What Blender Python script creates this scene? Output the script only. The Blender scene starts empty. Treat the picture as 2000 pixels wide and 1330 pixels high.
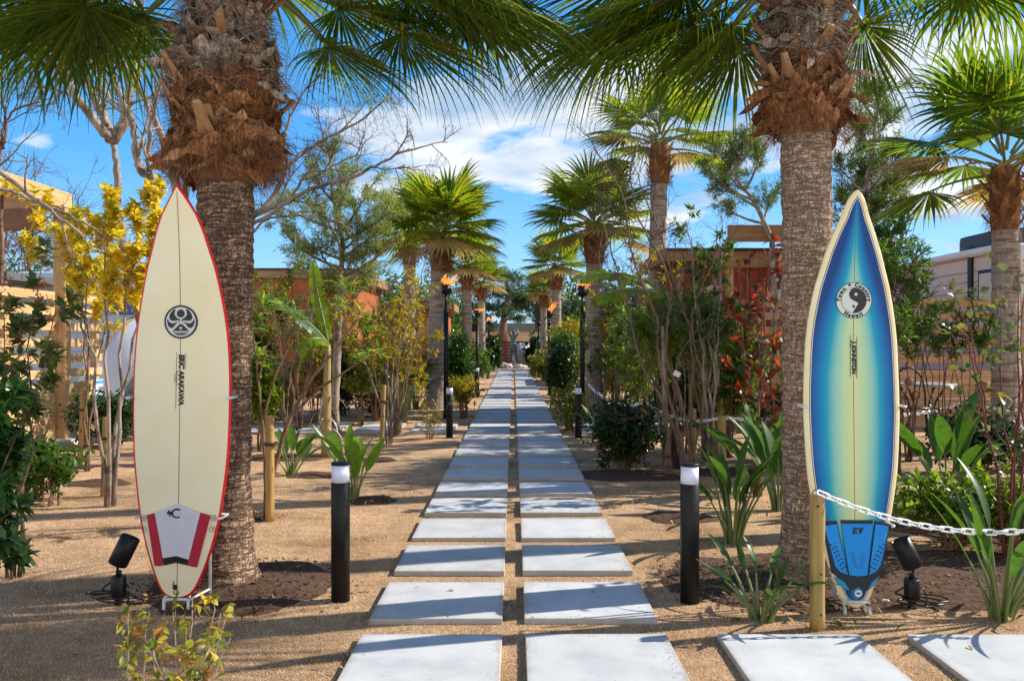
import bpy, bmesh, math, random
from math import sin, cos, pi, sqrt, radians, atan2
from mathutils import Vector as V, Matrix, noise

scene = bpy.context.scene
COL = scene.collection
# ---------------------------------------------------------------- camera, sky, sun, exposure
H, F, VX, VY = 1.28, 1687.0, 1003.0, 668.0        # eye height, focal length and vanishing point measured on the photograph
cd = bpy.data.cameras.new('camera'); cam = bpy.data.objects.new('camera', cd); COL.objects.link(cam)
cam.location = (0, 0, H); cam.rotation_euler = (pi/2, 0, 0)
cd.sensor_width = 36; cd.lens = F/2000*36; cd.shift_x = -0.0015; cd.shift_y = 0.0015
cd.clip_end = 2000; cd.clip_start = 0.05
scene.camera = cam
scene.view_settings.view_transform = 'Standard'; scene.view_settings.look = 'None'
scene.view_settings.gamma = 1; scene.view_settings.exposure = 0.98
SUN_EL, SUN_AZ = radians(35), radians(75)          # azimuth from +Y towards +X

def node(nt, t, loc=None, **kw):
    n = nt.nodes.new(t)
    for k, v in kw.items():
        if k in n.inputs and not hasattr(n, k): n.inputs[k].default_value = v
        else: setattr(n, k, v)
    return n
def ramp(nt, stops, interp='LINEAR'):
    r = nt.nodes.new('ShaderNodeValToRGB'); cr = r.color_ramp; cr.interpolation = interp
    while len(cr.elements) < len(stops): cr.elements.new(0.5)
    for e, (p, c) in zip(cr.elements, stops):
        e.position = p; e.color = (*c, 1) if len(c) == 3 else c
    return r
def math_n(nt, op, a, b=None, clamp=False):
    m = nt.nodes.new('ShaderNodeMath'); m.operation = op; m.use_clamp = clamp
    for i, x in enumerate((a, b)):
        if x is None: continue
        if isinstance(x, (int, float)): m.inputs[i].default_value = x
        else: nt.links.new(x, m.inputs[i])
    return m.outputs[0]
def mixc(nt, fac, a, b, mode='MIX'):
    m = nt.nodes.new('ShaderNodeMix'); m.data_type = 'RGBA'; m.blend_type = mode
    for i, x in ((0, fac), (6, a), (7, b)):
        if isinstance(x, (int, float)): m.inputs[i].default_value = x
        elif isinstance(x, tuple): m.inputs[i].default_value = (*x, 1)
        else: nt.links.new(x, m.inputs[i])
    return m.outputs[2]

w = bpy.data.worlds.new("World"); scene.world = w; w.use_nodes = True
nt = w.node_tree; bg = nt.nodes['Background']; bg.inputs[1].default_value = 0.142
sky = node(nt, 'ShaderNodeTexSky', sky_type='NISHITA', sun_disc=False, sun_elevation=SUN_EL, sun_rotation=SUN_AZ,
           air_density=1.0, dust_density=0.3, ozone_density=2.5)
hsv = node(nt, 'ShaderNodeHueSaturation'); hsv.inputs['Saturation'].default_value = 1.25
nt.links.new(sky.outputs[0], hsv.inputs['Color'])
tc = nt.nodes.new('ShaderNodeTexCoord')
sep = nt.nodes.new('ShaderNodeSeparateXYZ'); nt.links.new(tc.outputs['Generated'], sep.inputs[0])
zz = math_n(nt, 'ADD', math_n(nt, 'MAXIMUM', sep.outputs[2], 0.0), 0.12)
cmb = nt.nodes.new('ShaderNodeCombineXYZ')
nt.links.new(math_n(nt, 'DIVIDE', sep.outputs[0], zz), cmb.inputs[0])
nt.links.new(math_n(nt, 'DIVIDE', sep.outputs[1], zz), cmb.inputs[1])
cn = node(nt, 'ShaderNodeTexNoise'); cn.inputs['Scale'].default_value = 1.5; cn.inputs['Detail'].default_value = 9
cn.inputs['Roughness'].default_value = 0.58; cn.inputs['Distortion'].default_value = 0.25
nt.links.new(cmb.outputs[0], cn.inputs['Vector'])
# where the cloud banks stand in the sky: directions, widths, weights
blobs = [((1000, 265), .16, .060, .42), ((830, 300), .09, .06, .22), ((1230, 160), .20, .07, .36), ((1190, 330), .12, .10, .25), ((730, 325), .055, .035, .42),
         ((1850, 400), .11, .045, .38), ((85, 265), .05, .02, .34), ((640, 60), .12, .08, .08), ((1000, 420), .22, .03, .12), ((1450, 270), .2, .09, .22),
         ((200, 500), .2, .04, .06), ((1650, 200), .12, .06, .2), ((2300, 200), .35, .12, .3), ((-500, 200), .3, .10, .3), ((2900, 400), .3, .08, .3), ((150, 130), .16, .09, -.35), ((330, 480), .10, .05, -.3), ((560, 450), .07, .06, -.2), ((1000, 500), .10, .035, -.15)]
acc = None
for (bx, by), sx, sz, wt in blobs:
    dx, dz = (bx-VX)/F, (VY-by)/F
    qx = math_n(nt, 'DIVIDE', math_n(nt, 'SUBTRACT', math_n(nt, 'DIVIDE', sep.outputs[0], math_n(nt, 'MAXIMUM', sep.outputs[1], 0.2)), dx), sx)
    qz = math_n(nt, 'DIVIDE', math_n(nt, 'SUBTRACT', math_n(nt, 'DIVIDE', sep.outputs[2], math_n(nt, 'MAXIMUM', sep.outputs[1], 0.2)), dz), sz)
    r2 = math_n(nt, 'ADD', math_n(nt, 'MULTIPLY', qx, qx), math_n(nt, 'MULTIPLY', qz, qz))
    g = math_n(nt, 'MULTIPLY', math_n(nt, 'POWER', 2.718, math_n(nt, 'MULTIPLY', r2, -1.0)), wt)
    acc = g if acc is None else math_n(nt, 'ADD', acc, g)
lowsky = math_n(nt, 'SUBTRACT', 1.0, math_n(nt, 'MULTIPLY', math_n(nt, 'SUBTRACT', sep.outputs[2], .40), 5.0, True), True)
back = math_n(nt, 'SUBTRACT', math_n(nt, 'MULTIPLY', math_n(nt, 'LESS_THAN', sep.outputs[1], 0.1), 0.42), math_n(nt, 'MULTIPLY', math_n(nt, 'SUBTRACT', 1.0, lowsky), 0.5))  # added low cloud bank behind the camera, as fill for the boards
cl = math_n(nt, 'ADD', math_n(nt, 'SUBTRACT', math_n(nt, 'MULTIPLY', cn.outputs['Fac'], 1.75), 0.28), math_n(nt, 'ADD', math_n(nt, 'MULTIPLY', math_n(nt, 'MINIMUM', acc, 0.5), 0.85), back))
cr = ramp(nt, [(0.0, (0, 0, 0)), (0.78, (0, 0, 0)), (0.88, (.55, .55, .55)), (0.98, (.94, .94, .94))])
nt.links.new(cl, cr.inputs[0])
cn2 = node(nt, 'ShaderNodeTexNoise'); cn2.inputs['Scale'].default_value = 2.3; cn2.inputs['Detail'].default_value = 6
nt.links.new(cmb.outputs[0], cn2.inputs['Vector'])
cc = ramp(nt, [(0.38, (1.7, 2.3, 3.1)), (0.60, (3.6, 3.7, 3.8))]); nt.links.new(cn2.outputs['Fac'], cc.inputs[0])
gr = ramp(nt, [(0.0, (.40, .68, 1.0)), (0.07, (.25, .58, 1.0)), (0.2, (.07, .40, .92)), (0.45, (.035, .24, .66)), (1.0, (.02, .14, .45))]); nt.links.new(sep.outputs[2], gr.inputs[0])
grs = mixc(nt, 1.0, gr.outputs[0], (4.0, 4.0, 4.0), 'MULTIPLY')
cloudc = mixc(nt, math_n(nt, 'LESS_THAN', sep.outputs[1], 0.1), cc.outputs[0], (6.0, 5.7, 5.2))  # unseen clouds behind the camera are set brighter for fill
nt.links.new(mixc(nt, cr.outputs[0], mixc(nt, 0.8, hsv.outputs[0], grs), cloudc), bg.inputs[0])

sl = bpy.data.lights.new('sun', 'SUN'); sl.energy = 3.9; sl.angle = radians(0.5); sl.color = (1, .93, .82)
so = bpy.data.objects.new('sun', sl); COL.objects.link(so)
sdir = V((cos(SUN_EL)*sin(SUN_AZ), cos(SUN_EL)*cos(SUN_AZ), sin(SUN_EL)))
so.rotation_euler = sdir.to_track_quat('Z', 'Y').to_euler(); so.location = (20, 5, 20)

# ---------------------------------------------------------------- pixel helpers (positions read off the photograph, built at real depth)
def GD(py): return H*F/(py-VY)
def X(px, d): return (px-VX)*d/F
def Z(py, d): return H-(py-VY)*d/F
def PT(px, py, d): return V((X(px, d), d, Z(py, d)))

# ---------------------------------------------------------------- mesh builder
class MB:
    def __init__(s): s.v = []; s.f = []; s.m = []; s.sm = []
    def add(s, vs, fs, mat=0, smooth=False):
        o = len(s.v); s.v.extend(vs)
        for f in fs: s.f.append(tuple(i+o for i in f)); s.m.append(mat); s.sm.append(smooth)
    def box(s, c, size, rz=0, mat=0, rot=None, bev=0):
        hx, hy, hz = size[0]/2, size[1]/2, size[2]/2
        R = rot if rot else Matrix.Rotation(rz, 3, 'Z'); c = V(c)
        if bev <= 0:
            p = [V((x, y, z)) for z in (-hz, hz) for y in (-hy, hy) for x in (-hx, hx)]
            fs = [(0, 2, 3, 1), (4, 5, 7, 6), (0, 1, 5, 4), (2, 6, 7, 3), (0, 4, 6, 2), (1, 3, 7, 5)]
            s.add([R@q+c for q in p], fs, mat)
        else:
            bm = bmesh.new(); bmesh.ops.create_cube(bm, size=1)
            for v_ in bm.verts: v_.co = V((v_.co.x*hx*2, v_.co.y*hy*2, v_.co.z*hz*2))
            bmesh.ops.bevel(bm, geom=bm.edges[:], offset=bev, segments=2, affect='EDGES', profile=.6)
            bm.verts.index_update()
            s.add([R@v_.co+c for v_ in bm.verts], [tuple(v_.index for v_ in f.verts) for f in bm.faces], mat); bm.free()
    def tube(s, path, rad, n=8, mat=0, cap=True, smooth=True, wob=0):
        path = [V(p) for p in path]; k = len(path)
        if not hasattr(rad, '__len__'): rad = [rad]*k
        vs = []; prev = None
        for i, p in enumerate(path):
            t = (path[min(i+1, k-1)]-path[max(i-1, 0)])
            if t.length < 1e-9: t = V((0, 0, 1))
            t.normalize()
            if prev is None:
                a = V((1, 0, 0)) if abs(t.x) < .8 else V((0, 1, 0)); u = t.cross(a).normalized()
            else: u = (prev-t*prev.dot(t)).normalized()
            prev = u; w_ = t.cross(u)
            for j in range(n):
                an = 2*pi*j/n; r = rad[i]
                if wob: r *= 1+wob*noise.noise(V((p.x*9+j*1.7, p.y*9, p.z*9)))
                vs.append(p+(u*cos(an)+w_*sin(an))*r)
        fs = [(i*n+j, i*n+(j+1) % n, (i+1)*n+(j+1) % n, (i+1)*n+j) for i in range(k-1) for j in range(n)]
        s.add(vs, fs, mat, smooth)
        if cap:
            o = len(s.v)-k*n
            s.f.append(tuple(o+n-1-j for j in range(n))); s.m.append(mat); s.sm.append(False)
            s.f.append(tuple(o+(k-1)*n+j for j in range(n))); s.m.append(mat); s.sm.append(False)
    def lathe(s, prof, c=(0, 0, 0), n=24, mat=0, smooth=True, M=None):
        c = V(c); vs = []
        for r, z in prof:
            for j in range(n):
                q = V((r*cos(2*pi*j/n), r*sin(2*pi*j/n), z)); vs.append((M@q if M else q)+c)
        k = len(prof)
        fs = [(i*n+j, i*n+(j+1) % n, (i+1)*n+(j+1) % n, (i+1)*n+j) for i in range(k-1) for j in range(n)]
        s.add(vs, fs, mat, smooth)
        o = len(s.v)-k*n
        s.f.append(tuple(o+n-1-j for j in range(n))); s.m.append(mat); s.sm.append(False)
        s.f.append(tuple(o+(k-1)*n+j for j in range(n))); s.m.append(mat); s.sm.append(False)
    def leaf(s, p, d, up, L, W, fold=.25, curl=.25, mat=0, n=3, wid=None):
        """one blade: midrib path with two half blades"""
        d = d.normalized(); sd = d.cross(up)
        if sd.length < 1e-4: sd = d.cross(V((1, 0, 0)))
        sd.normalize(); nn = sd.cross(d)
        vs = []; q = p.copy(); dd = d.copy()
        if n == 1:
            m_ = p+d*(L*.5)-nn*(curl*L*.1); s.add([p.copy(), m_+sd*W*.5, p+d*L-nn*(curl*L*.3), m_-sd*W*.5], [(0, 1, 2, 3)], mat, True); return
        prof = (0.12, 1.0, .72, 0.0) if (n == 3 and wid is None) else None
        for i in range(n+1):
            t = i/n
            ww = (prof[i] if prof else (sin(pi*min(1, .06+t*.94))**.75 if wid is None else wid(t)))*W*.5
            vs += [q+sd*ww+nn*ww*fold, q.copy(), q-sd*ww+nn*ww*fold]
            dd = (dd-nn*curl/n*1.2).normalized(); q = q+dd*(L/n)
        fs = []
        for i in range(n):
            a = i*3; fs += [(a, a+1, a+4, a+3), (a+1, a+2, a+5, a+4)]
        s.add(vs, fs, mat, True)
    def obj(s, name, mats, parent=None, loc=(0, 0, 0), recalc=False):
        me = bpy.data.meshes.new(name); me.from_pydata([tuple(a) for a in s.v], [], s.f)
        if not isinstance(mats, (list, tuple)): mats = [mats]
        for m in mats: me.materials.append(m)
        me.polygons.foreach_set('material_index', s.m); me.polygons.foreach_set('use_smooth', s.sm); me.update()
        if recalc:
            bm = bmesh.new(); bm.from_mesh(me); bmesh.ops.recalc_face_normals(bm, faces=bm.faces[:]); bm.to_mesh(me); bm.free()
        o = bpy.data.objects.new(name, me); COL.objects.link(o); o.location = loc
        if parent: o.parent = parent
        return o
def tag(o, label=None, cat=None, group=None, kind=None):
    if label: o['label'] = label
    if cat: o['category'] = cat
    if group: o['group'] = group
    if kind: o['kind'] = kind
    return o
def thing(name, label, cat, loc=(0, 0, 0), rz=0, group=None):
    o = bpy.data.objects.new(name, None); COL.objects.link(o); o.empty_display_size = .1
    o.location = loc; o.rotation_euler = (0, 0, rz); return tag(o, label, cat, group)
def kids(o): return [c for c in bpy.data.objects if c.parent == o]
def dup(src, loc, rz=0, scale=1, label=None, group=None):
    def rec(o, par):
        c = o.copy(); COL.objects.link(c); c.parent = par
        for ch in kids(o): rec(ch, c)
        return c
    r = rec(src, None); r.location = loc; r.rotation_euler = (0, 0, rz); r.scale = (scale,)*3
    if label: r['label'] = label
    if group: r['group'] = group
    return r

# ---------------------------------------------------------------- materials
def mat(name, col=(.5, .5, .5), rough=.6, metal=0, spec=.5, bump=None, var=None, coat=0, sheen=0):
    """bump=(scale, strength, stretch xyz); var=(scale, second colour, amount, stretch)"""
    m = bpy.data.materials.new(name); m.use_nodes = True; nt = m.node_tree; b = nt.nodes['Principled BSDF']
    b.inputs['Base Color'].default_value = (*col, 1); b.inputs['Roughness'].default_value = rough
    b.inputs['Metallic'].default_value = metal; b.inputs['Specular IOR Level'].default_value = spec
    b.inputs['Coat Weight'].default_value = coat; b.inputs['Coat Roughness'].default_value = .08
    if bump or var: tcn = nt.nodes.new('ShaderNodeTexCoord')
    def nz(sc, st):
        mp = nt.nodes.new('ShaderNodeMapping'); mp.inputs['Scale'].default_value = st
        nt.links.new(tcn.outputs['Object'], mp.inputs[0])
        n = nt.nodes.new('ShaderNodeTexNoise'); n.inputs['Scale'].default_value = sc; n.inputs['Detail'].default_value = 6; n.inputs['Roughness'].default_value = .6
        nt.links.new(mp.outputs[0], n.inputs['Vector']); return n.outputs['Fac']
    if var:
        sc, c2, am, st = var; r = ramp(nt, [(.36, (0, 0, 0)), (.66, (am, am, am))]); nt.links.new(nz(sc, st), r.inputs[0])
        nt.links.new(mixc(nt, r.outputs[0], col, c2), b.inputs['Base Color'])
    if bump:
        sc, stg, st = bump; bn = nt.nodes.new('ShaderNodeBump'); bn.inputs['Strength'].default_value = stg; bn.inputs['Distance'].default_value = .01
        nt.links.new(nz(sc, st), bn.inputs['Height']); nt.links.new(bn.outputs[0], b.inputs['Normal'])
    return m
def leafmat(name, cols, trans=.38, rough=.42, tint=(1.25, 1.3, .6), spec=.3):
    m = bpy.data.materials.new(name); m.use_nodes = True; nt = m.node_tree; b = nt.nodes['Principled BSDF']; out = nt.nodes['Material Output']
    g = nt.nodes.new('ShaderNodeNewGeometry')
    k = len(cols); r = ramp(nt, [(i/max(1, k-1), c) for i, c in enumerate(cols)]); nt.links.new(g.outputs['Random Per Island'], r.inputs[0])
    b.inputs['Roughness'].default_value = rough; b.inputs['Specular IOR Level'].default_value = spec
    nt.links.new(r.outputs[0], b.inputs['Base Color'])
    tcl = nt.nodes.new('ShaderNodeTexCoord'); nl = nt.nodes.new('ShaderNodeTexNoise'); nl.inputs['Scale'].default_value = 24; nl.inputs['Detail'].default_value = 4; nl.inputs['Roughness'].default_value = .7
    nt.links.new(tcl.outputs['Object'], nl.inputs['Vector']); rl = ramp(nt, [(.30, (.55, .58, .55)), (.5, (1, 1, 1)), (.66, (1.15, 1.12, 1.0)), (.74, (1.7, 1.25, .9))]); nt.links.new(nl.outputs['Fac'], rl.inputs[0])
    leafc = mixc(nt, 1.0, r.outputs[0], rl.outputs[0], 'MULTIPLY'); nt.links.new(leafc, b.inputs['Base Color'])
    tr = nt.nodes.new('ShaderNodeBsdfTranslucent'); nt.links.new(mixc(nt, 1.0, leafc, tuple(2.0*t for t in tint), 'MULTIPLY'), tr.inputs[0])
    mx = nt.nodes.new('ShaderNodeMixShader'); mx.inputs[0].default_value = trans
    nt.links.new(b.outputs[0], mx.inputs[1]); nt.links.new(tr.outputs[0], mx.inputs[2]); nt.links.new(mx.outputs[0], out.inputs[0])
    return m
def fibremat(name, cols):
    m = bpy.data.materials.new(name); m.use_nodes = True; nt = m.node_tree; b = nt.nodes['Principled BSDF']; b.inputs['Roughness'].default_value = .85; b.inputs['Specular IOR Level'].default_value = .12
    g = nt.nodes.new('ShaderNodeNewGeometry'); tcn = nt.nodes.new('ShaderNodeTexCoord')
    r = ramp(nt, [(i/(len(cols)-1), c) for i, c in enumerate(cols)]); nt.links.new(g.outputs['Random Per Island'], r.inputs[0])
    outs = []
    for st, rot in (((150, 150, 22), .5), ((130, 130, 18), -.55), ((16, 16, 30), 0)):
        mp = nt.nodes.new('ShaderNodeMapping'); mp.inputs['Scale'].default_value = st; mp.inputs['Rotation'].default_value = (0, rot, 0); nt.links.new(tcn.outputs['Object'], mp.inputs[0])
        n = nt.nodes.new('ShaderNodeTexNoise'); n.inputs['Scale'].default_value = .5; n.inputs['Detail'].default_value = 5; n.inputs['Roughness'].default_value = .7; n.inputs['Distortion'].default_value = .5
        nt.links.new(mp.outputs[0], n.inputs['Vector']); outs.append(n.outputs['Fac'])
    s = math_n(nt, 'ADD', math_n(nt, 'MULTIPLY', outs[0], .5), math_n(nt, 'MULTIPLY', outs[1], .5))
    k = ramp(nt, [(.36, (.22, .17, .14)), (.50, (.85, .82, .8)), (.62, (1.7, 1.65, 1.6))]); nt.links.new(s, k.inputs[0])
    k2 = ramp(nt, [(.35, (.55, .5, .45)), (.62, (1.15, 1.15, 1.15))]); nt.links.new(outs[2], k2.inputs[0])
    nt.links.new(mixc(nt, 1, mixc(nt, 1, r.outputs[0], k.outputs[0], 'MULTIPLY'), k2.outputs[0], 'MULTIPLY'), b.inputs['Base Color'])
    bn = nt.nodes.new('ShaderNodeBump'); bn.inputs['Strength'].default_value = 1; bn.inputs['Distance'].default_value = .012; nt.links.new(s, bn.inputs['Height']); nt.links.new(bn.outputs[0], b.inputs['Normal'])
    return m
def bark(name, c1, c2, hs=(3, 3, 30), vs=(26, 26, 3), bump=1.0, c3=None):
    m = bpy.data.materials.new(name); m.use_nodes = True; nt = m.node_tree; b = nt.nodes['Principled BSDF']; b.inputs['Roughness'].default_value = .9
    b.inputs['Specular IOR Level'].default_value = .15
    tcn = nt.nodes.new('ShaderNodeTexCoord')
    def nz(st, sc=1, det=7, kind='N'):
        mp = nt.nodes.new('ShaderNodeMapping'); mp.inputs['Scale'].default_value = st; nt.links.new(tcn.outputs['Object'], mp.inputs[0])
        n = nt.nodes.new('ShaderNodeTexNoise'); n.inputs['Scale'].default_value = sc; n.inputs['Detail'].default_value = det; n.inputs['Roughness'].default_value = .65
        nt.links.new(mp.outputs[0], n.inputs['Vector']); return n.outputs['Fac']
    h = nz(hs); v = nz(vs); big = nz((2, 2, 2))
    hh = ramp(nt, [(.38, (0, 0, 0)), (.5, (1, 1, 1))]); nt.links.new(h, hh.inputs[0])
    vv = ramp(nt, [(.36, (0, 0, 0)), (.48, (1, 1, 1))]); nt.links.new(v, vv.inputs[0])
    hm = math_n(nt, 'MULTIPLY', hh.outputs[0], math_n(nt, 'ADD', math_n(nt, 'MULTIPLY', vv.outputs[0], .6), .4))
    cc = mixc(nt, big, c1, c3 or tuple(min(1, x*1.5) for x in c1)); cc = mixc(nt, hm, c2, cc)
    nt.links.new(cc, b.inputs['Base Color'])
    bn = nt.nodes.new('ShaderNodeBump'); bn.inputs['Strength'].default_value = bump; bn.inputs['Distance'].default_value = .015
    nt.links.new(hm, bn.inputs['Height']); nt.links.new(bn.outputs[0], b.inputs['Normal'])
    return m
def crackbark(name, c1, c3, crack, cell, bump=1.0, mix=.8, green=0):
    m = bpy.data.materials.new(name); m.use_nodes = True; nt = m.node_tree; b = nt.nodes['Principled BSDF']; b.inputs['Roughness'].default_value = .95; b.inputs['Specular IOR Level'].default_value = .1
    tcn = nt.nodes.new('ShaderNodeTexCoord')
    def nz(st, det=6, ro=.65):
        mp = nt.nodes.new('ShaderNodeMapping'); mp.inputs['Scale'].default_value = st; nt.links.new(tcn.outputs['Object'], mp.inputs[0])
        n = nt.nodes.new('ShaderNodeTexNoise'); n.inputs['Scale'].default_value = 1; n.inputs['Detail'].default_value = det; n.inputs['Roughness'].default_value = ro; nt.links.new(mp.outputs[0], n.inputs['Vector']); return n
    dn = nz((9, 9, 9), 4); dv = nt.nodes.new('ShaderNodeVectorMath'); dv.operation = 'SCALE'; dv.inputs[3].default_value = .050; nt.links.new(dn.outputs['Color'], dv.inputs[0])
    ad = nt.nodes.new('ShaderNodeVectorMath'); ad.operation = 'ADD'; nt.links.new(tcn.outputs['Object'], ad.inputs[0]); nt.links.new(dv.outputs[0], ad.inputs[1])
    hs, hw_, vs_, vw_ = cell
    def lines(st, width, dark):
        n = nz(st, 5, .6); q = math_n(nt, 'ABSOLUTE', math_n(nt, 'SUBTRACT', n.outputs['Fac'], .5)); r = ramp(nt, [(0, (dark,)*3), (width*.45, (dark+.25*(1-dark),)*3), (width, (1, 1, 1))]); nt.links.new(q, r.inputs[0]); return r.outputs[0]
    l1 = lines((hs*.13, hs*.13, hs), hw_, 0.0); l2 = lines((hs*.22, hs*.22, hs*1.9), hw_*.8, .35); l3 = lines((vs_, vs_, vs_*.22), vw_, .25)
    ckv = math_n(nt, 'MULTIPLY', math_n(nt, 'MULTIPLY', l1, l2), l3)
    sx = nt.nodes.new('ShaderNodeSeparateXYZ'); nt.links.new(ad.outputs[0], sx.inputs[0])
    ring = math_n(nt, 'ADD', math_n(nt, 'MULTIPLY', math_n(nt, 'SINE', math_n(nt, 'MULTIPLY', sx.outputs[2], 2*pi/.033)), .5), .5)      # leaf scar rings
    rk = ramp(nt, [(.0, (.35, .35, .35)), (.22, (1, 1, 1))]); nt.links.new(math_n(nt, 'ADD', ring, math_n(nt, 'MULTIPLY', math_n(nt, 'SUBTRACT', nz((7, 7, 16)).outputs['Fac'], .42), 1.6)), rk.inputs[0])
    fn = nz((60, 60, 120), 4, .75); fr = ramp(nt, [(.3, (.62, .6, .58)), (.68, (1.22, 1.2, 1.18))]); nt.links.new(fn.outputs['Fac'], fr.inputs[0])
    big = nz((3, 3, 5), 5); base = mixc(nt, big.outputs['Fac'], c1, c3)
    cv = ramp(nt, [(.3, (.72, .70, .68)), (.7, (1.2, 1.2, 1.2))]); nt.links.new(nz((8, 8, 34), 4).outputs['Fac'], cv.inputs[0])
    hmul = math_n(nt, 'MULTIPLY', rk.outputs[0], math_n(nt, 'ADD', math_n(nt, 'MULTIPLY', ckv, mix), 1-mix))
    c = mixc(nt, 1, mixc(nt, 1, base, fr.outputs[0], 'MULTIPLY'), cv.outputs[0], 'MULTIPLY')
    nt.links.new(mixc(nt, hmul, crack, c), b.inputs['Base Color'])
    bn = nt.nodes.new('ShaderNodeBump'); bn.inputs['Strength'].default_value = bump; bn.inputs['Distance'].default_value = .014
    nt.links.new(math_n(nt, 'ADD', hmul, math_n(nt, 'MULTIPLY', fn.outputs['Fac'], .35)), bn.inputs['Height']); nt.links.new(bn.outputs[0], b.inputs['Normal'])
    return m
def wood(name, c1, c2, axis='X', rough=.65, rnd=True):
    m = bpy.data.materials.new(name); m.use_nodes = True; nt = m.node_tree; b = nt.nodes['Principled BSDF']; b.inputs['Roughness'].default_value = rough
    b.inputs['Specular IOR Level'].default_value = .25
    tcn = nt.nodes.new('ShaderNodeTexCoord'); mp = nt.nodes.new('ShaderNodeMapping')
    st = {'X': (1.5, 22, 22), 'Y': (22, 1.5, 22), 'Z': (22, 22, 1.5)}[axis]; mp.inputs['Scale'].default_value = st
    nt.links.new(tcn.outputs['Object'], mp.inputs[0])
    n = nt.nodes.new('ShaderNodeTexNoise'); n.inputs['Scale'].default_value = 1; n.inputs['Detail'].default_value = 5; n.inputs['Distortion'].default_value = .6
    nt.links.new(mp.outputs[0], n.inputs['Vector'])
    r = ramp(nt, [(.3, c2), (.6, c1), (.8, tuple(min(1, x*1.15) for x in c1))]); nt.links.new(n.outputs['Fac'], r.inputs[0])
    vo = nt.nodes.new('ShaderNodeTexVoronoi'); vo.inputs['Scale'].default_value = 1
    mp2 = nt.nodes.new('ShaderNodeMapping'); mp2.inputs['Scale'].default_value = {'X': (2.2, 6, 6), 'Y': (6, 2.2, 6), 'Z': (9, 9, 3)}[axis]
    nt.links.new(tcn.outputs['Object'], mp2.inputs[0]); nt.links.new(mp2.outputs[0], vo.inputs['Vector'])
    kn = ramp(nt, [(.05, (1, 1, 1)), (.11, (0, 0, 0))]); nt.links.new(vo.outputs['Distance'], kn.inputs[0])
    gi = nt.nodes.new('ShaderNodeNewGeometry')
    base = mixc(nt, math_n(nt, 'MULTIPLY', kn.outputs[0], .8), r.outputs[0], tuple(x*.35 for x in c2))
    vr = ramp(nt, [(0, (.8, .8, .8)), (1, (1.1, 1.1, 1.1))]); nt.links.new(gi.outputs['Random Per Island'], vr.inputs[0])
    nt.links.new(mixc(nt, 1.0, base, vr.outputs[0], 'MULTIPLY') if rnd else base, b.inputs['Base Color'])
    bn = nt.nodes.new('ShaderNodeBump'); bn.inputs['Strength'].default_value = .25; bn.inputs['Distance'].default_value = .004
    nt.links.new(n.outputs['Fac'], bn.inputs['Height']); nt.links.new(bn.outputs[0], b.inputs['Normal'])
    return m

# ground: dry zoysia turf over sandy soil
gm = bpy.data.materials.new('dry_turf'); gm.use_nodes = True; nt = gm.node_tree; b = nt.nodes['Principled BSDF']; b.inputs['Roughness'].default_value = 1; b.inputs['Specular IOR Level'].default_value = .05
tcn = nt.nodes.new('ShaderNodeTexCoord')
def nzz(sc, det=6, ro=.6, st=(1, 1, 1)):
    mp = nt.nodes.new('ShaderNodeMapping'); mp.inputs['Scale'].default_value = st; nt.links.new(tcn.outputs['Object'], mp.inputs[0])
    n = nt.nodes.new('ShaderNodeTexNoise'); n.inputs['Scale'].default_value = sc; n.inputs['Detail'].default_value = det; n.inputs['Roughness'].default_value = ro
    nt.links.new(mp.outputs[0], n.inputs['Vector']); return n.outputs['Fac']
f1 = nzz(95, 4, .8); f2 = nzz(1.3, 5); f3 = nzz(9, 5)
r1 = ramp(nt, [(.30, (.24, .135, .075)), (.48, (.52, .335, .195)), (.66, (.78, .58, .38))]); nt.links.new(f1, r1.inputs[0])
r2 = ramp(nt, [(.34, (.62, .56, .50)), (.46, (.95, .92, .89)), (.66, (1.18, 1.16, 1.14))]); nt.links.new(f2, r2.inputs[0])
r3 = ramp(nt, [(.3, (.8, .78, .74)), (.6, (1.05, 1.05, 1.05))]); nt.links.new(f3, r3.inputs[0])
gc = mixc(nt, 1, mixc(nt, 1, r1.outputs[0], r2.outputs[0], 'MULTIPLY'), r3.outputs[0], 'MULTIPLY')
nt.links.new(gc, b.inputs['Base Color'])
bn = nt.nodes.new('ShaderNodeBump'); bn.inputs['Strength'].default_value = .9; bn.inputs['Distance'].default_value = .02
nt.links.new(math_n(nt, 'ADD', math_n(nt, 'ADD', f1, math_n(nt, 'MULTIPLY', f3, .9)), math_n(nt, 'MULTIPLY', nzz(3.2, 3), 2.2)), bn.inputs['Height']); nt.links.new(bn.outputs[0], b.inputs['Normal'])

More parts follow.
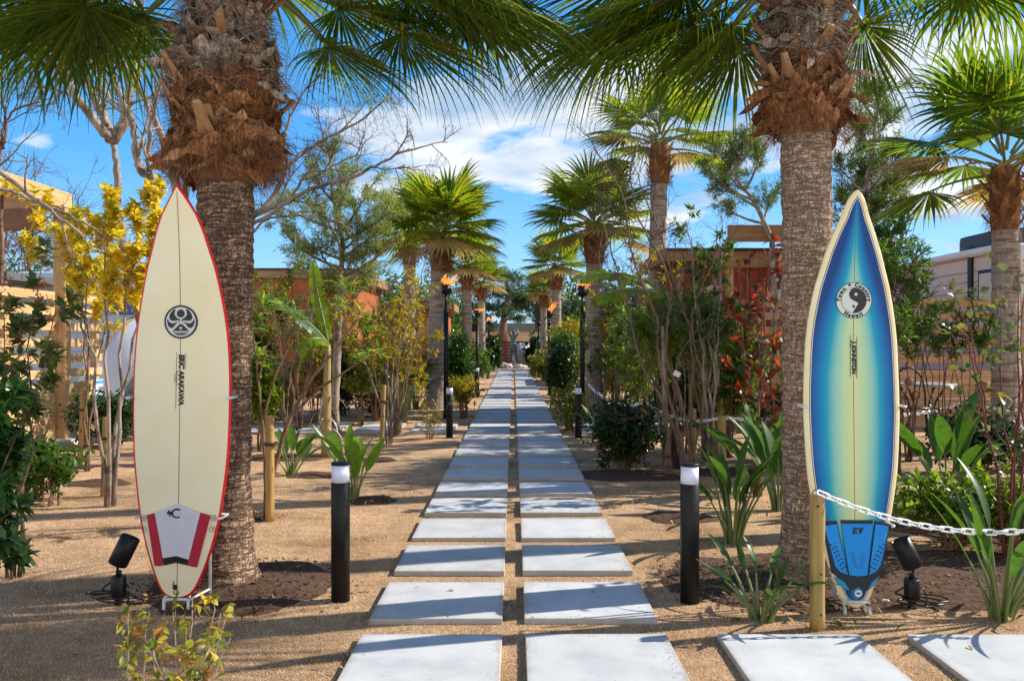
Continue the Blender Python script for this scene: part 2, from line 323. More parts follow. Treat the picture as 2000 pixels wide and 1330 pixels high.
def slabmat():
    m = bpy.data.materials.new('pale_concrete'); m.use_nodes = True; nt = m.node_tree; b = nt.nodes['Principled BSDF']; b.inputs['Roughness'].default_value = .8; b.inputs['Specular IOR Level'].default_value = .2
    tcn = nt.nodes.new('ShaderNodeTexCoord'); oi = nt.nodes.new('ShaderNodeObjectInfo')
    off = nt.nodes.new('ShaderNodeCombineXYZ'); nt.links.new(math_n(nt, 'MULTIPLY', oi.outputs['Random'], 40.0), off.inputs[0]); nt.links.new(math_n(nt, 'MULTIPLY', oi.outputs['Random'], 17.0), off.inputs[1])
    ad = nt.nodes.new('ShaderNodeVectorMath'); ad.operation = 'ADD'; nt.links.new(tcn.outputs['Object'], ad.inputs[0]); nt.links.new(off.outputs[0], ad.inputs[1])
    def n(sc, de=6, ro=.6):
        q = nt.nodes.new('ShaderNodeTexNoise'); q.inputs['Scale'].default_value = sc; q.inputs['Detail'].default_value = de; q.inputs['Roughness'].default_value = ro; nt.links.new(ad.outputs[0], q.inputs['Vector']); return q.outputs['Fac']
    a_ = ramp(nt, [(.30, (.41, .425, .44)), (.52, (.50, .51, .515)), (.70, (.55, .555, .555))]); nt.links.new(n(4.5), a_.inputs[0])
    s_ = ramp(nt, [(.58, (1, 1, 1)), (.74, (.86, .80, .71))]); nt.links.new(n(2.6, 8, .7), s_.inputs[0])           # sandy stains
    t_ = ramp(nt, [(0, (.93, .93, .93)), (1, (1.04, 1.04, 1.04))]); nt.links.new(oi.outputs['Random'], t_.inputs[0])
    k_ = ramp(nt, [(.25, (.86, .86, .86)), (.42, (1, 1, 1))]); nt.links.new(n(70, 3), k_.inputs[0])
    sx_ = nt.nodes.new('ShaderNodeSeparateXYZ'); nt.links.new(tcn.outputs['Object'], sx_.inputs[0])
    ed = math_n(nt, 'MAXIMUM', math_n(nt, 'ABSOLUTE', sx_.outputs[0]), math_n(nt, 'ABSOLUTE', sx_.outputs[1]))
    ed = math_n(nt, 'ADD', ed, math_n(nt, 'MULTIPLY', n(22, 5, .7), .05)); e_ = ramp(nt, [(.30, (1, 1, 1)), (.335, (.80, .72, .62))]); nt.links.new(ed, e_.inputs[0])
    c = a_.outputs[0]
    for q in (s_, t_, k_, e_): c = mixc(nt, 1, c, q.outputs[0], 'MULTIPLY')
    nt.links.new(c, b.inputs['Base Color']); bn = nt.nodes.new('ShaderNodeBump'); bn.inputs['Strength'].default_value = .15; bn.inputs['Distance'].default_value = .004; nt.links.new(n(120, 3), bn.inputs['Height']); nt.links.new(bn.outputs[0], b.inputs['Normal'])
    return m
M = dict(
 slab=slabmat(), pave=mat('pale_paving', (.66, .65, .62), .8, spec=.2),
 mulch=mat('bark_mulch', (.060, .036, .025), .95, spec=.1, bump=(70, 1.0, (1, 1, 1)), var=(45, (.15, .09, .06), .9, (1, 1, 1))),
 soil=mat('dark_soil', (.075, .045, .031), 1, spec=.05, bump=(50, 1.0, (1, 1, 1)), var=(28, (.17, .11, .075), .8, (1, 1, 1))),
 black=mat('black_powder_coat', (.006, .006, .007), .42, spec=.28, bump=(220, .08, (1, 1, 1)), var=(60, (.014, .013, .013), .5, (1, 1, .3))),
 blackm=mat('black_metal', (.014, .014, .016), .45, spec=.4),
 lens=mat('opal_lens', (.72, .74, .88), .25, spec=.5),
 rubber=mat('black_rubber', (.007, .007, .008), .35),
 white=mat('white_paint', (.74, .74, .74), .4, bump=(90, .2, (1, 1, 1)), var=(30, (.55, .53, .5), .5, (1, 1, 1))),
 whitep=mat('white_plastic', (.8, .8, .79), .35),
 postw=wood('pressure_treated_wood', (.43, .30, .10), (.26, .16, .05), 'Z'),
 stake=wood('stake_wood', (.42, .27, .09), (.24, .14, .04), 'Z'),
 jute=mat('jute_tie', (.10, .06, .035), .95, bump=(200, .6, (1, 1, 4))),
 fencey=wood('pine_boards_y', (.62, .41, .20), (.47, .28, .12), 'Y'),
 fencex=wood('cedar_boards_x', (.52, .30, .15), (.34, .18, .085), 'X'),
 fencez=wood('pine_post', (.56, .36, .17), (.42, .25, .10), 'Z'),
 redwood=wood('red_stained_boards', (.16, .035, .022), (.10, .022, .015), 'X'),
 terra=mat('terracotta_wall', (.36, .115, .045), .9, spec=.1, bump=(30, .3, (1, 1, 1)), var=(3, (.29, .085, .03), .8, (1, 1, 1))),
 terrad=mat('rust_panel_wall', (.27, .05, .022), .8, spec=.2, var=(3, (.2, .038, .018), .8, (1, 1, 1))),
 fascia=wood('roof_fascia', (.34, .19, .10), (.24, .13, .06), 'X'),
 glassd=mat('dark_glass', (.02, .025, .03), .1, spec=.6),
 seawall=mat('sea_wall', (.10, .12, .12), .9, bump=(2, .3, (1, 1, 1)), var=(1.2, (.17, .19, .18), .8, (.3, 1, 2))),
 sandbank=mat('dry_bank', (.74, .50, .28), 1, spec=.05, bump=(8, .5, (1, 1, 1)), var=(2, (.5, .33, .17), .8, (1, 1, 1))),
 bronze=mat('green_bronze', (.085, .125, .115), .42, metal=.45, bump=(25, .4, (1, 1, 1)), var=(9, (.16, .24, .21), .8, (1, 1, .5))),
 rock=mat('pale_rock', (.62, .58, .53), .9, bump=(9, 1.0, (1, 1, 1)), var=(5, (.38, .34, .30), .9, (1, 1, 1))),
 palmbark=crackbark('palm_bark', (.46, .30, .205), (.62, .45, .33), (.10, .055, .034), (50, .030, 44, .034), 1.0, .92),
 palmbark2=bark('smooth_palm_bark', (.31, .245, .20), (.16, .12, .095), hs=(3, 3, 40), vs=(30, 30, 8), bump=.5, c3=(.42, .35, .29)),
 greybark=bark('grey_bark', (.27, .22, .18), (.13, .09, .07), hs=(5, 5, 5), vs=(30, 30, 4), bump=.5),
 brownbark=bark('brown_bark', (.17, .105, .07), (.07, .04, .028), hs=(5, 5, 8), vs=(40, 40, 5), bump=.5),
 paletwig=mat('pale_twig_bark', (.34, .24, .18), .8), twig=mat('twig_bark', (.22, .135, .08), .85, var=(6, (.12, .07, .045), .8, (1, 1, .3))), twigd=mat('dark_twig', (.06, .042, .036), .9), redtwig=mat('red_twig', (.14, .03, .03), .7),
 frond=leafmat('palm_frond_green', [(.032, .072, .008), (.06, .11, .010), (.13, .175, .012), (.035, .07, .009), (.24, .22, .02)], .5, .32),
 frond2=leafmat('palm_frond_olive', [(.06, .12, .012), (.13, .19, .016), (.25, .25, .02), (.08, .14, .012), (.34, .26, .03)], .48, .36),
 fronddead=leafmat('dry_palm_frond', [(.30, .20, .08), (.40, .28, .12), (.24, .20, .06), (.34, .30, .08)], .35, .6, (1.0, .9, .6)), petiole=mat('palm_petiole', (.13, .17, .03), .4, var=(12, (.22, .17, .06), .7, (1, 1, .3))),
 boot=mat('cut_leaf_base', (.30, .125, .050), .8, spec=.2, bump=(30, .7, (1, 1, .12)), var=(14, (.46, .29, .15), .9, (1, 1, .15))),
 bootend=mat('cut_leaf_end', (.50, .33, .16), .8, bump=(60, .5, (1, 1, 1))),
 fib=fibremat('palm_fibre', [(.16, .062, .030), (.30, .135, .06), (.42, .21, .10), (.20, .085, .042), (.50, .32, .18)], ),
 fibg=fibremat('weathered_palm_fibre', [(.36, .27, .20), (.52, .44, .37), (.22, .14, .09), (.62, .54, .47), (.32, .21, .13)], ),
 fibmat=mat('fibre_sheath', (.14, .060, .028), .95, spec=.1, bump=(40, 1.0, (1, 1, .25)), var=(18, (.30, .15, .075), .9, (1, 1, .3))),
)
# ================================================================ SETTING
rng = random.Random(7)
g = MB(); xs = [-400, -60, -14, 14, 60, 400]; ys = [-60, -4, 8, 30, 48, 500]
nx, ny = 60, 60
def gp(a, n, i):                       # finer near the camera
    return a
vs = []; fs = []
XS = sorted(set([-500, -250, -120, -60, -30] + [x*.5 for x in range(-32, 33)] + [30, 60, 120, 250, 500]))
YS = sorted(set([-60, -30, -12, -5] + [y*.5 for y in range(-4, 60)] + [34, 40, 46, 60, 100, 250, 600]))
for y in YS:
    for x in XS: vs.append(V((x, y, .012*noise.noise(V((x*.7, y*.7, 0)))-.004)))
n_ = len(XS)
for j in range(len(YS)-1):
    for i in range(n_-1): fs.append((j*n_+i, j*n_+i+1, (j+1)*n_+i+1, (j+1)*n_+i))
g.add(vs, fs, 0, True); tag(g.obj('ground', gm), kind='structure')
def gz(x, y): return .012*noise.noise(V((x*.7, y*.7, 0)))-.004

def patch(name, cx, cy, rx, ry, m, hgt=.03, seed=0, poly=None):
    p = MB(); n, k = 56, 7; rr = random.Random(seed); vs = [V((cx, cy, hgt+.012))]
    for j in range(1, k+1):
        for i in range(n):
            a = 2*pi*i/n; w_ = 1+.28*noise.noise(V((cos(a)*1.6+seed*3.1, sin(a)*1.6, j*.05)))+.07*noise.noise(V((cos(a)*7+seed, sin(a)*7, 0)))
            t = j/k; x, y = cx+cos(a)*rx*w_*t, cy+sin(a)*ry*w_*t
            z = gz(x, y)+.006+hgt*(1-t**2.2)+.010*noise.noise(V((x*14, y*14, 1)))*(1-t*.7)-(.012 if j == k else 0)
            vs.append(V((x, y, z)))
    fs = [(0, 1+i, 1+(i+1) % n) for i in range(n)]
    for j in range(k-1):
        o = 1+j*n
        fs += [(o+i, o+n+i, o+n+(i+1) % n, o+(i+1) % n) for i in range(n)]
    p.add(vs, fs, 0, True); o = p.obj(name, m); tag(o, kind='structure'); return o
def chips(name, spots, m, cnt, s=(.008, .03), seed=1):
    p = MB(); rr = random.Random(seed)
    for _ in range(cnt):
        cx, cy, rx, ry, z0 = rr.choice(spots); a = rr.random()*2*pi; t = sqrt(rr.random())*(1.0 if rr.random() < .8 else 1.35)
        x, y = cx+cos(a)*rx*t, cy+sin(a)*ry*t; L = rr.uniform(*s); W = L*rr.uniform(.3, .6)
        R = Matrix.Rotation(rr.random()*6.3, 3, 'Z')@Matrix.Rotation(rr.uniform(-.7, .7), 3, 'X')@Matrix.Rotation(rr.uniform(-.5, .5), 3, 'Y')
        z = gz(x, y)+z0*(1-t*t)+.012
        p.add([R@V(q)+V((x, y, z)) for q in ((-L/2, -W/2, 0), (L/2, -W/3, 0), (L/2.2, W/2, 0), (-L/2.4, W/2.2, 0), (0, 0, .005))],
              [(0, 1, 4), (1, 2, 4), (2, 3, 4), (3, 0, 4)], 0)
    o = p.obj(name, m); tag(o, kind='stuff'); return o
# ---- slabs of the path: each one an object; pitch .811, side .6
sb = MB(); sb.box((0, 0, 0), (.605, .605, .05), bev=.004)
slab0 = None
def slab(x, y, label, group='paving slabs of the garden path'):
    global slab0
    if slab0 is None: slab0 = sb.obj('paving_slab', M['slab']); o = slab0
    else: o = slab0.copy(); COL.objects.link(o)
    o.location = (x, y, .0+rng.uniform(-.002, .002)); o.rotation_euler = (rng.uniform(-.002, .002), rng.uniform(-.002, .002), rng.uniform(-.006, .006))
    tag(o, label, 'paving slab', group, 'thing'); return o
ORD = ['nearest', 'second', 'third', 'fourth', 'fifth', 'sixth', 'seventh', 'eighth', 'ninth', 'tenth', 'eleventh', 'twelfth', 'thirteenth']
OR2 = ['first']+ORD[1:]
for k in range(45):
    y = 3.72-.3+.811*k
    for sx, nm in ((-.353, 'left'), (.353, 'right')):
        lab = (f'pale concrete slab, {ORD[k]} from the camera in the {nm} column of the central path' if k < 13 else
               f'pale concrete slab in the {nm} column of the central path, beyond the crossing path')
        slab(sx, y, lab)
slab(1.18, 3.42, 'pale concrete slab crossed by the chain shadow, in front of the near wooden post')
slab(1.995, 3.42, 'pale concrete slab at the bottom right corner, right of the post and its chain')
for i in range(7):
    for r, yy in ((0, 12.34), (1, 13.15)):
        slab(-1.16-.811*i, yy, f'crossing path slab left of the central path, {OR2[i]} slab out, {"nearer" if r == 0 else "farther"} row', 'slabs of the crossing path')
        if i < 6: slab(1.18+.811*i, yy, f'crossing path slab right of the central path, {OR2[i]} slab out, {"nearer" if r == 0 else "farther"} row', 'slabs of the crossing path')
# mulch and soil beds round the trees
beds = [(-1.45, 4.55, .55, .55, .035), (1.5, 4.55, .55, .5, .03), (-2.9, 7.6, .3, .3, .02), (-2.05, 6.3, .28, .25, .02), (-1.15, 7.0, .22, .2, .02), (-1.95, 8.3, .25, .22, .02),
        (-2.45, 9.6, .5, .4, .02), (1.2, 6.3, .28, .22, .02), (1.1, 8.3, .6, .4, .02), (2.1, 8.5, .4, .3, .02), (-5.0, 8.2, .4, .3, .02), (-3.6, 9.0, .3, .25, .02), (2.4, 6.3, .5, .35, .02), (-3.8, 7.9, .3, .25, .02),
        (-1.5, 9.4, .25, .2, .015), (1.5, 16, .5, .5, .02), (-1.4, 17, .5, .5, .02)]
for i, (cx, cy, rx, ry, hh_) in enumerate(beds): patch('mulch_bed', cx, cy, rx, ry, M['mulch'], hh_, i+1)
patch('soil_bed', 2.3, 4.75, 1.5, .62, M['soil'], .03, 40)
patch('soil_bed', 1.25, 4.6, .5, .5, M['soil'], .02, 41)
patch('soil_bed', 3.6, 6.3, 1.4, .9, M['soil'], .02, 42)
chips('mulch_chips', [b_ for b_ in beds[:4]], M['mulch'], 2600, (.008, .028), 3)
chips('soil_clods', [(2.3, 4.75, 1.35, .55, .03), (1.25, 4.6, .45, .45, .02), (3.6, 6.3, 1.3, .8, .02)], mat('soil_clod', (.12, .075, .05), 1, spec=.05, var=(30, (.25, .17, .12), .8, (1, 1, 1))), 3200, (.006, .028), 4)
# dry grass blades close to the camera
p = MB(); rr = random.Random(11)
inbed = lambda x, y: any(((x-c[0])/c[2])**2+((y-c[1])/c[3])**2 < .8 for c in beds[:4]) or ((x-2.3)/1.4)**2+((y-4.75)/.55)**2 < .8
cnt = 0
while cnt < 120000:
    y = 3.0+5.5*rr.random()**1.7; x = rr.uniform(-1, 1)*(y*.62+.2)
    onslab = (abs(abs(x)-.353) < .297 and ((y-3.12+.003) % .811) < .594) or (y < 3.715 and (.885 < x < 1.475 or 1.70 < x < 2.29))
    if onslab or (inbed(x, y) and rr.random() < .93): continue
    cnt += 1
    a = rr.random()*6.283; L = rr.uniform(.007, .016); ln = rr.uniform(.2, 1.2)*L; w_ = .0011*(1+y*.18)
    z = gz(x, y)-.002; c_, s_ = cos(a), sin(a)
    p.add([V((x-s_*w_, y+c_*w_, z)), V((x+s_*w_, y-c_*w_, z)), V((x+c_*ln, y+s_*ln, z+L*.8))], [(0, 1, 2)], 0)
dg = leafmat('dry_grass', [(.44, .27, .15), (.62, .42, .26), (.76, .57, .39), (.50, .31, .18), (.84, .70, .52)], .2, .9, (1, .95, .8), .1)
tag(p.obj('dry_grass', dg), 'short dry straw coloured turf around the paving slabs', 'grass', kind='stuff')
# unseen pale paving added behind the viewpoint to bounce light onto the boards
pv = MB()
for i in range(-14, 15):
    for j in range(0, 14): pv.box((i*.811+.4, -8.3+j*.811, .0), (.795, .795, .05), bev=.004)
tag(pv.obj('bounce_paving', M['pave']), kind='structure')
# sand kicked onto the slab edges
p = MB()
for _ in range(5200):
    k = int(12*rr.random()**1.5); sx_ = rr.choice((-.353, .353)); y0_ = 3.42+.811*k; e = abs(rr.gauss(0, .035)); s_ = rr.uniform(-.3, .3)
    x, y = rr.choice(((sx_+s_, y0_+.30-e), (sx_+s_, y0_-.30+e), (sx_+.3-e, y0_+s_), (sx_-.3+e, y0_+s_)))
    if noise.noise(V((x*4, y*4, 3))) < -.05: continue
    r_ = rr.uniform(.0012, .003)*(1+k*.10); a = rr.random()*6.28
    p.add([V((x+r_*cos(a+q*2.09), y+r_*sin(a+q*2.09), .0275)) for q in range(3)]+[V((x, y, .0275+r_))], [(0, 1, 3), (1, 2, 3), (2, 0, 3)], 0)
tag(p.obj('sand_grains', leafmat('sand_grain', [(.44, .27, .15), (.62, .42, .26), (.30, .17, .09)], .05, .9, (1, 1, 1), .1)), 'tan sand grains and straw crumbs along the slab edges', 'sand', kind='stuff')
# twigs, leaves and crumbs lying about
p = MB()
for _ in range(300):
    y = 3.1+6*rr.random()**1.4; x = rr.uniform(-1, 1)*y*.6; L = rr.uniform(.01, .035)
    if abs(x) < .7: continue
    a = rr.random()*6.28; p.leaf(V((x, y, .012)), V((cos(a), sin(a), rr.uniform(-.1, .3))), V((0, 0, 1)), L, L*.45, .3, .5)
for _ in range(340):                                      # fallen leaves gathered under the planting
    cx, cy, sx_, sy_ = rr.choice(((1.25, 4.1, .25, .15), (1.6, 4.6, .5, .4), (2.4, 4.6, .9, .4), (2.0, 6.2, .8, .7), (-1.5, 4.4, .5, .4), (1.6, 7.6, .6, .6), (-2.4, 3.6, .8, .5), (2.3, 4.0, .4, .12), (-1.1, 7.0, .3, .2)))
    a = rr.random()*6.28; p.leaf(V((cx+rr.gauss(0, 1)*sx_, cy+rr.gauss(0, 1)*sy_, .03)), V((cos(a), sin(a), rr.uniform(-.1, .4))), V((0, 0, 1))+V((rr.uniform(-.4, .4), rr.uniform(-.4, .4), 0)), rr.uniform(.025, .06), rr.uniform(.008, .02), .4, .9)
tag(p.obj('leaf_litter', leafmat('dead_leaf', [(.14, .07, .04), (.32, .17, .08), (.48, .32, .17)], .1, .9, (1, .9, .7), .1)), 'small brown dead leaves and crumbs scattered on the turf', 'leaf litter', kind='stuff')

# ---- far bank, sea wall
b_ = MB(); b_.box((0, 56, .55), (90, 12, 2.0), rot=Matrix.Rotation(radians(-3), 3, 'X')); tag(b_.obj('bank', M['sandbank']), kind='structure')
b_ = MB()
for i in range(15): b_.box((-42+i*6, 62, 1.38), (5.96, .8, 2.5), bev=.05)
tag(b_.obj('sea_wall', M['seawall']), 'long grey sea wall across the far end above the sandy bank', 'wall')

# ---- fences built of boards on posts
def board_fence(name, label, x0, x1, y, hts, solid_top, nposts, mm, pm, along='X', rails_h=.1, th=.03, loc=None, plen=None, posth=1.8, solid_n=3, post_side=1, step=None):
    L = x1-x0; t = thing(name, label, 'fence', ((x0+x1)/2, y, 0) if along == 'X' else (y, (x0+x1)/2, 0))
    def bx(mb, u, off, z, su, so_, sz, bev=0):
        if along == 'X': mb.box((u, off, z), (su, so_, sz), bev=bev)
        else: mb.box((off, u, z), (so_, su, sz), bev=bev)
    for z in hts:
        mb = MB(); bx(mb, rng.uniform(-.01, .01), rng.uniform(-.002, .002), z, L, th, rails_h, .003); mb.obj('slat', mm, t)
    if solid_top > 0:
        hh_ = solid_top/solid_n; mb = MB()
        for i in range(solid_n): bx(mb, 0, rng.uniform(-.002, .002), hh_*(i+.5), L, th, hh_-.008, .003)
        mb.obj('board_panel', mm, t)
    for i in range(nposts):
        mb = MB(); u = -L/2+.06+(L-.12)*i/(nposts-1); bx(mb, u, post_side*(th/2+.05), posth/2, .09, .09, posth, .004); mb.obj('post', pm, t)
    return t
lf = board_fence('slat_fence', 'pale pine slat fence with solid lower boards, by the left edge behind the yellow tree', 6.6, 12.15, -5.8,
            [1.86, 1.67, 1.48, 1.27, 1.07, .88], .76, 6, M['fencey'], M['fencez'], 'Y', .105, post_side=-1)
c_ = MB(); c_.box((0, 0, .02), (.25, 6.0, .07), bev=.01); o = c_.obj('kerb_edging', M['pave']); o.location = (-5.66, 9.6, 0); tag(o, 'low pale concrete edging along the foot of the left pine fence', 'kerb')
rf = board_fence('slat_fence', 'brown cedar slat fence with solid lower boards, behind the blue surfboard and the right palms', 3.35, 12.5, 13.0,
            [1.86, 1.67, 1.45, 1.25, 1.03], .86, 8, M['fencex'], M['fencez'], 'X', .11, solid_n=4)
# pergola on the left
t = thing('pergola', 'pine pergola corner with a rolled up brown shade above the left fence', 'pergola', (-5.75, 11.0, 0))
m_ = MB(); m_.box((0, 0, 1.5), (.15, .15, 3.0), bev=.006); m_.obj('post', M['fencez'], t)
m_ = MB(); m_.box((-.02, -2.0, 3.08), (.14, 4.3, .22), bev=.006); m_.obj('side_beam', M['fencey'], t)
m_ = MB(); m_.box((-1.95, .05, 3.07), (3.7, .12, .2), bev=.006); m_.obj('cross_beam', M['fencex'], t)
m_ = MB(); m_.box((-1.4, -.25, 2.80), (2.5, .16, .26), bev=.02); rs = m_.obj('rolled_shade', mat('brown_shade', (.26, .13, .07), .8, bump=(40, .3, (1, 1, 1)), var=(4, (.18, .09, .05), .8, (1, 1, 1))), t)
m_ = MB()
for i in range(14): m_.tube([(-.28+.018*i, -.3, 2.93), (-.28+.018*i, -.31, 2.70+.02*(i % 3))], .004, 5)
m_.obj('cord_bundle', M['twigd'], rs)
m_ = MB(); m_.tube([(-.35, -.28, 2.7), (-.35, -.28, 1.0)], .004, 5); m_.obj('pull_cord', M['twigd'], t)
# licence plate on the left fence
t = thing('licence_plate', 'small white and blue licence plate nailed to the end of the left pine fence', 'licence plate', (-5.765, 12.0, .64))
m_ = MB(); m_.box((0, 0, 0), (.006, .26, .24), bev=.002); m_.obj('plate', mat('plate_white', (.75, .8, .82), .35, var=(9, (.55, .68, .75), .7, (1, 1, 1))), t)
m_ = MB(); m_.box((.0045, 0, .085), (.004, .24, .045)); m_.box((.0045, 0, -.10), (.004, .24, .02)); m_.obj('plate_band', mat('plate_blue', (.05, .32, .55), .35), t)

def text_mesh(body, size, m, extrude=.0, shear=0, bold=0, align='CENTER', spacing=1.0):
    cu = bpy.data.curves.new('t', 'FONT'); cu.body = body; cu.size = size; cu.shear = shear; cu.offset = bold; cu.align_x = align; cu.align_y = 'CENTER'; cu.extrude = extrude
    cu.space_character = spacing; cu.resolution_u = 3
    o = bpy.data.objects.new('t', cu); COL.objects.link(o)
    dg_ = bpy.context.evaluated_depsgraph_get(); me = bpy.data.meshes.new_from_object(o.evaluated_get(dg_)); bpy.data.objects.remove(o)
    me.materials.clear(); me.materials.append(m); return me
def text_obj(name, body, size, m, parent, loc, rot, **k):
    me = text_mesh(body, size, m, **k); o = bpy.data.objects.new(name, me); COL.objects.link(o); o.parent = parent; o.location = loc; o.rotation_euler = rot; return o
navy = mat('navy_print', (.02, .06, .16), .5); inkb = mat('black_ink', (.010, .010, .013), .4)
text_obj('plate_number', '62 1374N', .075, navy, t, (.008, 0, -.01), (pi/2, 0, pi/2), bold=.001)

# ---- caravan behind the left fence
def rbox(mb, c, size, bev, mat_=0): mb.box(c, size, bev=bev, mat=mat_)
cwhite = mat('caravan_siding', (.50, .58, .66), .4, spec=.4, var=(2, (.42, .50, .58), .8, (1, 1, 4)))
t = thing('caravan', 'pale blue caravan with red tail lights and blue name badge, behind the left fence', 'caravan', (-7.9, 18.2, 0))
m_ = MB(); rbox(m_, (0, 0, 1.45), (2.9, 4.2, 2.3), .12); m_.obj('body', cwhite, t)
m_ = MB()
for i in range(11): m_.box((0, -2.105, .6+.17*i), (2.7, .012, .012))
m_.obj('siding_ribs', mat('rib_blue', (.34, .41, .49), .5), t)  # ribs in a darker blue than the siding
for x in (-.6, .25):
    m_ = MB(); m_.box((x+.1, -2.12, 2.44), (.3, .05, .09), bev=.02); m_.obj('lamp_housing', M['blackm'], t)
    m_ = MB(); m_.box((x+.1, -2.15, 2.44), (.14, .03, .05), bev=.01); m_.obj('tail_light', mat('red_lens', (.5, .02, .02), .3), t)
m_ = MB(); M1 = Matrix.Rotation(pi/2, 3, 'X'); m_.lathe([(.47, 0), (.47, .012)], (0, 0, 0), 40, M=M1)
for i in range(len(m_.v)): m_.v[i] = V((m_.v[i].x*1.25, m_.v[i].y, m_.v[i].z*.52))
bd = m_.obj('name_badge', mat('badge_blue', (.02, .10, .26), .4), t, (.72, -2.115, 2.03))
text_obj('badge_lettering', 'CRUISE', .21, M['white'], bd, (0, -.02, .07), (pi/2, 0, 0), bold=.004)
text_obj('badge_lettering', 'LITE', .21, M['white'], bd, (0.05, -.02, -.115), (pi/2, 0, 0), bold=.004, spacing=1.25)
# ---- tent
tent_m = mat('tent_canvas', (.68, .66, .66), .8, bump=(6, .5, (1, 1, 1)), var=(4, (.56, .54, .55), .8, (1, 1, 1)))
t = thing('tent', 'grey white canvas dome tent between the left fence and the cream surfboard', 'tent', (-5.75, 14.6, 0))
m_ = MB(); vs = []; n, k = 36, 12
for j in range(k+1):
    tt = j/k
    for i in range(n):
        a = 2*pi*i/n; r = (1.55*cos(tt*pi/2)**.72)*(1+.03*cos(6*a)); z = 1.75*sin(tt*pi/2)+.02*noise.noise(V((i*.5, j*.7, 0)))
        vs.append(V((r*cos(a), r*sin(a), z)))
fs = [(j*n+i, j*n+(i+1) % n, (j+1)*n+(i+1) % n, (j+1)*n+i) for j in range(k) for i in range(n)]
m_.add(vs, fs, 0, True); m_.obj('canopy', tent_m, t)
for q in range(6):
    m_ = MB(); a = q*pi/3; m_.tube([V((1.60*cos(a)*cos(tt*pi/20)**.72, 1.60*sin(a)*cos(tt*pi/20)**.72, 1.78*sin(tt*pi/20))) for tt in range(11)], .012, 6); m_.obj('tent_pole', M['blackm'] if q % 2 else M['stake'], t)
m_ = MB(); vs = []
for j in range(9):
    for i in range(9):
        a = radians(-95)+radians(50)*i/8; tt = .04+.40*j/8*sin(pi*(i+.5)/9)**.5; r = 1.6*cos(tt*pi/2)**.72
        vs.append(V((r*cos(a), r*sin(a), 1.79*sin(tt*pi/2))))
m_.add(vs, [(j*9+i, j*9+i+1, (j+1)*9+i+1, (j+1)*9+i) for j in range(8) for i in range(8)], 0, True); m_.obj('mesh_window', mat('tent_mesh', (.16, .18, .21), .6), t)

# ---- cabins
def cabin(name, label, x0, x1, y0, y1, h, wm, fm, over=.25, fas=.22, door=None, wins=(), roofz=None):
    t = thing(name, label, 'cabin', ((x0+x1)/2, (y0+y1)/2, 0)); cx, cy = (x0+x1)/2, (y0+y1)/2; wx, wy = x1-x0, y1-y0
    m_ = MB(); m_.box((0, 0, h/2), (wx, wy, h)); wl = m_.obj('wall', wm, t)
    m_ = MB(); m_.box((0, 0, h+fas/2+.002), (wx+over*2, wy+over*2, fas), bev=.01); m_.obj('roof_fascia', fm, t)
    for x in (-wx/2+.05, wx/2-.05): m_ = MB(); m_.box((x, -wy/2-.018, h/2), (.1, .03, h-.02)); m_.obj('corner_trim', fm, t)
    for i in range(1, int(wx/1.2)): m_ = MB(); m_.box((-wx/2+i*1.2, -wy/2-.006, h/2), (.02, .014, h-.04)); m_.obj('panel_batten', fm, t)
    m_ = MB(); m_.tube([(wx/2-.22, -wy/2-.05, .05), (wx/2-.22, -wy/2-.05, h-.06), (wx/2-.22, -wy/2-.02, h-.01)], .028, 8)
    m_.obj('downpipe', M['fascia'], t)
    m_ = MB(); m_.box((0, -wy/2-over-.012, h+fas-.03), (wx+over*2-.04, .02, .04)); m_.obj('gutter', M['blackm'], t)
    for (x, z, ww, hh_) in wins:
        m_ = MB()
        for dx in (-1, 1): m_.box((x-cx+dx*ww/2, -wy/2-.03, z), (.07, .06, hh_+.14))
        for dz in (-1, 1): m_.box((x-cx, -wy/2-.03, z+dz*hh_/2), (ww-.07, .055, .07))
        f_ = m_.obj('window', M['fencez'], t); m_ = MB(); m_.box((x-cx, -wy/2-.012, z), (ww-.08, .014, hh_-.08)); m_.obj('pane', M['glassd'], f_)
    if door:
        x, ww, hh_ = door; m_ = MB(); m_.box((x-cx, -wy/2-.03, hh_/2+.1), (ww, .05, hh_), bev=.004); d_ = m_.obj('door', M['fencez'], t)
        m_ = MB(); m_.tube([(x-cx+ww*.38, -wy/2-.09, 1.05), (x-cx+ww*.38, -wy/2-.09, 1.25)], .015, 6); m_.obj('handle', M['blackm'], d_)
    return t
cabin('cabin', 'flat roofed terracotta cabin behind the banana plant on the left', -6.6, -3.85, 20, 25, 2.75, M['terra'], M['fascia'], wins=[(-4.9, 1.75, .5, .5)])
cabin('cabin', 'low terracotta cabin wing right of and behind the terracotta cabin on the left', -3.2, -.0-2.1, 25.5, 29, 2.25, M['terra'], M['fascia'], door=(-2.7, .7, 1.9))
cabin('cabin', 'low rust red cabin behind the paradise plants left of the path', -5.6, -3.3, 29.5, 32, 2.3, M['terrad'], M['fascia'])
cabin('cabin', 'rust red cabin with timber roof edge behind the right slat fence', 2.75, 5.25, 14.6, 17, 2.62, M['terrad'], M['fascia'], wins=[(4.55, 1.2, .9, .6)])
cabin('cabin', 'low orange cabin far behind the chains on the right', 4.6, 7.6, 26, 30, 2.7, M['terra'], M['fascia'], door=(5.4, .8, 1.9))
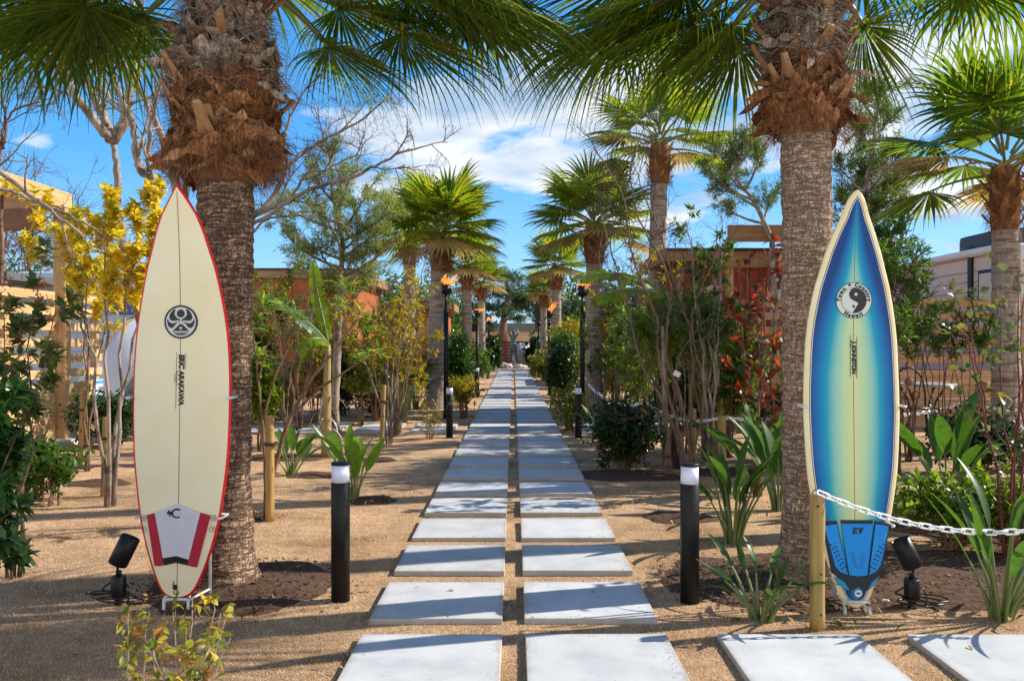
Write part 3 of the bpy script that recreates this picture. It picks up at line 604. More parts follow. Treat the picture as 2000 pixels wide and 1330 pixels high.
# porch gable beam on the right cabin
t = thing('porch', 'timber porch beams on posts in front of the rust red cabin', 'porch', (4.15, 13.7, 0))
m_ = MB(); m_.box((0, 0, 3.0), (1.5, .09, .26), bev=.005); m_.box((0, 0, 2.52), (1.8, .08, .12), bev=.005); m_.obj('beam', M['fascia'], t)
for x in (-.7, .7): m_ = MB(); m_.box((x, .1, 1.43), (.1, .1, 2.86), bev=.005); m_.obj('post', M['fencez'], t)
t2 = thing('wall_lamp', 'round black wall lamp on the rust red cabin', 'lamp', (X(1512, 14.55), 14.55, Z(548, 14.55)))
m_ = MB(); m_.lathe([(.02, 0), (.07, .01), (.075, .06), (.06, .12), (.02, .14)], n=20, M=Matrix.Rotation(pi/2, 3, 'X')); m_.obj('housing', M['black'], t2)
m_ = MB(); m_.lathe([(.02, .125), (.035, .145), (.01, .16)], n=12, M=Matrix.Rotation(pi/2, 3, 'X')); m_.obj('bulb', M['whitep'], t2)
poster = mat('paper_notice', (.72, .72, .76), .6, var=(14, (.20, .28, .55), .9, (1, 1, 1)))
poster2 = mat('paper_notice_red', (.72, .70, .68), .6, var=(12, (.6, .12, .08), .9, (1, 1, 1)))
for (px, py, w_, h_, pm, lb) in ((1528, 578, .24, .22, poster, 'white notice with blue print near the wall lamp on the rust red cabin'), (1390, 572, .34, .24, poster2, 'pale notice with red print on the left of the rust red cabin'), (1516, 612, .2, .12, poster, 'small blue print notice seen between the slats of the right fence')):
    m_ = MB(); m_.box((0, 0, 0), (w_, .008, h_)); o = m_.obj('notice', pm, None, (X(px, 14.58), 14.585, Z(py, 14.58))); tag(o, lb, 'notice')
# ---- right caravan
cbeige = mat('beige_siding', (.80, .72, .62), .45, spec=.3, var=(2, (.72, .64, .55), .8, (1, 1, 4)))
t = thing('caravan', 'beige ribbed caravan with dark framed door and roof air conditioner, behind the right fence', 'caravan', (9.0, 16.6, 0))
m_ = MB(); rbox(m_, (0, 0, 1.6), (2.4, 6.6, 2.45), .14); m_.obj('body', cbeige, t)
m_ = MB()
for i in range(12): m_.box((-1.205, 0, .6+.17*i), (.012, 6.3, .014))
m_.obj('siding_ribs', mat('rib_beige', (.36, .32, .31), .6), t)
m_ = MB(); m_.tube([(-1.24, -3.2, 2.78), (-1.24, 3.2, 2.78)], .07, 10); m_.obj('awning_roll', M['whitep'], t)
m_ = MB(); m_.box((-1.215, -2.55, 1.72), (.03, .82, 1.5), bev=.012); d_ = m_.obj('door', M['blackm'], t); m_ = MB(); m_.box((-1.24, -2.55, 1.74), (.03, .66, 1.34), bev=.012); m_.obj('door_panel', cbeige, d_)
m_ = MB(); m_.box((-1.22, -1.9, 2.35), (.05, .12, 1.1)); m_.obj('awning_arm', M['blackm'], t)
m_ = MB(); m_.box((-.5, -1.7, 3.0), (.9, 1.5, .34), bev=.09); ac = m_.obj('air_conditioner', mat('charcoal_plastic', (.045, .05, .055), .5), t)
m_ = MB()
for i in range(9): m_.box((-.9+.1*i, -2.46, 3.0), (.03, .03, .24))
m_.obj('grille', mat('grille_grey', (.13, .14, .15), .5), ac)
# ---- carport roof far left
t = thing('carport', 'dark flat carport roof behind the left fence, under the pergola', 'carport', (-11.0, 16.5, 0))
m_ = MB(); m_.box((0, 0, 2.40), (5, 4, .14), bev=.01); m_.box((0, -2.02, 2.22), (5, .08, .16)); m_.obj('roof', mat('carport_grey', (.10, .095, .09), .6), t)
for x in (-2.2, 0, 2.2): m_ = MB(); m_.tube([(x, -1.8, 0), (x, -1.8, 2.3)], .05, 8); m_.obj('post', M['blackm'], t)
# ---- far red slat fence
t = board_fence('slat_fence', 'dark red horizontal slat fence behind the statue', X(900, 47), X(1135, 47), 47, [1.25, 1.08, .91, .74, .57, .40, .23], 0, 5, M['redwood'], M['redwood'], 'X', .15, posth=1.3)
tag(t, group=None)
# ================================================================ PROPS
# ---- bollard lights
def make_bollard(label):
    t = thing('bollard_light', label, 'bollard light', (0, 0, 0), 0, 'black bollard lights along the path'); r = .0465
    m_ = MB(); m_.lathe([(r, 0), (r, .592), (r-.002, .594), (r-.006, .594)], n=40); m_.obj('post', M['black'], t)
    m_ = MB(); m_.lathe([(r-.003, .594), (r-.003, .679)], n=40); m_.obj('lens', M['lens'], t)
    m_ = MB(); m_.lathe([(r-.006, .679), (r, .6795), (r, .691), (r-.004, .694), (r-.02, .6945)], n=40); m_.obj('cap', M['black'], t)
    return t
bl = [(665, 1175, 'nearest bollard light on the left of the path, beside the cream surfboard'), (1347, 1180, 'nearest bollard light on the right of the path, left of the strappy plant'),
      (878, 855, 'second bollard light on the left of the path, by the bare shrub'), (1129.5, 855, 'second bollard light on the right, beside the dark round shrub'),
      (932, 774, 'third bollard light on the left of the path'), (1074, 773, 'third bollard light on the right of the path'),
      (953, 739, 'fourth bollard light on the left of the path'), (1052, 738, 'fourth bollard light on the right, near the columnar shrub'),
      (964, 722.5, 'farthest bollard light on the left, by the rocks of the statue'), (1041, 723.5, 'farthest bollard light on the right, by the rocks of the statue')]
b0 = make_bollard(bl[0][2])
for i, (px, py, lb) in enumerate(bl):
    d = GD(py)+.04; loc = (X(px, d), d, -.01)
    if i == 0: b0.location = loc
    else: dup(b0, loc, label=lb)

# ---- torches
flame = bpy.data.materials.new('gas_flame'); flame.use_nodes = True; nt = flame.node_tree; nt.nodes.remove(nt.nodes['Principled BSDF'])
em = nt.nodes.new('ShaderNodeEmission'); em.inputs[0].default_value = (1, .25, .04, 1); em.inputs[1].default_value = 1.0; tp = nt.nodes.new('ShaderNodeBsdfTransparent')
mx = nt.nodes.new('ShaderNodeMixShader'); tcn = nt.nodes.new('ShaderNodeTexCoord'); nn_ = nt.nodes.new('ShaderNodeTexNoise'); nn_.inputs['Scale'].default_value = 22
nt.links.new(tcn.outputs['Object'], nn_.inputs['Vector']); rr_ = ramp(nt, [(.38, (.0,)*3), (.64, (.8,)*3)]); nt.links.new(nn_.outputs['Fac'], rr_.inputs[0])
nt.links.new(rr_.outputs[0], mx.inputs[0]); nt.links.new(tp.outputs[0], mx.inputs[1]); nt.links.new(em.outputs[0], mx.inputs[2]); nt.links.new(mx.outputs[0], nt.nodes['Material Output'].inputs[0])
def make_torch(px, d, ytop, label, lit, seed=0):
    t = thing('torch', label, 'torch', (X(px, d), d, 0), 0, 'tall black gas torches along the path'); zt = Z(ytop, d)
    rr = random.Random(seed)
    m_ = MB(); m_.tube([(0, 0, 0), (0, 0, zt-.42)], .042, 16); m_.tube([(0, 0, zt-.42), (0, 0, zt-.17)], .02, 12); m_.obj('pole', M['black'], t)
    m_ = MB(); m_.lathe([(.03, zt-.18), (.075, zt-.172), (.075, zt), (.065, zt), (.062, zt-.04), (.02, zt-.05)], n=24); m_.box((.085, 0, zt-.11), (.03, .04, .07), bev=.004); m_.obj('burner', M['black'], t)
    if lit:
        m_ = MB()
        for q in range(9):
            a = rr.random()*6.3; x, y = .05*cos(a), .04*sin(a); L = rr.uniform(.08, .22)*lit; dx = rr.uniform(.0, .26); path = []; rad = []
            for i in range(8):
                u = i/7; path.append((x+dx*u**1.4+.03*sin(u*5+q), y+.03*sin(u*4+q*2), zt-.02+L*u)); rad.append(.024*(sin(pi*(.15+.85*u))**.8)*(1+.5*sin(u*9+q*2))+.001)
            m_.tube(path, rad, 8)
        m_.obj('flame', flame, t)
    return t
make_torch(871, 14.5, 555, 'lit torch nearest on the left, in front of a grey palm trunk', .95, 1)
make_torch(1137.5, 14.5, 558, 'torch nearest on the right, beside the palm trunk right of the path', .6, 2)
make_torch(932, 24.5, 606, 'slim torch with a small flame, second on the left of the path', .35, 3)
make_torch(1073, 24.5, 607, 'lit torch second on the right of the path, in front of the columnar shrub', 1.5, 4)
make_torch(955, 35, 626, 'small far torch third on the left of the path', .7, 5)
make_torch(1052, 35, 628, 'small far torch third on the right of the path', 0, 6)

# ---- posts and chains
def round_post(px, ptop, d, label, r=.033, hgt=.6, knots=True, m='postw', tilt=(0, 0), name='wooden_post'):
    x = X(px, d); t = thing(name, label, 'post', (x, d, 0)); zt = hgt
    tx, ty = tilt
    m_ = MB(); k = 8; m_.tube([V((tx*i/k, ty*i/k, -.02+(zt+.02)*i/k)) for i in range(k)]+[V((tx, ty, zt-.004)), V((tx, ty, zt))], [r*(1+.02*sin(i*2.1)) for i in range(k)]+[r, r*.93], 22, wob=.04)
    m_.obj('shaft', M[m], t)
    if knots:
        for z in (.92, .42, .12):
            q = MB(); q.lathe([(.006, 0), (.0055, .003), (.002, .004)], (-.008 if z > .9 else .006, -r+.001, zt*z), 10, M=Matrix.Rotation(pi/2, 3, 'X')); q.obj('knot', mat_knot, t)
    return t
mat_knot = mat('wood_knot', (.07, .035, .02), .8)
round_post(1596, 967, 3.86, 'pale round wooden post in front of the blue surfboard, holding the near white chain', .033, .6)
pts = {}
for key, px, d, lb in (('A', 1148, 14.5, 'wooden chain post beside the second bollard on the right'), ('B', 1262, 10.0, 'wooden chain post behind the dark round shrub'),
                       ('C', 1410, 8.0, 'wooden chain post hidden among the red leaved tree'), ('F', 1880, 10.0, 'short wooden chain post behind the strappy plants right of the blue surfboard'),
                       ('S', 1281, 14.0, 'far wooden chain post behind the small grey palm trunk')):
    round_post(px, 0, d, lb, .034, .6, False); pts[key] = V((X(px, d), d, .58))
def links(a, b, sag, pitch=.047, wr=.0045, lw=.012, hl=.032):
    mb = MB(); n0 = 60; path = []
    for i in range(n0+1):
        u = i/n0; p_ = a.lerp(b, u); p_.z -= sag*4*u*(1-u); path.append(p_)
    acc = [0]
    for i in range(n0): acc.append(acc[-1]+(path[i+1]-path[i]).length)
    n = int(acc[-1]/pitch); j = 0
    for k in range(n):
        s = (k+.5)*acc[-1]/n
        while acc[j+1] < s: j += 1
        u = (s-acc[j])/(acc[j+1]-acc[j]); c = path[j].lerp(path[j+1], u); t_ = (path[j+1]-path[j]).normalized()
        up = V((0, 0, 1)); sd = t_.cross(up).normalized(); up = sd.cross(t_)
        A = (sd*.8+up*.6) if k % 2 else (sd*-.6+up*.8)
        ring = []
        for q in range(14):
            an = 2*pi*q/14; cx, cy = cos(an), sin(an); ring.append(c+t_*(cx*lw*.95+(hl-lw)*(1 if cx > 0 else -1))+A*(cy*lw))
        m6 = 5; vs = []
        nrm = t_.cross(A)
        for q in range(14):
            p_ = ring[q]; rad = (p_-c); tan = (ring[(q+1) % 14]-ring[q-1]).normalized(); o_ = tan.cross(nrm)
            for w_ in range(m6): an = 2*pi*w_/m6; vs.append(p_+(o_*cos(an)+nrm*sin(an))*wr)
        mb.add(vs, [(q*m6+w_, q*m6+(w_+1) % m6, ((q+1) % 14)*m6+(w_+1) % m6, ((q+1) % 14)*m6+w_) for q in range(14) for w_ in range(m6)], 0, True)
    return mb
def chain(a, b, sag, label, **k):
    o = links(a, b, sag, **k).obj('chain', M['whitep']); tag(o, label, 'chain', 'white plastic chains between the posts'); return o
pa = V((X(1599, 3.84), 3.84, .612)); pb = V((X(2150, 3.84), 3.84, Z(1010, 3.84)))
mm_ = chain(pa, pb, .115, 'white plastic chain hanging from the near post across the blue surfboard')
hk = MB(); hk.tube([V((X(1590, 3.86)+.02*cos(a_)+.012, 3.86, .6+.022*sin(a_))) for a_ in [i*pi/8 for i in range(9)]], .0022, 6); tag(hk.obj('cable_tie', M['rubber']), 'black cable tie holding the chain to the near post top', 'cable tie')
chain(pts['A'], pts['B'], .14, 'white chain sagging between the posts left of and behind the dark round shrub', wr=.007, lw=.016, hl=.036, pitch=.06)
chain(pts['B'], pts['C'], .10, 'white chain passing behind the bare stems toward the red leaved tree', wr=.006, lw=.014, hl=.034, pitch=.055)
pE = V((X(1640, 9), 9, .58)); chain(pts['C'], pE, .05, 'white chain reaching the right near palm trunk', wr=.006, lw=.014, hl=.034, pitch=.055)
chain(pE, pts['F'], .1, 'white chain between the blue surfboard and the leaning stake', wr=.006, lw=.014, hl=.034, pitch=.055)
chain(pts['F'], V((X(2120, 10), 10, .6)), .09, 'white chain running to the right edge from the leaning stake', wr=.006, lw=.014, hl=.034, pitch=.055)
chain(pts['S'], V((X(1400, 12.5), 12.5, .6)), .08, 'far white chain behind the palm trunks on the right', wr=.007, lw=.016, hl=.036, pitch=.06)
round_post(1640, 0, 9, 'wooden chain post behind the right near palm', .034, .6, False)

# ---- surfboards
def lerp_tab(tab, z):
    if z <= tab[0][0]: return tab[0][1]
    for (a, va), (b, vb) in zip(tab, tab[1:]):
        if z <= b: return va+(vb-va)*(z-a)/(b-a)
    return tab[-1][1]
def smooth_tab(tab, z):
    return (lerp_tab(tab, z-.012)+2*lerp_tab(tab, z)+lerp_tab(tab, z+.012))/4
class Board:
    """a shortboard standing on its tail; local x across, z along, -y the deck"""
    def __init__(s, tab, T=.062):
        s.tab = tab; s.L = tab[-1][0]; s.T = T
    def hw(s, z): return max(.0008, smooth_tab(s.tab, z) if .02 < z < s.L-.015 else lerp_tab(s.tab, z))
    def rock(s, z):
        u = z/s.L; return -.10*max(0, (u-.45)/.55)**2.6-.018*max(0, (.3-u)/.3)**2
    def th(s, z): u = z/s.L; return s.T*(.22+.78*min(1, sin(pi*min(1, max(0, .06+u*.90)))**.55*1.02))
    def deck(s, x, z):
        hw = s.hw(z); u = min(1, abs(x)/hw); T = s.th(z)
        return s.rock(z)-T/2*(1-.42*u**2.6)*(max(0, 1-u**9))**.5
    def mesh(s, name, mats, t, inset=.90, railfn=None):
        N, K = 110, 40; mb = MB(); vs = []; att = []
        for j in range(N+1):
            q = j/N; z = s.L*(q-.035*sin(2*pi*q)); z = min(max(z, 0.0), s.L-.0004); hw = s.hw(z); T = s.th(z)
            for i in range(K):
                a = 2*pi*i/K; ca, sa = cos(a), sin(a); u = (abs(ca)**.80)*(1 if ca > 0 else -1)
                dome = (1-.42*abs(u)**2.6)
                y = -(abs(sa)**.62)*(1 if sa > 0 else -1)*T/2*(dome if sa > 0 else .82*(1-.25*abs(u)**3))
                vs.append(V((u*hw, s.rock(z)+y, z))); att.append((abs(u) if sa > -.3 else 1.2))
        fs = [(j*K+i, (j+1)*K+i, (j+1)*K+(i+1) % K, j*K+(i+1) % K) for j in range(N) for i in range(K)]
        mb.add(vs, fs, 0, True); mb.add([V(v_) for v_ in vs[:K]], [tuple(range(K))], 0, False); mb.add([V(v_) for v_ in vs[-K:]], [tuple(reversed(range(K)))], 0, False)
        att = att+att[:K]+att[-K:]
        o = mb.obj(name, mats, t, recalc=True)
        at = o.data.attributes.new('edge', 'FLOAT', 'POINT'); at.data.foreach_set('value', att)
        return o
    def decal(s, t, name, m, rows, off=.0015, nx=10, thick=0):
        """rows: list of (z, x left, x right); follows the deck"""
        mb = MB(); vs = []
        for z, a, b in rows:
            for i in range(nx+1):
                x = a+(b-a)*i/nx; vs.append(V((x, s.deck(x, z)-off, z)))
        k = nx+1; n = len(rows)
        fs = [(j*k+i, j*k+i+1, (j+1)*k+i+1, (j+1)*k+i) for j in range(n-1) for i in range(nx)]
        mb.add(vs, fs, 0, False)
        if thick:                                   # close the sides down to the deck
            loop = [i for i in range(k)]+[j*k+nx for j in range(1, n)]+[(n-1)*k+i for i in range(nx-1, -1, -1)]+[j*k for j in range(n-2, 0, -1)]
            low = [vs[i]+V((0, thick, 0)) for i in loop]; o = len(mb.v); mb.v += low; L_ = len(loop)
            for i in range(L_): mb.f.append((loop[i], loop[(i+1) % L_], o+(i+1) % L_, o+i)); mb.m.append(0); mb.sm.append(False)
        return mb.obj(name, m, t, recalc=True)
    def poly(s, t, name, m, polys, off=.002):
        """flat printed shapes laid on the deck; triangulated with a fine fan via bmesh"""
        bm = bmesh.new()
        for pl in polys:
            vs = [bm.verts.new((x, 0, z)) for x, z in pl]
            try: bm.faces.new(vs)
            except ValueError: pass
        bmesh.ops.triangulate(bm, faces=bm.faces[:])
        for v_ in bm.verts: v_.co.y = s.deck(v_.co.x, v_.co.z)-off
        me = bpy.data.meshes.new(name); bm.to_mesh(me); bm.free(); me.materials.append(m); o = bpy.data.objects.new(name, me); COL.objects.link(o); o.parent = t; return o
    def text(s, t, name, body, size, m, x, z, rot, off=.002, **k):
        me = text_mesh(body, size, m, **k); c, s_ = cos(rot), sin(rot)
        for v_ in me.vertices:
            a, b = v_.co.x, v_.co.y; xx, zz_ = x+a*c-b*s_, z+a*s_+b*c; v_.co = (xx, s.deck(xx, zz_)-off, zz_)
        o = bpy.data.objects.new(name, me); COL.objects.link(o); o.parent = t; return o
def circ(cx, cz, r, n=40, a0=0, a1=2*pi): return [(cx+r*cos(a0+(a1-a0)*i/n), cz+r*sin(a0+(a1-a0)*i/n)) for i in range(n)]
def annulus(cx, cz, r0, r1, n=64, a0=0, a1=2*pi):
    out = []
    for i in range(n):
        a, b = a0+(a1-a0)*i/n, a0+(a1-a0)*(i+1)/n
        out.append([(cx+r0*cos(a), cz+r0*sin(a)), (cx+r1*cos(a), cz+r1*sin(a)), (cx+r1*cos(b), cz+r1*sin(b)), (cx+r0*cos(b), cz+r0*sin(b))])
    return out
def stroke(pts, w0, w1=None):
    w1 = w0 if w1 is None else w1; out = []; n = len(pts); L = []; R = []
    for i in range(n):
        a = pts[max(0, i-1)]; b = pts[min(n-1, i+1)]; dx, dy = b[0]-a[0], b[1]-a[1]; l = sqrt(dx*dx+dy*dy) or 1; w_ = (w0+(w1-w0)*i/(n-1))/2
        L.append((pts[i][0]-dy/l*w_, pts[i][1]+dx/l*w_)); R.append((pts[i][0]+dy/l*w_, pts[i][1]-dx/l*w_))
    for i in range(n-1): out.append([L[i], L[i+1], R[i+1], R[i]])
    return out
def star(cx, cz, R, r, n=5, rot=pi/2): return [(cx+(R if i % 2 == 0 else r)*cos(rot+pi*i/n), cz+(R if i % 2 == 0 else r)*sin(rot+pi*i/n)) for i in range(2*n)]
def boardmat(name):
    m = bpy.data.materials.new(name); m.use_nodes = True; nt = m.node_tree; b = nt.nodes['Principled BSDF']
    b.inputs['Roughness'].default_value = .40; b.inputs['Specular IOR Level'].default_value = .28; b.inputs['Coat Weight'].default_value = .05; b.inputs['Coat Roughness'].default_value = .15
    at = nt.nodes.new('ShaderNodeAttribute'); at.attribute_name = 'edge'; tcn = nt.nodes.new('ShaderNodeTexCoord')
    n = nt.nodes.new('ShaderNodeTexNoise'); n.inputs['Scale'].default_value = 5; n.inputs['Detail'].default_value = 6; nt.links.new(tcn.outputs['Object'], n.inputs['Vector'])
    vo = nt.nodes.new('ShaderNodeTexVoronoi'); vo.inputs['Scale'].default_value = 26; nt.links.new(tcn.outputs['Object'], vo.inputs['Vector'])
    sp = ramp(nt, [(.0, (.45,)*3), (.035, (1,)*3)]); nt.links.new(vo.outputs['Distance'], sp.inputs[0])
    sx = nt.nodes.new('ShaderNodeSeparateXYZ'); nt.links.new(tcn.outputs['Object'], sx.inputs[0])
    return m, nt, b, at.outputs['Fac'], n.outputs['Fac'], sp.outputs[0], sx.outputs
SC = 4.1/F
def tabof(rows, ytail, d): return sorted([((ytail-y)*d/F, w_*d/F) for y, w_ in rows])
# cream board: half widths in photograph pixels at each height
rowsL = [(362, .3), (370, 6), (385, 16), (400, 25), (418, 35.5), (450, 48), (485, 58), (520, 68.5), (553, 76), (590, 83), (620, 88), (655, 92.5), (688, 95), (730, 97), (770, 97.5), (820, 97), (879, 95), (915, 92), (945, 88.5), (980, 84), (1011, 79.5), (1045, 72), (1078, 63), (1105, 54), (1127, 45.5), (1142, 39), (1152, 33), (1160, 26), (1164, 18), (1166, 10)]
dL = 4.16; BL = Board(tabof(rowsL, 1166, dL), .060)
m, nt, b, edge, nf, spk, xyz = boardmat('cream_resin')
c_ = ramp(nt, [(.3, (.84, .73, .44)), (.7, (.88, .80, .56))]); nt.links.new(nf, c_.inputs[0])
edl = nt.nodes.new('ShaderNodeAttribute'); edl.attribute_name = 'edgedist'; er = ramp(nt, [(.49, (1, 1, 1)), (.51, (0, 0, 0))]); nt.links.new(math_n(nt, 'MULTIPLY', edl.outputs['Fac'], 45.0), er.inputs[0])
nt.links.new(mixc(nt, er.outputs[0], mixc(nt, 1, c_.outputs[0], spk, 'MULTIPLY'), (.70, .010, .014)), b.inputs['Base Color'])
t = thing('surfboard', 'cream surfboard with red rails, round black emblem and red and white traction pad', 'surfboard', (X(350.5, dL), dL, Z(1166, dL)))
t.rotation_euler = (radians(-2.2), radians(.0), 0)
blo = BL.mesh('board', m, t)
strg = mat('stringer_wood', (.25, .12, .05), .5)
zt = lambda y: (1166-y)*dL/F
BL.decal(t, 'stringer', strg, [(.01+i*(BL.L-.05)/50, -.0016, .0016) for i in range(51)], .0012, 1)
# emblem
ex, ez, R_ = .003, zt(629), .081
BL.poly(t, 'emblem', inkb, annulus(ex, ez, 0.0, R_), .0020)
silver = mat('silver_print', (.62, .63, .60), .4)
BL.poly(t, 'emblem_ground', silver, annulus(ex, ez, 0.0, R_*.885), .0030)
def E(u, v): return (ex+u*R_, ez+v*R_)
blk = []
for sg in (-1, 1):
    # upper petals
    blk.append([E(sg*u, v) for u, v in [(.04, .12), (.09, .20), (.20, .27), (.36, .40), (.40, .60), (.30, .78), (.40, .76), (.55, .62), (.66, .44), (.70, .25), (.63, .12), (.50, .06), (.36, .06), (.22, .10), (.12, .08), (.05, .02)]])
    # lower petals
    blk.append([E(sg*u, v) for u, v in [(.80, .20), (.82, .0), (.76, -.22), (.64, -.36), (.52, -.36), (.40, -.28), (.30, -.14), (.20, -.02), (.10, -.06), (.06, -.02), (.14, .00), (.26, -.0), (.40, -.08), (.56, -.08), (.70, .02)]])
blk.append([E(u, v) for u, v in [(-.50, -.54), (.50, -.54), (.30, -.40), (.12, -.16), (.04, -.12), (0, -.24), (-.04, -.12), (-.12, -.16), (-.30, -.40)]])
blk.append([E(u, v) for u, v in [(-.50, -.60)]+[(.5-.0, -.60)]+[(.36, -.72), (.2, -.78), (0, -.80), (-.2, -.78), (-.36, -.72)]])
BL.poly(t, 'emblem_petals', inkb, blk+annulus(ex, ez+.50*R_, 0, .235*R_, 32), .0040)
BL.poly(t, 'emblem_detail', silver, [star(*E(0, -.36), .11*R_, .04*R_, 6), [E(-.015, -.54), E(.015, -.54), E(.015, -.36), E(-.015, -.36)]]+stroke([E(-.42+.84*i/24, -.66+.018*sin(i*1.57)) for i in range(25)], .03*R_)+
        stroke([E(.30*cos(a_), .50+.30*sin(a_)) for a_ in [i*2*pi/30 for i in range(31)]], .07*R_), .0050)
BL.text(t, 'lettering', 'ERIC ARAKAWA', .0345, inkb, X(352.5, dL)-X(350.5, dL), zt(742), -pi/2, shear=.10, bold=.0018, spacing=.96)
BL.text(t, 'small_lettering', 'DESIGNED BY', .0125, inkb, .023, zt(706), -pi/2, shear=.2)
BL.text(t, 'script_lettering', 'Hawaii', .020, inkb, -.016, zt(738), -pi/2, shear=.4, spacing=1.3)
BL.poly(t, 'rule_line', inkb, [[(-.0185, zt(687)), (-.0165, zt(687)), (-.0185, zt(798)), (-.0205, zt(798))]]+stroke([(-.024-.004*sin(i*pi/10), zt(733+i*1.3)) for i in range(11)], .0012)+stroke([(-.024+.004*sin(i*pi/10)-.004, zt(731+i*1.3)) for i in range(11)], .0012), .002)
# traction pad
padw = mat('white_foam_pad', (.64, .64, .68), .85, var=(30, (.56, .57, .61), .6, (1, 1, 1))); padr = mat('red_foam_pad', (.42, .012, .035), .8); padk = mat('black_foam_pad', (.008, .008, .009), .8)
kx = dL/F
def rowsp(f, n=14): return [f(i/n) for i in range(n+1)]
# white centre: top is a peak, bottom a shallow chevron -> rows follow a bent line, so build by columns
def colpad(name, m, cols, off=.006, nz=16):
    mb = MB(); vs = []
    for (xt, yt, xb, yb) in cols:
        for j in range(nz+1):
            u = j/nz; x = (xt+(xb-xt)*u)*kx; z = zt(yt+(yb-yt)*u); vs.append(V((x, BL.deck(x, z)-off, z)))
    k = nz+1; n = len(cols); mb.add(vs, [(i*k+j, (i+1)*k+j, (i+1)*k+j+1, i*k+j+1) for i in range(n-1) for j in range(nz)], 0, False)
    loop = [j for j in range(k)]+[i*k+nz for i in range(1, n)]+[(n-1)*k+j for j in range(nz-1, -1, -1)]+[i*k for i in range(n-2, 0, -1)]
    o = len(mb.v); mb.v += [vs[i]+V((0, off, 0)) for i in loop]; L_ = len(loop)
    for i in range(L_): mb.f.append((loop[i], loop[(i+1) % L_], o+(i+1) % L_, o+i)); mb.m.append(0); mb.sm.append(False)
    return mb.obj(name, m, t, recalc=True)
def cols(l, c, r, n=6):
    out = []
    for i in range(n+1):
        u = i/n; out.append(tuple(l[q]+(c[q]-l[q])*u for q in range(4)))
    for i in range(1, n+1):
        u = i/n; out.append(tuple(c[q]+(r[q]-c[q])*u for q in range(4)))
    return out
pw = colpad('traction_pad', padw, cols((-46, 1000, -28, 1087), (-2, 982, -2, 1083), (43, 1000, 22, 1090)))
colpad('traction_pad_side', padr, cols((-62, 1005, -45, 1102), (-54, 1003, -35, 1103), (-46.4, 1000.3, -27, 1101), 3))
colpad('traction_pad_side', padr, cols((43.4, 1000.3, 20, 1101), (53, 1003, 30, 1104), (62, 1006, 38, 1105), 3))
colpad('traction_pad_tail', padk, cols((-28, 1088, -25, 1101), (-2, 1083.5, -2, 1096), (21.6, 1091, 19.6, 1101)))
mb = MB()
for iy in range(12):
    for ix in range(-5, 6):
        y = 994+iy*7.4; x = -1.5+ix*7.2
        if abs(x+2) < 43-iy*1.6 and y > 986+abs(x+2)*.42: c = V((x*kx, BL.deck(x*kx, zt(y))-.0068, zt(y))); mb.box(c, (.009, .002, .009), bev=.0008)
mb.obj('pad_grip', padw, pw)
lg = [star(-14.5*kx, zt(1001), .0185, .0075, 5, 2.0)]+stroke([((-2+9*cos(a_))*kx, zt(1001-8*sin(a_))) for a_ in [radians(48+i*24) for i in range(12)]], .010, .006)
BL.poly(t, 'pad_logo', inkb, lg, .0100)
# fin plugs
for sx in (-1, 1):
    for yy in (1011, 1033):
        BL.poly(t, 'screw_plug', inkb, annulus((66.5 if sx > 0 else -69)*kx*(.985 if yy > 1020 else 1), zt(yy), .0125, .0145, 30)+stroke([((66.5 if sx > 0 else -69)*kx+(-.006+.012*i/6), zt(yy)+.005*sin(i*1.6)) for i in range(7)], .0018)+annulus((66.5 if sx > 0 else -69)*kx, zt(yy), .0, .0028, 10), .0022)
# leash plug and string
mb = MB(); mb.lathe([(.014, 0), (.012, .004), (.004, .005)], (-.008, BL.deck(0, zt(1143))-.002, zt(1143)), 6, M=Matrix.Rotation(pi/2, 3, 'X')); lp = mb.obj('leash_plug', inkb, t)
y0 = BL.deck(0, zt(1145))-.007; mb = MB(); mb.tube([V((-.012, y0, zt(1143))), V((-.016, y0, zt(1137))), V((-.013, y0, zt(1131)))], .0024, 6)
mb.tube([V((-.003+.011*cos(a_)*(1 if sin(a_) < .5 else .6), y0+.002, zt(1150)-.0+.013*sin(a_)-.004)) for a_ in [i*2*pi/16 for i in range(17)]], .0017, 6, cap=False); mb.obj('leash_string', M['rubber'], t)

# blue airbrushed board
rowsR = [(375, 3), (379, 8), (387, 14), (400, 20), (426, 28.5), (455, 41), (492, 54.5), (525, 64), (558, 73.5), (590, 80), (625, 86), (660, 90), (691, 92), (757, 94.5), (813, 95), (879, 92), (915, 89.5), (945, 86), (980, 80.5), (1011, 75), (1045, 67), (1078, 58), (1105, 50.5), (1130, 42), (1150, 35.5), (1165, 30), (1174, 24), (1180, 16), (1182, 9)]
dR = 4.12; BR = Board(tabof(rowsR, 1182, dR), .060)
m, nt, b, edge, nf, spk, xyz = boardmat('airbrushed_resin')
u_ = math_n(nt, 'MULTIPLY', xyz[2], 1/BR.L)
nose = math_n(nt, 'MULTIPLY', math_n(nt, 'POWER', math_n(nt, 'MAXIMUM', math_n(nt, 'SUBTRACT', u_, .55), 0.0), 1.5), 2.6)
tail = math_n(nt, 'MULTIPLY', math_n(nt, 'MAXIMUM', math_n(nt, 'SUBTRACT', .2, u_), 0.0), 3.2)
tt_ = math_n(nt, 'ADD', math_n(nt, 'ADD', edge, math_n(nt, 'MULTIPLY', nf, .10)), math_n(nt, 'ADD', nose, tail))
cr_ = ramp(nt, [(.06, (.66, .70, .32)), (.28, (.48, .66, .36)), (.45, (.24, .55, .45)), (.60, (.0, .33, .46)), (.72, (.0, .20, .44)), (.86, (.0, .105, .34)), (.97, (.0, .050, .20))])
nt.links.new(tt_, cr_.inputs[0])
hwn = nt.nodes.new('ShaderNodeAttribute'); hwn.attribute_name = 'edgedist'
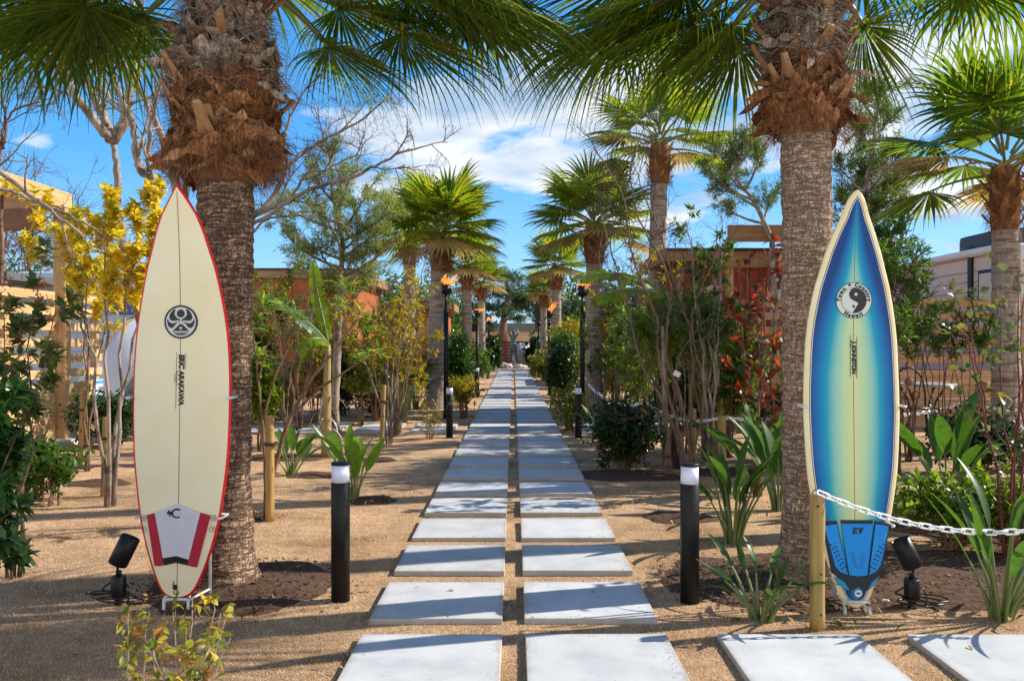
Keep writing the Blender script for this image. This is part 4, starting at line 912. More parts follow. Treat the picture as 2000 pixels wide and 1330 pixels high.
ln = ramp(nt, [(0.0, (0, 0, 0)), (.5, (0, 0, 0)), (.501, (.02, .015, .02)), (.56, (.02, .015, .02)), (.561, (.62, .60, .62)), (.64, (.62, .60, .62)), (.641, (.03, .02, .03)), (.70, (.03, .02, .03)), (.701, (0, 0, 0))], 'CONSTANT')
sel = ramp(nt, [(0, (0, 0, 0)), (.50, (1, 1, 1)), (.70, (0, 0, 0))], 'CONSTANT')
dd_ = math_n(nt, 'MULTIPLY', hwn.outputs['Fac'], 20.0)       # distance to the outline: .05 m = 1
nt.links.new(dd_, ln.inputs[0]); nt.links.new(dd_, sel.inputs[0])
rim = ramp(nt, [(0, (1, 1, 1)), (.50, (0, 0, 0))], 'CONSTANT'); nt.links.new(dd_, rim.inputs[0])
creamc = ramp(nt, [(.3, (.80, .66, .34)), (.7, (.85, .77, .50))]); nt.links.new(nf, creamc.inputs[0])
c1_ = mixc(nt, sel.outputs[0], mixc(nt, 1, cr_.outputs[0], spk, 'MULTIPLY'), ln.outputs[0]); c2_ = mixc(nt, rim.outputs[0], c1_, creamc.outputs[0])
nt.links.new(c2_, b.inputs['Base Color'])
t = thing('surfboard', 'blue and teal airbrushed surfboard with cream rails and a round black and white emblem', 'surfboard', (X(1667, dR), dR, Z(1182, dR)))
t.rotation_euler = (radians(-2.2), radians(.2), 0)
bo = BR.mesh('board', m, t)
def edgedist(v_, BR, OUTL):
    x, y, z = v_.co
    if y > BR.rock(z)+.004: return 0
    best = 9; px_, pz_ = 0, 0; ax = abs(x)
    for hx, hz in OUTL:
        if abs(hz-z) < .12 or abs(pz_-z) < .12:
            ex_, ez_ = hx-px_, hz-pz_; l2 = ex_*ex_+ez_*ez_ or 1e-9; q = max(0, min(1, ((ax-px_)*ex_+(z-pz_)*ez_)/l2)); best = min(best, (ax-px_-q*ex_)**2+(z-pz_-q*ez_)**2)
        px_, pz_ = hx, hz
    return min(.2, sqrt(best))
def outl(BR): return [(BR.hw(BR.L*i/160), BR.L*i/160) for i in range(160)]+[(0, BR.L)]
for o_, B_ in ((bo, BR), (blo, BL)):
    ol_ = outl(B_); _at = o_.data.attributes.new('edgedist', 'FLOAT', 'POINT'); _at.data.foreach_set('value', [edgedist(v_, B_, ol_) for v_ in o_.data.vertices])
zt = lambda y: (1182-y)*dR/F
kx = dR/F
BR.decal(t, 'stringer', mat('stringer_dark', (.16, .15, .06), .5), [(.02+i*(BR.L-.11)/50, -.0013, .0013) for i in range(51)], .0012, 1)
ex, ez, R_ = 0, zt(587), 35.5*kx
BR.poly(t, 'emblem', inkb, annulus(ex, ez, 0, R_, 72), .0020)
prw = mat('pale_print', (.60, .66, .58), .4)
BR.poly(t, 'emblem_ground', prw, annulus(ex, ez, 0, R_*.965, 72), .0028)
ri = R_*.70
yy_ = annulus(ex, ez, ri*.97, ri*1.0, 60)
def yin(cx, cz, r):                                         # black half: right side, head on top
    pts_ = circ(cx, cz, r, 30, pi/2, -pi/2)+circ(cx, cz-r/2, r/2, 18, -pi/2, pi/2)[1:]+circ(cx, cz+r/2, r/2, 18, -pi/2, -3*pi/2)[1:-1]
    a = radians(-12); return [(cx+(x-cx)*cos(a)-(z-cz)*sin(a), cz+(x-cx)*sin(a)+(z-cz)*cos(a)) for x, z in pts_]
BR.poly(t, 'emblem_swirl', inkb, yy_+[yin(ex, ez, ri)]+annulus(ex-.02*R_, ez-ri*.47, 0, ri*.11, 20), .0036)
BR.poly(t, 'emblem_dot', prw, annulus(ex+.10*R_, ez+ri*.48, 0, ri*.12, 20), .0044)
def arc_text(s_, r, amid, size, step, flip=False):
    n = len(s_); wd = {'&': 1.25, ' ': .6, 'w': 1.25, 'i': .6, 'r': .8, 't': .75, 'T': 1.05, 'C': 1.15, 'H': 1.2}
    tot = sum(wd.get(c, 1) for c in s_); p_ = 0
    for c in s_:
        wc = wd.get(c, 1); a = amid+(1 if not flip else -1)*(tot/2-p_-wc/2)*step; p_ += wc
        if c == ' ': continue
        BR.text(t, 'emblem_lettering', c, size, inkb, ex+r*cos(a), ez+r*sin(a), a-pi/2 if not flip else a+pi/2, .0044, bold=.0016)
arc_text('Town & Country', R_*.83, radians(90), .0255, radians(14.2))
arc_text('Hawaii', R_*.845, radians(-92), .0255, radians(13), True)
BR.text(t, 'lettering', 'J. JOHNSTON', .0272, inkb, .001, zt(698.5), -pi/2, shear=.15, bold=.0018, spacing=.93)
BR.poly(t, 'rule_line', inkb, [[(.0145, zt(658)), (.0170, zt(658)), (.0170, zt(740)), (.0145, zt(740))], [(-.0145, zt(655)), (-.0170, zt(655)), (-.0170, zt(737)), (-.0145, zt(737))]], .002)
padb = mat('blue_foam_pad', (.008, .31, .80), .75, var=(30, (.006, .24, .70), .6, (1, 1, 1))); padn = mat('charcoal_foam_pad', (.022, .032, .045), .8)
padl = mat('light_blue_pad', (.02, .30, .52), .7)
def colpadR(name, m, cs, off, nz=14):
    global BL
    keep = BL; BL = BR; r = colpad(name, m, cs, off, nz); BL = keep; return r
cx0 = 1667
def CP(px): return px-cx0
# charcoal base pieces (side pads, centre pad, tail)
def colsL(pl, n=6):                                          # pl: list of (x top, y top, x bottom, y bottom) in photo pixels
    out = []
    for (a, b_) in zip(pl, pl[1:]):
        for i in range(n): u = i/n; out.append(tuple(a[q]+(b_[q]-a[q])*u for q in range(4)))
    out.append(pl[-1]); return [(CP(q[0]), q[1], CP(q[2]), q[3]) for q in out]
colpadR('traction_pad_base', padn, colsL([(1603, 1020, 1622, 1118), (1631.5, 1016, 1652, 1121)]), .0045)
colpadR('traction_pad_base', padn, colsL([(1639, 1014.5, 1653, 1121), (1702, 1014.5, 1690, 1121)]), .0045)
colpadR('traction_pad_base', padn, colsL([(1706, 1016, 1691.5, 1121), (1739, 1023, 1722, 1117)]), .0045)
colpadR('traction_pad_tail', padn, colsL([(1616, 1108, 1650, 1147), (1640, 1119, 1657, 1150), (1671, 1121.3, 1671, 1143), (1704, 1119, 1688, 1150), (1727, 1108, 1696, 1146)], 4), .0048)
p1 = colpadR('traction_pad', padb, colsL([(1608, 1027, 1628, 1104), (1620, 1024, 1637, 1114), (1631, 1022.5, 1651, 1119)], 4), .0062)
p2 = colpadR('traction_pad', padb, colsL([(1640, 1021.5, 1654, 1119.5), (1671, 1021.5, 1671, 1122), (1701, 1021.5, 1689, 1119.5)], 4), .0062)
p3 = colpadR('traction_pad', padb, colsL([(1707, 1022.5, 1692.5, 1119), (1722, 1024, 1707, 1113), (1734, 1028, 1719, 1102)], 4), .0062)
colpadR('tail_wing', padl, colsL([(1625.5, 1125, 1633, 1138), (1634, 1127, 1643, 1146), (1645, 1134, 1654, 1149)], 3), .0062, 6)
colpadR('tail_wing', padl, colsL([(1698, 1134, 1690, 1148), (1708, 1127, 1699, 1143), (1716, 1123, 1707, 1136)], 3), .0062, 6)
mb = MB()
for iy in range(13):
    for ix in range(-6, 7):
        y = 1027+iy*7.2; x = 1671+ix*7.0
        if y < 1117 and abs(x-1671) < 30-iy*1.0: c = V((CP(x)*kx, BR.deck(CP(x)*kx, zt(y))-.0068, zt(y))); mb.box(c, (.0085, .002, .0085), bev=.0008)
mb.obj('pad_grip', padb, p2)
holes = []
for sg, pad_ in ((-1, p1), (1, p3)):
    for i in range(7):
        for j in range(2):
            holes.append((1671+sg*(52-i*3.6-j*9+(1 if sg > 0 else 0)), 1062+i*7.6+j*4, 1.9))
for i in range(6):
    for sg in (-1, 1):
        for j in range(2): holes.append((1671+sg*(12-i*1.1-j*4), 1080+i*5, 1.0))
BR.poly(t, 'pad_holes', padn, [circ(CP(x)*kx, zt(y), r*kx, 10)[:-1] for x, y, r in holes], .0090)
BR.poly(t, 'pad_logo', inkb, [[(CP(x)*kx, zt(y)) for x, y in q] for q in ([(1662, 1030), (1672, 1028), (1671, 1031), (1666, 1032), (1664, 1037), (1670, 1037), (1669, 1040), (1660, 1041)], [(1674, 1030), (1683, 1028), (1682, 1031), (1680, 1031), (1677, 1041), (1674, 1041), (1676, 1032), (1673, 1033)])]+
        stroke([(CP(1659+i*1.8)*kx, zt(1029-.9*sin(i*.5))) for i in range(12)], .0016), .0092)
mb = MB(); MR = Matrix.Rotation(pi/2, 3, 'X'); mb.lathe([(.0175, 0), (.0175, .003), (.0135, .0035), (.0135, .001)], (CP(1671)*kx, BR.deck(0, zt(1155))-.001, zt(1155)), 28, M=MR); lp = mb.obj('leash_plug', M['whitep'], t)
mb = MB(); mb.box((CP(1671)*kx, BR.deck(0, zt(1155))-.0035, zt(1155)), (.017, .003, .007)); mb.obj('plug_bar', inkb, lp)

# ---- white rebar stands with side hooks
def stand(x, d, label, hwid, wtop, hooks, zb, board):
    t = thing('surfboard_stand', label, 'surfboard stand', (x, d, 0)); r = .0075
    m_ = MB(); yf, yb = -.045, .17; w_ = .058
    for sx in (-1, 1): m_.tube([(sx*w_, yf, -.03), (sx*w_, yf, zb+.005)], r, 10)
    m_.tube([(-w_, yf, .055), (w_, yf, .055)], r*.9, 10); m_.obj('foot_frame', M['white'], t)
    m_ = MB(); m_.tube([(-w_, yf, zb-.012), (0, yb, .09), (w_, yf, zb-.012)], r*.9, 10); m_.tube([(-w_, yf, .06), (0, yb, .10)], r*.8, 8); m_.obj('cross_brace', M['white'], t)
    m_ = MB(); m_.tube([(w_*1.6, yb-.02, -.02), (w_*1.6, yb-.02, 1.05)], r, 10); m_.tube([(-w_*.6, yb-.02, .0), (-w_*.6, yb-.02, 1.05)], r, 10)
    m_.tube([(-w_, yf, .05), (-w_*.6, yb-.02, .05)], r*.8, 8); m_.tube([(w_, yf, .05), (w_*1.6, yb-.02, .05)], r*.8, 8); m_.obj('upright', M['white'], t)
    for z, hwz in hooks:
        m_ = MB(); m_.tube([(-hwz-.012, .08, z), (hwz+.012, .08, z)], r*.8, 8)
        for sx in (-1, 1): m_.tube([(sx*(hwz+.010), .085, z), (sx*(hwz+.013), .02, z), (sx*(hwz+.013), -.012, z), (sx*(hwz+.004), -.028, z), (sx*(hwz-.006), -.030, z)], r*.8, 8)
        m_.obj('side_hook', M['white'], t)
    return t
stand(X(351, dL), dL, 'white rebar stand holding up the cream surfboard', 0, 0, [(Z(1012, 4.14), BL.hw(.38)), (Z(776, 4.18), BL.hw(.96))], Z(1166, dL), BL)
stand(X(1667, dR), dR, 'white rebar stand holding up the blue surfboard', 0, 0, [(Z(1027, 4.10), BR.hw(.385)), (Z(793, 4.14), BR.hw(.95))], Z(1182, dR), BR)

# ---- spotlights with cables
def spot(px, py, d, lean, label, seed):
    t = thing('spotlight', label, 'spotlight', (X(px, d), d, 0)); rr = random.Random(seed)
    m_ = MB(); m_.lathe([(.034, .04), (.036, .045), (.036, .135), (.032, .14)], n=28); m_.box((0, 0, .03), (.03, .03, .07)); m_.obj('base', M['black'], t)
    m_ = MB(); m_.tube([(0, 0, .14), (0, 0, .165)], .014, 12); m_.box((.0, -.012, .19), (.012, .006, .07), bev=.002); m_.tube([(0, -.02, .2), (0, .02, .2)], .009, 10); m_.obj('bracket', M['black'], t)
    R = Matrix.Rotation(lean, 3, 'Y')@Matrix.Rotation(radians(-9), 3, 'X')
    c = V((.0, 0, .21))+R@V((0, 0, -.02)); m_ = MB(); m_.lathe([(.038, 0), (.046, .004), (.047, .145), (.044, .147), (.041, .143), (.040, .115)], c, 32, M=R); hd = m_.obj('lamp_head', M['black'], t)
    m_ = MB(); m_.lathe([(.001, .12), (.040, .122)], c, 24, M=R); m_.obj('lens_glass', M['glassd'], hd)
    m_ = MB(); pth = [V((.035, 0, .10))]
    pth += [V((.055, -.01, .085)), V((.065, -.02, .04)), V((.05, -.03, .014))]
    for i in range(30): a = i*.55; pth.append(V((.02+.0022*i*(1 if seed else -1)+.105*cos(a), -.01+.055*sin(a), .012+.0012*i+.012*abs(sin(a*.5)))))
    pth += [V((-.03, .02, .05)), V((-.08, .0, .07)), V((-.05, -.02, .10)), V((-.034, 0, .11))]
    fine = []
    for i in range(len(pth)-1):
        p0, p1_, p2_, p3_ = pth[max(0, i-1)], pth[i], pth[i+1], pth[min(len(pth)-1, i+2)]
        for q in range(4):
            u = q/4; fine.append(.5*((2*p1_)+(p2_-p0)*u+(2*p0-5*p1_+4*p2_-p3_)*u*u+(3*p1_-p0-3*p2_+p3_)*u**3))
    m_.tube(fine, .0042, 7); m_.obj('cable', M['rubber'], t); return t
spot(232, 1178, 4.22, radians(24), 'black garden spotlight leaning right with its coiled cable, left of the cream surfboard', 0).rotation_euler = (0, 0, radians(0))
spot(1781, 1185, 4.17, radians(-24), 'black garden spotlight tipped over with its coiled cable, right of the blue surfboard', 1)
m_ = spot(848, 790, 17, radians(5), 'small far spotlight at the foot of the big palm left of the path', 2)

# ---- statue
def skin_obj(name, pts_, edges, radii, m, parent=None, sub=2, root=0):
    me = bpy.data.meshes.new(name); me.from_pydata([tuple(p_) for p_ in pts_], edges, []); me.materials.append(m)
    o = bpy.data.objects.new(name, me); COL.objects.link(o); o.parent = parent
    md = o.modifiers.new('skin', 'SKIN'); md.use_smooth_shade = True; sd = o.modifiers.new('sub', 'SUBSURF'); sd.levels = sub; sd.render_levels = sub
    for i, v_ in enumerate(me.skin_vertices[0].data):
        r = radii[i]; v_.radius = r if hasattr(r, '__len__') else (r, r); v_.use_root = (i == root)
    dgx = bpy.context.evaluated_depsgraph_get(); me2 = bpy.data.meshes.new_from_object(o.evaluated_get(dgx)); o.modifiers.clear(); o.data = me2; me2.name = name
    for pl in me2.polygons: pl.use_smooth = True
    return o
dS = 43.0; sx0 = X(1002, dS)
t = thing('statue', 'green bronze statue of a woman with both arms raised, at the path end', 'statue', (sx0, dS, .12))
P_ = [(0, 0, .98), (0, 0, 1.12), (.01, 0, 1.30), (.02, .0, 1.47), (.02, .01, 1.56), (.02, .01, 1.66), (.01, .02, 1.80),
      (-.15, 0, 1.46), (-.20, -.02, 1.62), (-.17, .0, 1.80), (-.03, .04, 1.86), (.19, 0, 1.46), (.27, -.02, 1.60), (.20, 0, 1.74), (.06, .05, 1.88),
      (-.10, 0, .90), (-.13, -.02, .50), (-.16, .0, .10), (-.16, -.12, .04), (.10, 0, .90), (.13, -.04, .52), (.22, .0, .10), (.23, -.12, .04)]
Ed = [(0, 1), (1, 2), (2, 3), (3, 4), (4, 5), (5, 6), (3, 7), (7, 8), (8, 9), (9, 10), (3, 11), (11, 12), (12, 13), (13, 14), (0, 15), (15, 16), (16, 17), (17, 18), (0, 19), (19, 20), (20, 21), (21, 22)]
Rr = [(.17, .13), (.125, .10), (.13, .11), (.13, .10), .055, (.085, .095), (.07, .08), .06, .048, .038, .035, .06, .048, .038, .035, (.115, .12), .075, .045, .04, (.115, .12), .075, .045, .04]
skin_obj('figure', P_, Ed, Rr, M['bronze'], t)
m_ = MB(); m_.box((.02, 0, -.03), (.72, .6, .12), bev=.01); m_.obj('plinth', M['slab'], t)
def rock(x, y, r, label, m=M['rock'], seed=0, sq=.7, grp=None):
    bm = bmesh.new(); bmesh.ops.create_icosphere(bm, subdivisions=4, radius=1)
    for v_ in bm.verts:
        c = v_.co.copy(); k = 1+.35*noise.noise(c*1.3+V((seed*7, 0, 0)))+.14*noise.noise(c*3.5+V((seed*3, 1, 0)))+.05*noise.noise(c*9); v_.co = V((c.x*r*k, c.y*r*k*.9, c.z*r*k*sq))
    me = bpy.data.meshes.new('rock'); bm.to_mesh(me); bm.free(); me.materials.append(m)
    for pl in me.polygons: pl.use_smooth = True
    o = bpy.data.objects.new('rock', me); COL.objects.link(o); o.location = (x, y, r*sq*.45); return tag(o, label, 'rock', grp)
for i, (px, d, r, lb) in enumerate([(985, 42.3, .27, 'large pale rounded rock left of the statue'), (994, 42.0, .22, 'angular pale rock against the left side of the statue base'), (1011, 42.0, .20, 'pale rounded rock right in front of the statue'),
       (1019, 42.2, .19, 'small pale rock second to the right of the statue'), (978, 43, .17, 'small dark rock leftmost of the group by the statue'), (1026, 42.4, .15, 'smallest rock at the right end of the group')]): rock(X(px, d), d, r, lb, seed=i, grp='rocks round the statue')
rock(X(1022, 43.8), 43.8, .55, 'tall rugged grey boulder standing right behind the statue', seed=9, sq=1.5)

# ---- iron table and chair on the right
t = thing('garden_table', 'black wrought iron table with pale top behind the plants right of the blue surfboard', 'table', (X(1800, 11.6), 11.6, 0))
m_ = MB(); m_.lathe([(.42, .70), (.43, .71), (.43, .725), (.42, .73)], n=36); m_.obj('tabletop', mat('grey_tabletop', (.30, .31, .32), .35), t)
for q in range(4):
    a = q*pi/2+.6; m_ = MB(); m_.tube([V((cos(a)*r, sin(a)*r, z)) for r, z in ((.33, 0), (.24, .08), (.14, .3), (.2, .5), (.33, .70))], .014, 8); m_.obj('leg', M['blackm'], t)
t = thing('garden_chair', 'black wrought iron chair with a sun face in its back, beside the blue surfboard', 'chair', (X(1786, 11.0), 11.0, 0))
m_ = MB(); m_.lathe([(.02, .43), (.22, .44), (.23, .45), (.02, .455)], n=28); m_.obj('seat', M['blackm'], t)
for q in range(4):
    a = q*pi/2+.4; m_ = MB(); m_.tube([V((cos(a)*r, sin(a)*r, z)) for r, z in ((.29, 0), (.22, .1), (.19, .43))], .012, 8); m_.obj('leg', M['blackm'], t)
m_ = MB(); m_.tube([V((.22*cos(a), .17, .45+.50*sin(a)**.7 if sin(a) > 0 else .45)) for a in [i*pi/20 for i in range(21)]], .013, 8)
for sx in (-1, 1): m_.tube([V((sx*(.10+.05*cos(a)), .17, .60+.05*sin(a))) for a in [i*.5 for i in range(13)]], .008, 6)
bk = m_.obj('backrest', M['blackm'], t)
m_ = MB()
sp_ = star(0, .77, .105, .062, 12); vs = [V((x, .150, z)) for x, z in sp_]+[V((0, .140, .77))]; m_.add(vs, [(i, (i+1) % 24, 24) for i in range(24)]); m_.obj('sun_face', mat('sun_cream', (.5, .42, .33), .6), bk)
m_ = MB(); m_.lathe([(.058, 0), (.05, .012), (.01, .018)], (0, .142, .77), 20, M=MR); m_.obj('face_disc', mat('sun_copper', (.32, .12, .07), .5), bk)
# small white label and low timber bench on the right porch
t = thing('bench', 'plain timber bench on the porch behind the red leaved tree', 'bench', (X(1490, 12.4), 12.4, 0))
m_ = MB(); m_.box((0, 0, .44), (1.3, .36, .04), bev=.004); m_.obj('seat', M['fencey'], t)
for x in (-.58, .58): m_ = MB(); m_.box((x, 0, .21), (.06, .32, .42)); m_.obj('leg', M['fencez'], t)
# tool handles leaning left, small weathered table left
t = thing('plank_table', 'weathered pale plank table on one post in front of the terracotta cabin', 'table', (X(565, 14.5), 14.5, 0))
m_ = MB()
for i in range(5): m_.box((0, -.3+.15*i, .93+.0), (1.05, .135, .04), bev=.005)
gw = wood('weathered_wood', (.36, .31, .26), (.22, .18, .15), 'X'); m_.box((0, 0, .86), (.9, .1, .09)); m_.obj('tabletop', gw, t)
m_ = MB(); m_.box((0, 0, .42), (.15, .15, .84), bev=.01); m_.obj('leg', gw, t)
# ================================================================ PLANTS
UP = V((0, 0, 1))
def rdir(rr): 
    z = rr.uniform(-1, 1); a = rr.uniform(0, 2*pi); r = sqrt(1-z*z); return V((r*cos(a), r*sin(a), z))
def branch_path(rr, p, d, L, n=6, wander=.25, up=.0, grav=0):
    out = [p.copy()]; q = p.copy(); d = d.normalized()
    for i in range(n):
        d = (d+rdir(rr)*wander/sqrt(n)*1.2+UP*(up-grav*(i/n))/n).normalized(); q = q+d*(L/n); out.append(q.copy())
    return out
def ptan(path, i): return (path[min(i+1, len(path)-1)]-path[max(0, i-1)]).normalized()

# ---- palm frond
def frond(bl, pe, base, hub, bdir, R=.95, nseg=44, spread=2.2, droop=1.0, steps=9, rr=None, join=.42, pw=.022, side=None, narrow=1.0, mat_=0):
    rr = rr or random
    mid = (base+hub)/2+UP*.10*(hub-base).length+V((0, 0, .02))
    path = []
    for i in range(9):
        u = i/8; path.append(base*(1-u)**2+mid*2*u*(1-u)+hub*u*u)
    pe.tube(path, [pw*(1.25-.6*i/8) for i in range(9)], 7, cap=False)
    t = bdir.normalized(); s = side or t.cross(UP)
    if s.length < .1: s = V((cos(rr.random()*6), sin(rr.random()*6), 0))
    s = s.normalized(); n = s.cross(t).normalized()
    da = 2*spread/nseg
    for k in range(nseg):
        a = -spread+da*(k+.5); L = R*(.80+.20*cos(a))*rr.uniform(.93, 1.07)*(1 if abs(a) < 1.7 else .88)
        cup = -.30*abs(sin(a*.5))
        d = (t*cos(a)+s*sin(a)+n*cup).normalized(); q = hub.copy(); dn = droop*rr.uniform(.75, 1.25); kink = rr.uniform(.45, .62)
        sd0 = d.cross(n).normalized(); vs = []
        for i in range(steps+1):
            u = i/steps; r = u*L
            if u <= join: w_ = r*math.tan(da/2)*1.06*narrow
            else: w_ = join*L*math.tan(da/2)*1.06*narrow*(1-((u-join)/(1-join))**1.3)*.95
            w_ = max(w_, .0012)
            sd = d.cross(n); sd = sd.normalized() if sd.length > .05 else sd0
            pl = w_*(.55 if u <= join else .45)
            vs += [q-sd*w_-n*pl, q+n*pl*.6, q+sd*w_-n*pl]
            g_ = 0 if u < kink*.7 else dn*(u-kink*.7)*1.35
            d = (d-UP*g_*(1.6/steps)*1.9+rdir(rr)*.02).normalized(); q = q+d*(L/steps)
        fs = []
        for i in range(steps):
            o = i*3; fs += [(o, o+1, o+4, o+3), (o+1, o+2, o+5, o+4)]
        bl.add(vs, fs, mat_, True)
def crown_fronds(base, n, plen, R, rr, droop, lo=-.35, hi=1.35, bdrop=.5):
    """yield (base, hub, blade direction) in phyllotactic order, old ones low"""
    for i in range(n):
        u = i/(n-1); az = i*2.39996+rr.uniform(-.2, .2); el = lo+(hi-lo)*u+rr.uniform(-.12, .12)
        d = V((cos(az)*cos(el), sin(az)*cos(el), sin(el))); L = plen*rr.uniform(.85, 1.12)*(1-.25*u)
        b_ = base+V((cos(az)*.06, sin(az)*.06, (u-.4)*.35)); hub = b_+d*L-UP*.16*L*(1-u)
        bd = (d+V((0, 0, -.15-bdrop*(1-u)))).normalized() if u < .75 else d
        yield i, b_, hub, bd

# ---- small palms: one mesh for trunk, fibre head, fronds grouped as single leaves
def trunk_mesh(H_, r0, r1, flare, rr, n=28, rows=None, ring=.012, lean=(0, 0), bottom=-.05):
    mb = MB(); rows = rows or int(H_*26); vs = []
    ph = rr.uniform(0, 9)
    for j in range(rows+1):
        z = bottom+(H_-bottom)*j/rows; u = max(0, z)/H_; r = r0+(r1-r0)*u+flare*math.exp(-max(0, z)/.20)
        ringd = ring*(.5*sin(z*2*pi/.055+ph+1.2*noise.noise(V((0, 0, z*3))))+.8*noise.noise(V((1, 5, z*9))))
        for i in range(n):
            a = 2*pi*i/n; q = V((cos(a)*2.2, sin(a)*2.2, z*8)); rad = r+ringd*(1+.8*noise.noise(V((cos(a)*3, sin(a)*3, z*13))))+.010*noise.noise(q)+.5*ring*noise.noise(V((cos(a)*7, sin(a)*7, z*30)))
            vs.append(V((lean[0]*u+rad*cos(a), lean[1]*u+rad*sin(a), z)))
    mb.add(vs, [(j*n+i, j*n+(i+1) % n, (j+1)*n+(i+1) % n, (j+1)*n+i) for j in range(rows) for i in range(n)], 0, True); return mb
def stub(mb, mbe, p, out, up, L, wb, wt, th=.016, curve=.1):
    d = (out*.75+up*.85).normalized(); sd = d.cross(UP)
    sd = sd.normalized() if sd.length > .1 else V((1, 0, 0)); vs = []; q = p.copy(); k = 6
    for j in range(k+1):
        u = j/k; w_ = (wb*(1-u)**2.2+wt*(1-(1-u)**2.2))/2; t_ = th*(.6+.5*u); nn2 = sd.cross(d)
        for (a, b_) in ((-1, -.2), (-.6, .55), (0, 1.0), (.6, .55), (1, -.2), (0, -.7)): vs.append(q+sd*a*w_+nn2*b_*t_)
        d = (d+(UP*.5-out*.2)*curve/k*2).normalized(); q = q+d*(L/k)
    mb.add(vs, [(j*6+i, j*6+(i+1) % 6, (j+1)*6+(i+1) % 6, (j+1)*6+i) for j in range(k) for i in range(6)], 0, False)
    mbe.add([V(v_) for v_ in vs[-6:]], [(0, 1, 2, 3, 4, 5)], 0, False)
def strands(mb, n, zr, rad, rr, L=(.06, .2), hang=.5, w=.0016, tangent=.8):
    for _ in range(n):
        a = rr.uniform(0, 2*pi); z = rr.uniform(*zr); r = rad(z)*rr.uniform(.8, 1.08); p = V((r*cos(a), r*sin(a), z)); o = V((cos(a), sin(a), 0)); tg = V((-sin(a), cos(a), 0))*rr.choice((-1, 1))
        d = (tg*rr.uniform(0, 1)*tangent+o*rr.uniform(.1, .8)+UP*rr.uniform(-hang, .35)).normalized(); ln = rr.uniform(*L); q = p; k = 4; vs = []; sd = d.cross(rdir(rr)).normalized(); ww = w*rr.uniform(.6, 1.6)
        for j in range(k+1):
            wj = ww*(1-.8*j/k); vs += [q+sd*wj, q-sd*wj]; d = (d-UP*.18+rdir(rr)*.16).normalized(); q = q+d*(ln/k)
        mb.add(vs, [(j*2, j*2+1, j*2+3, j*2+2) for j in range(k)], 0, False)
def sheath(mb, a0, span, z, h_, r0, r1, rr, n=12, m_=5, slope=0):
    vs = []
    for j in range(m_+1):
        v = j/m_
        for i in range(n+1):
            u = i/n; a = a0+span*(u-.5); edge = 1 if (i in (0, n)) else 0
            zz_ = z+h_*(v-.5)*(1-.5*abs(2*u-1)**2)+slope*(u-.5)+.02*noise.noise(V((u*7+a0, v*4, z*5)))+(rr.uniform(-.03, .03) if j in (0, m_) else 0)
            r = r0+(r1-r0)*v+.022*noise.noise(V((a0*3+u*5, v*3, z*7)))+rr.uniform(-.004, .004)
            vs.append(V((r*cos(a), r*sin(a), zz_)))
    k = n+1; mb.add(vs, [(j*k+i, j*k+i+1, (j+1)*k+i+1, (j+1)*k+i) for j in range(m_) for i in range(n)], 0, True)
    return vs

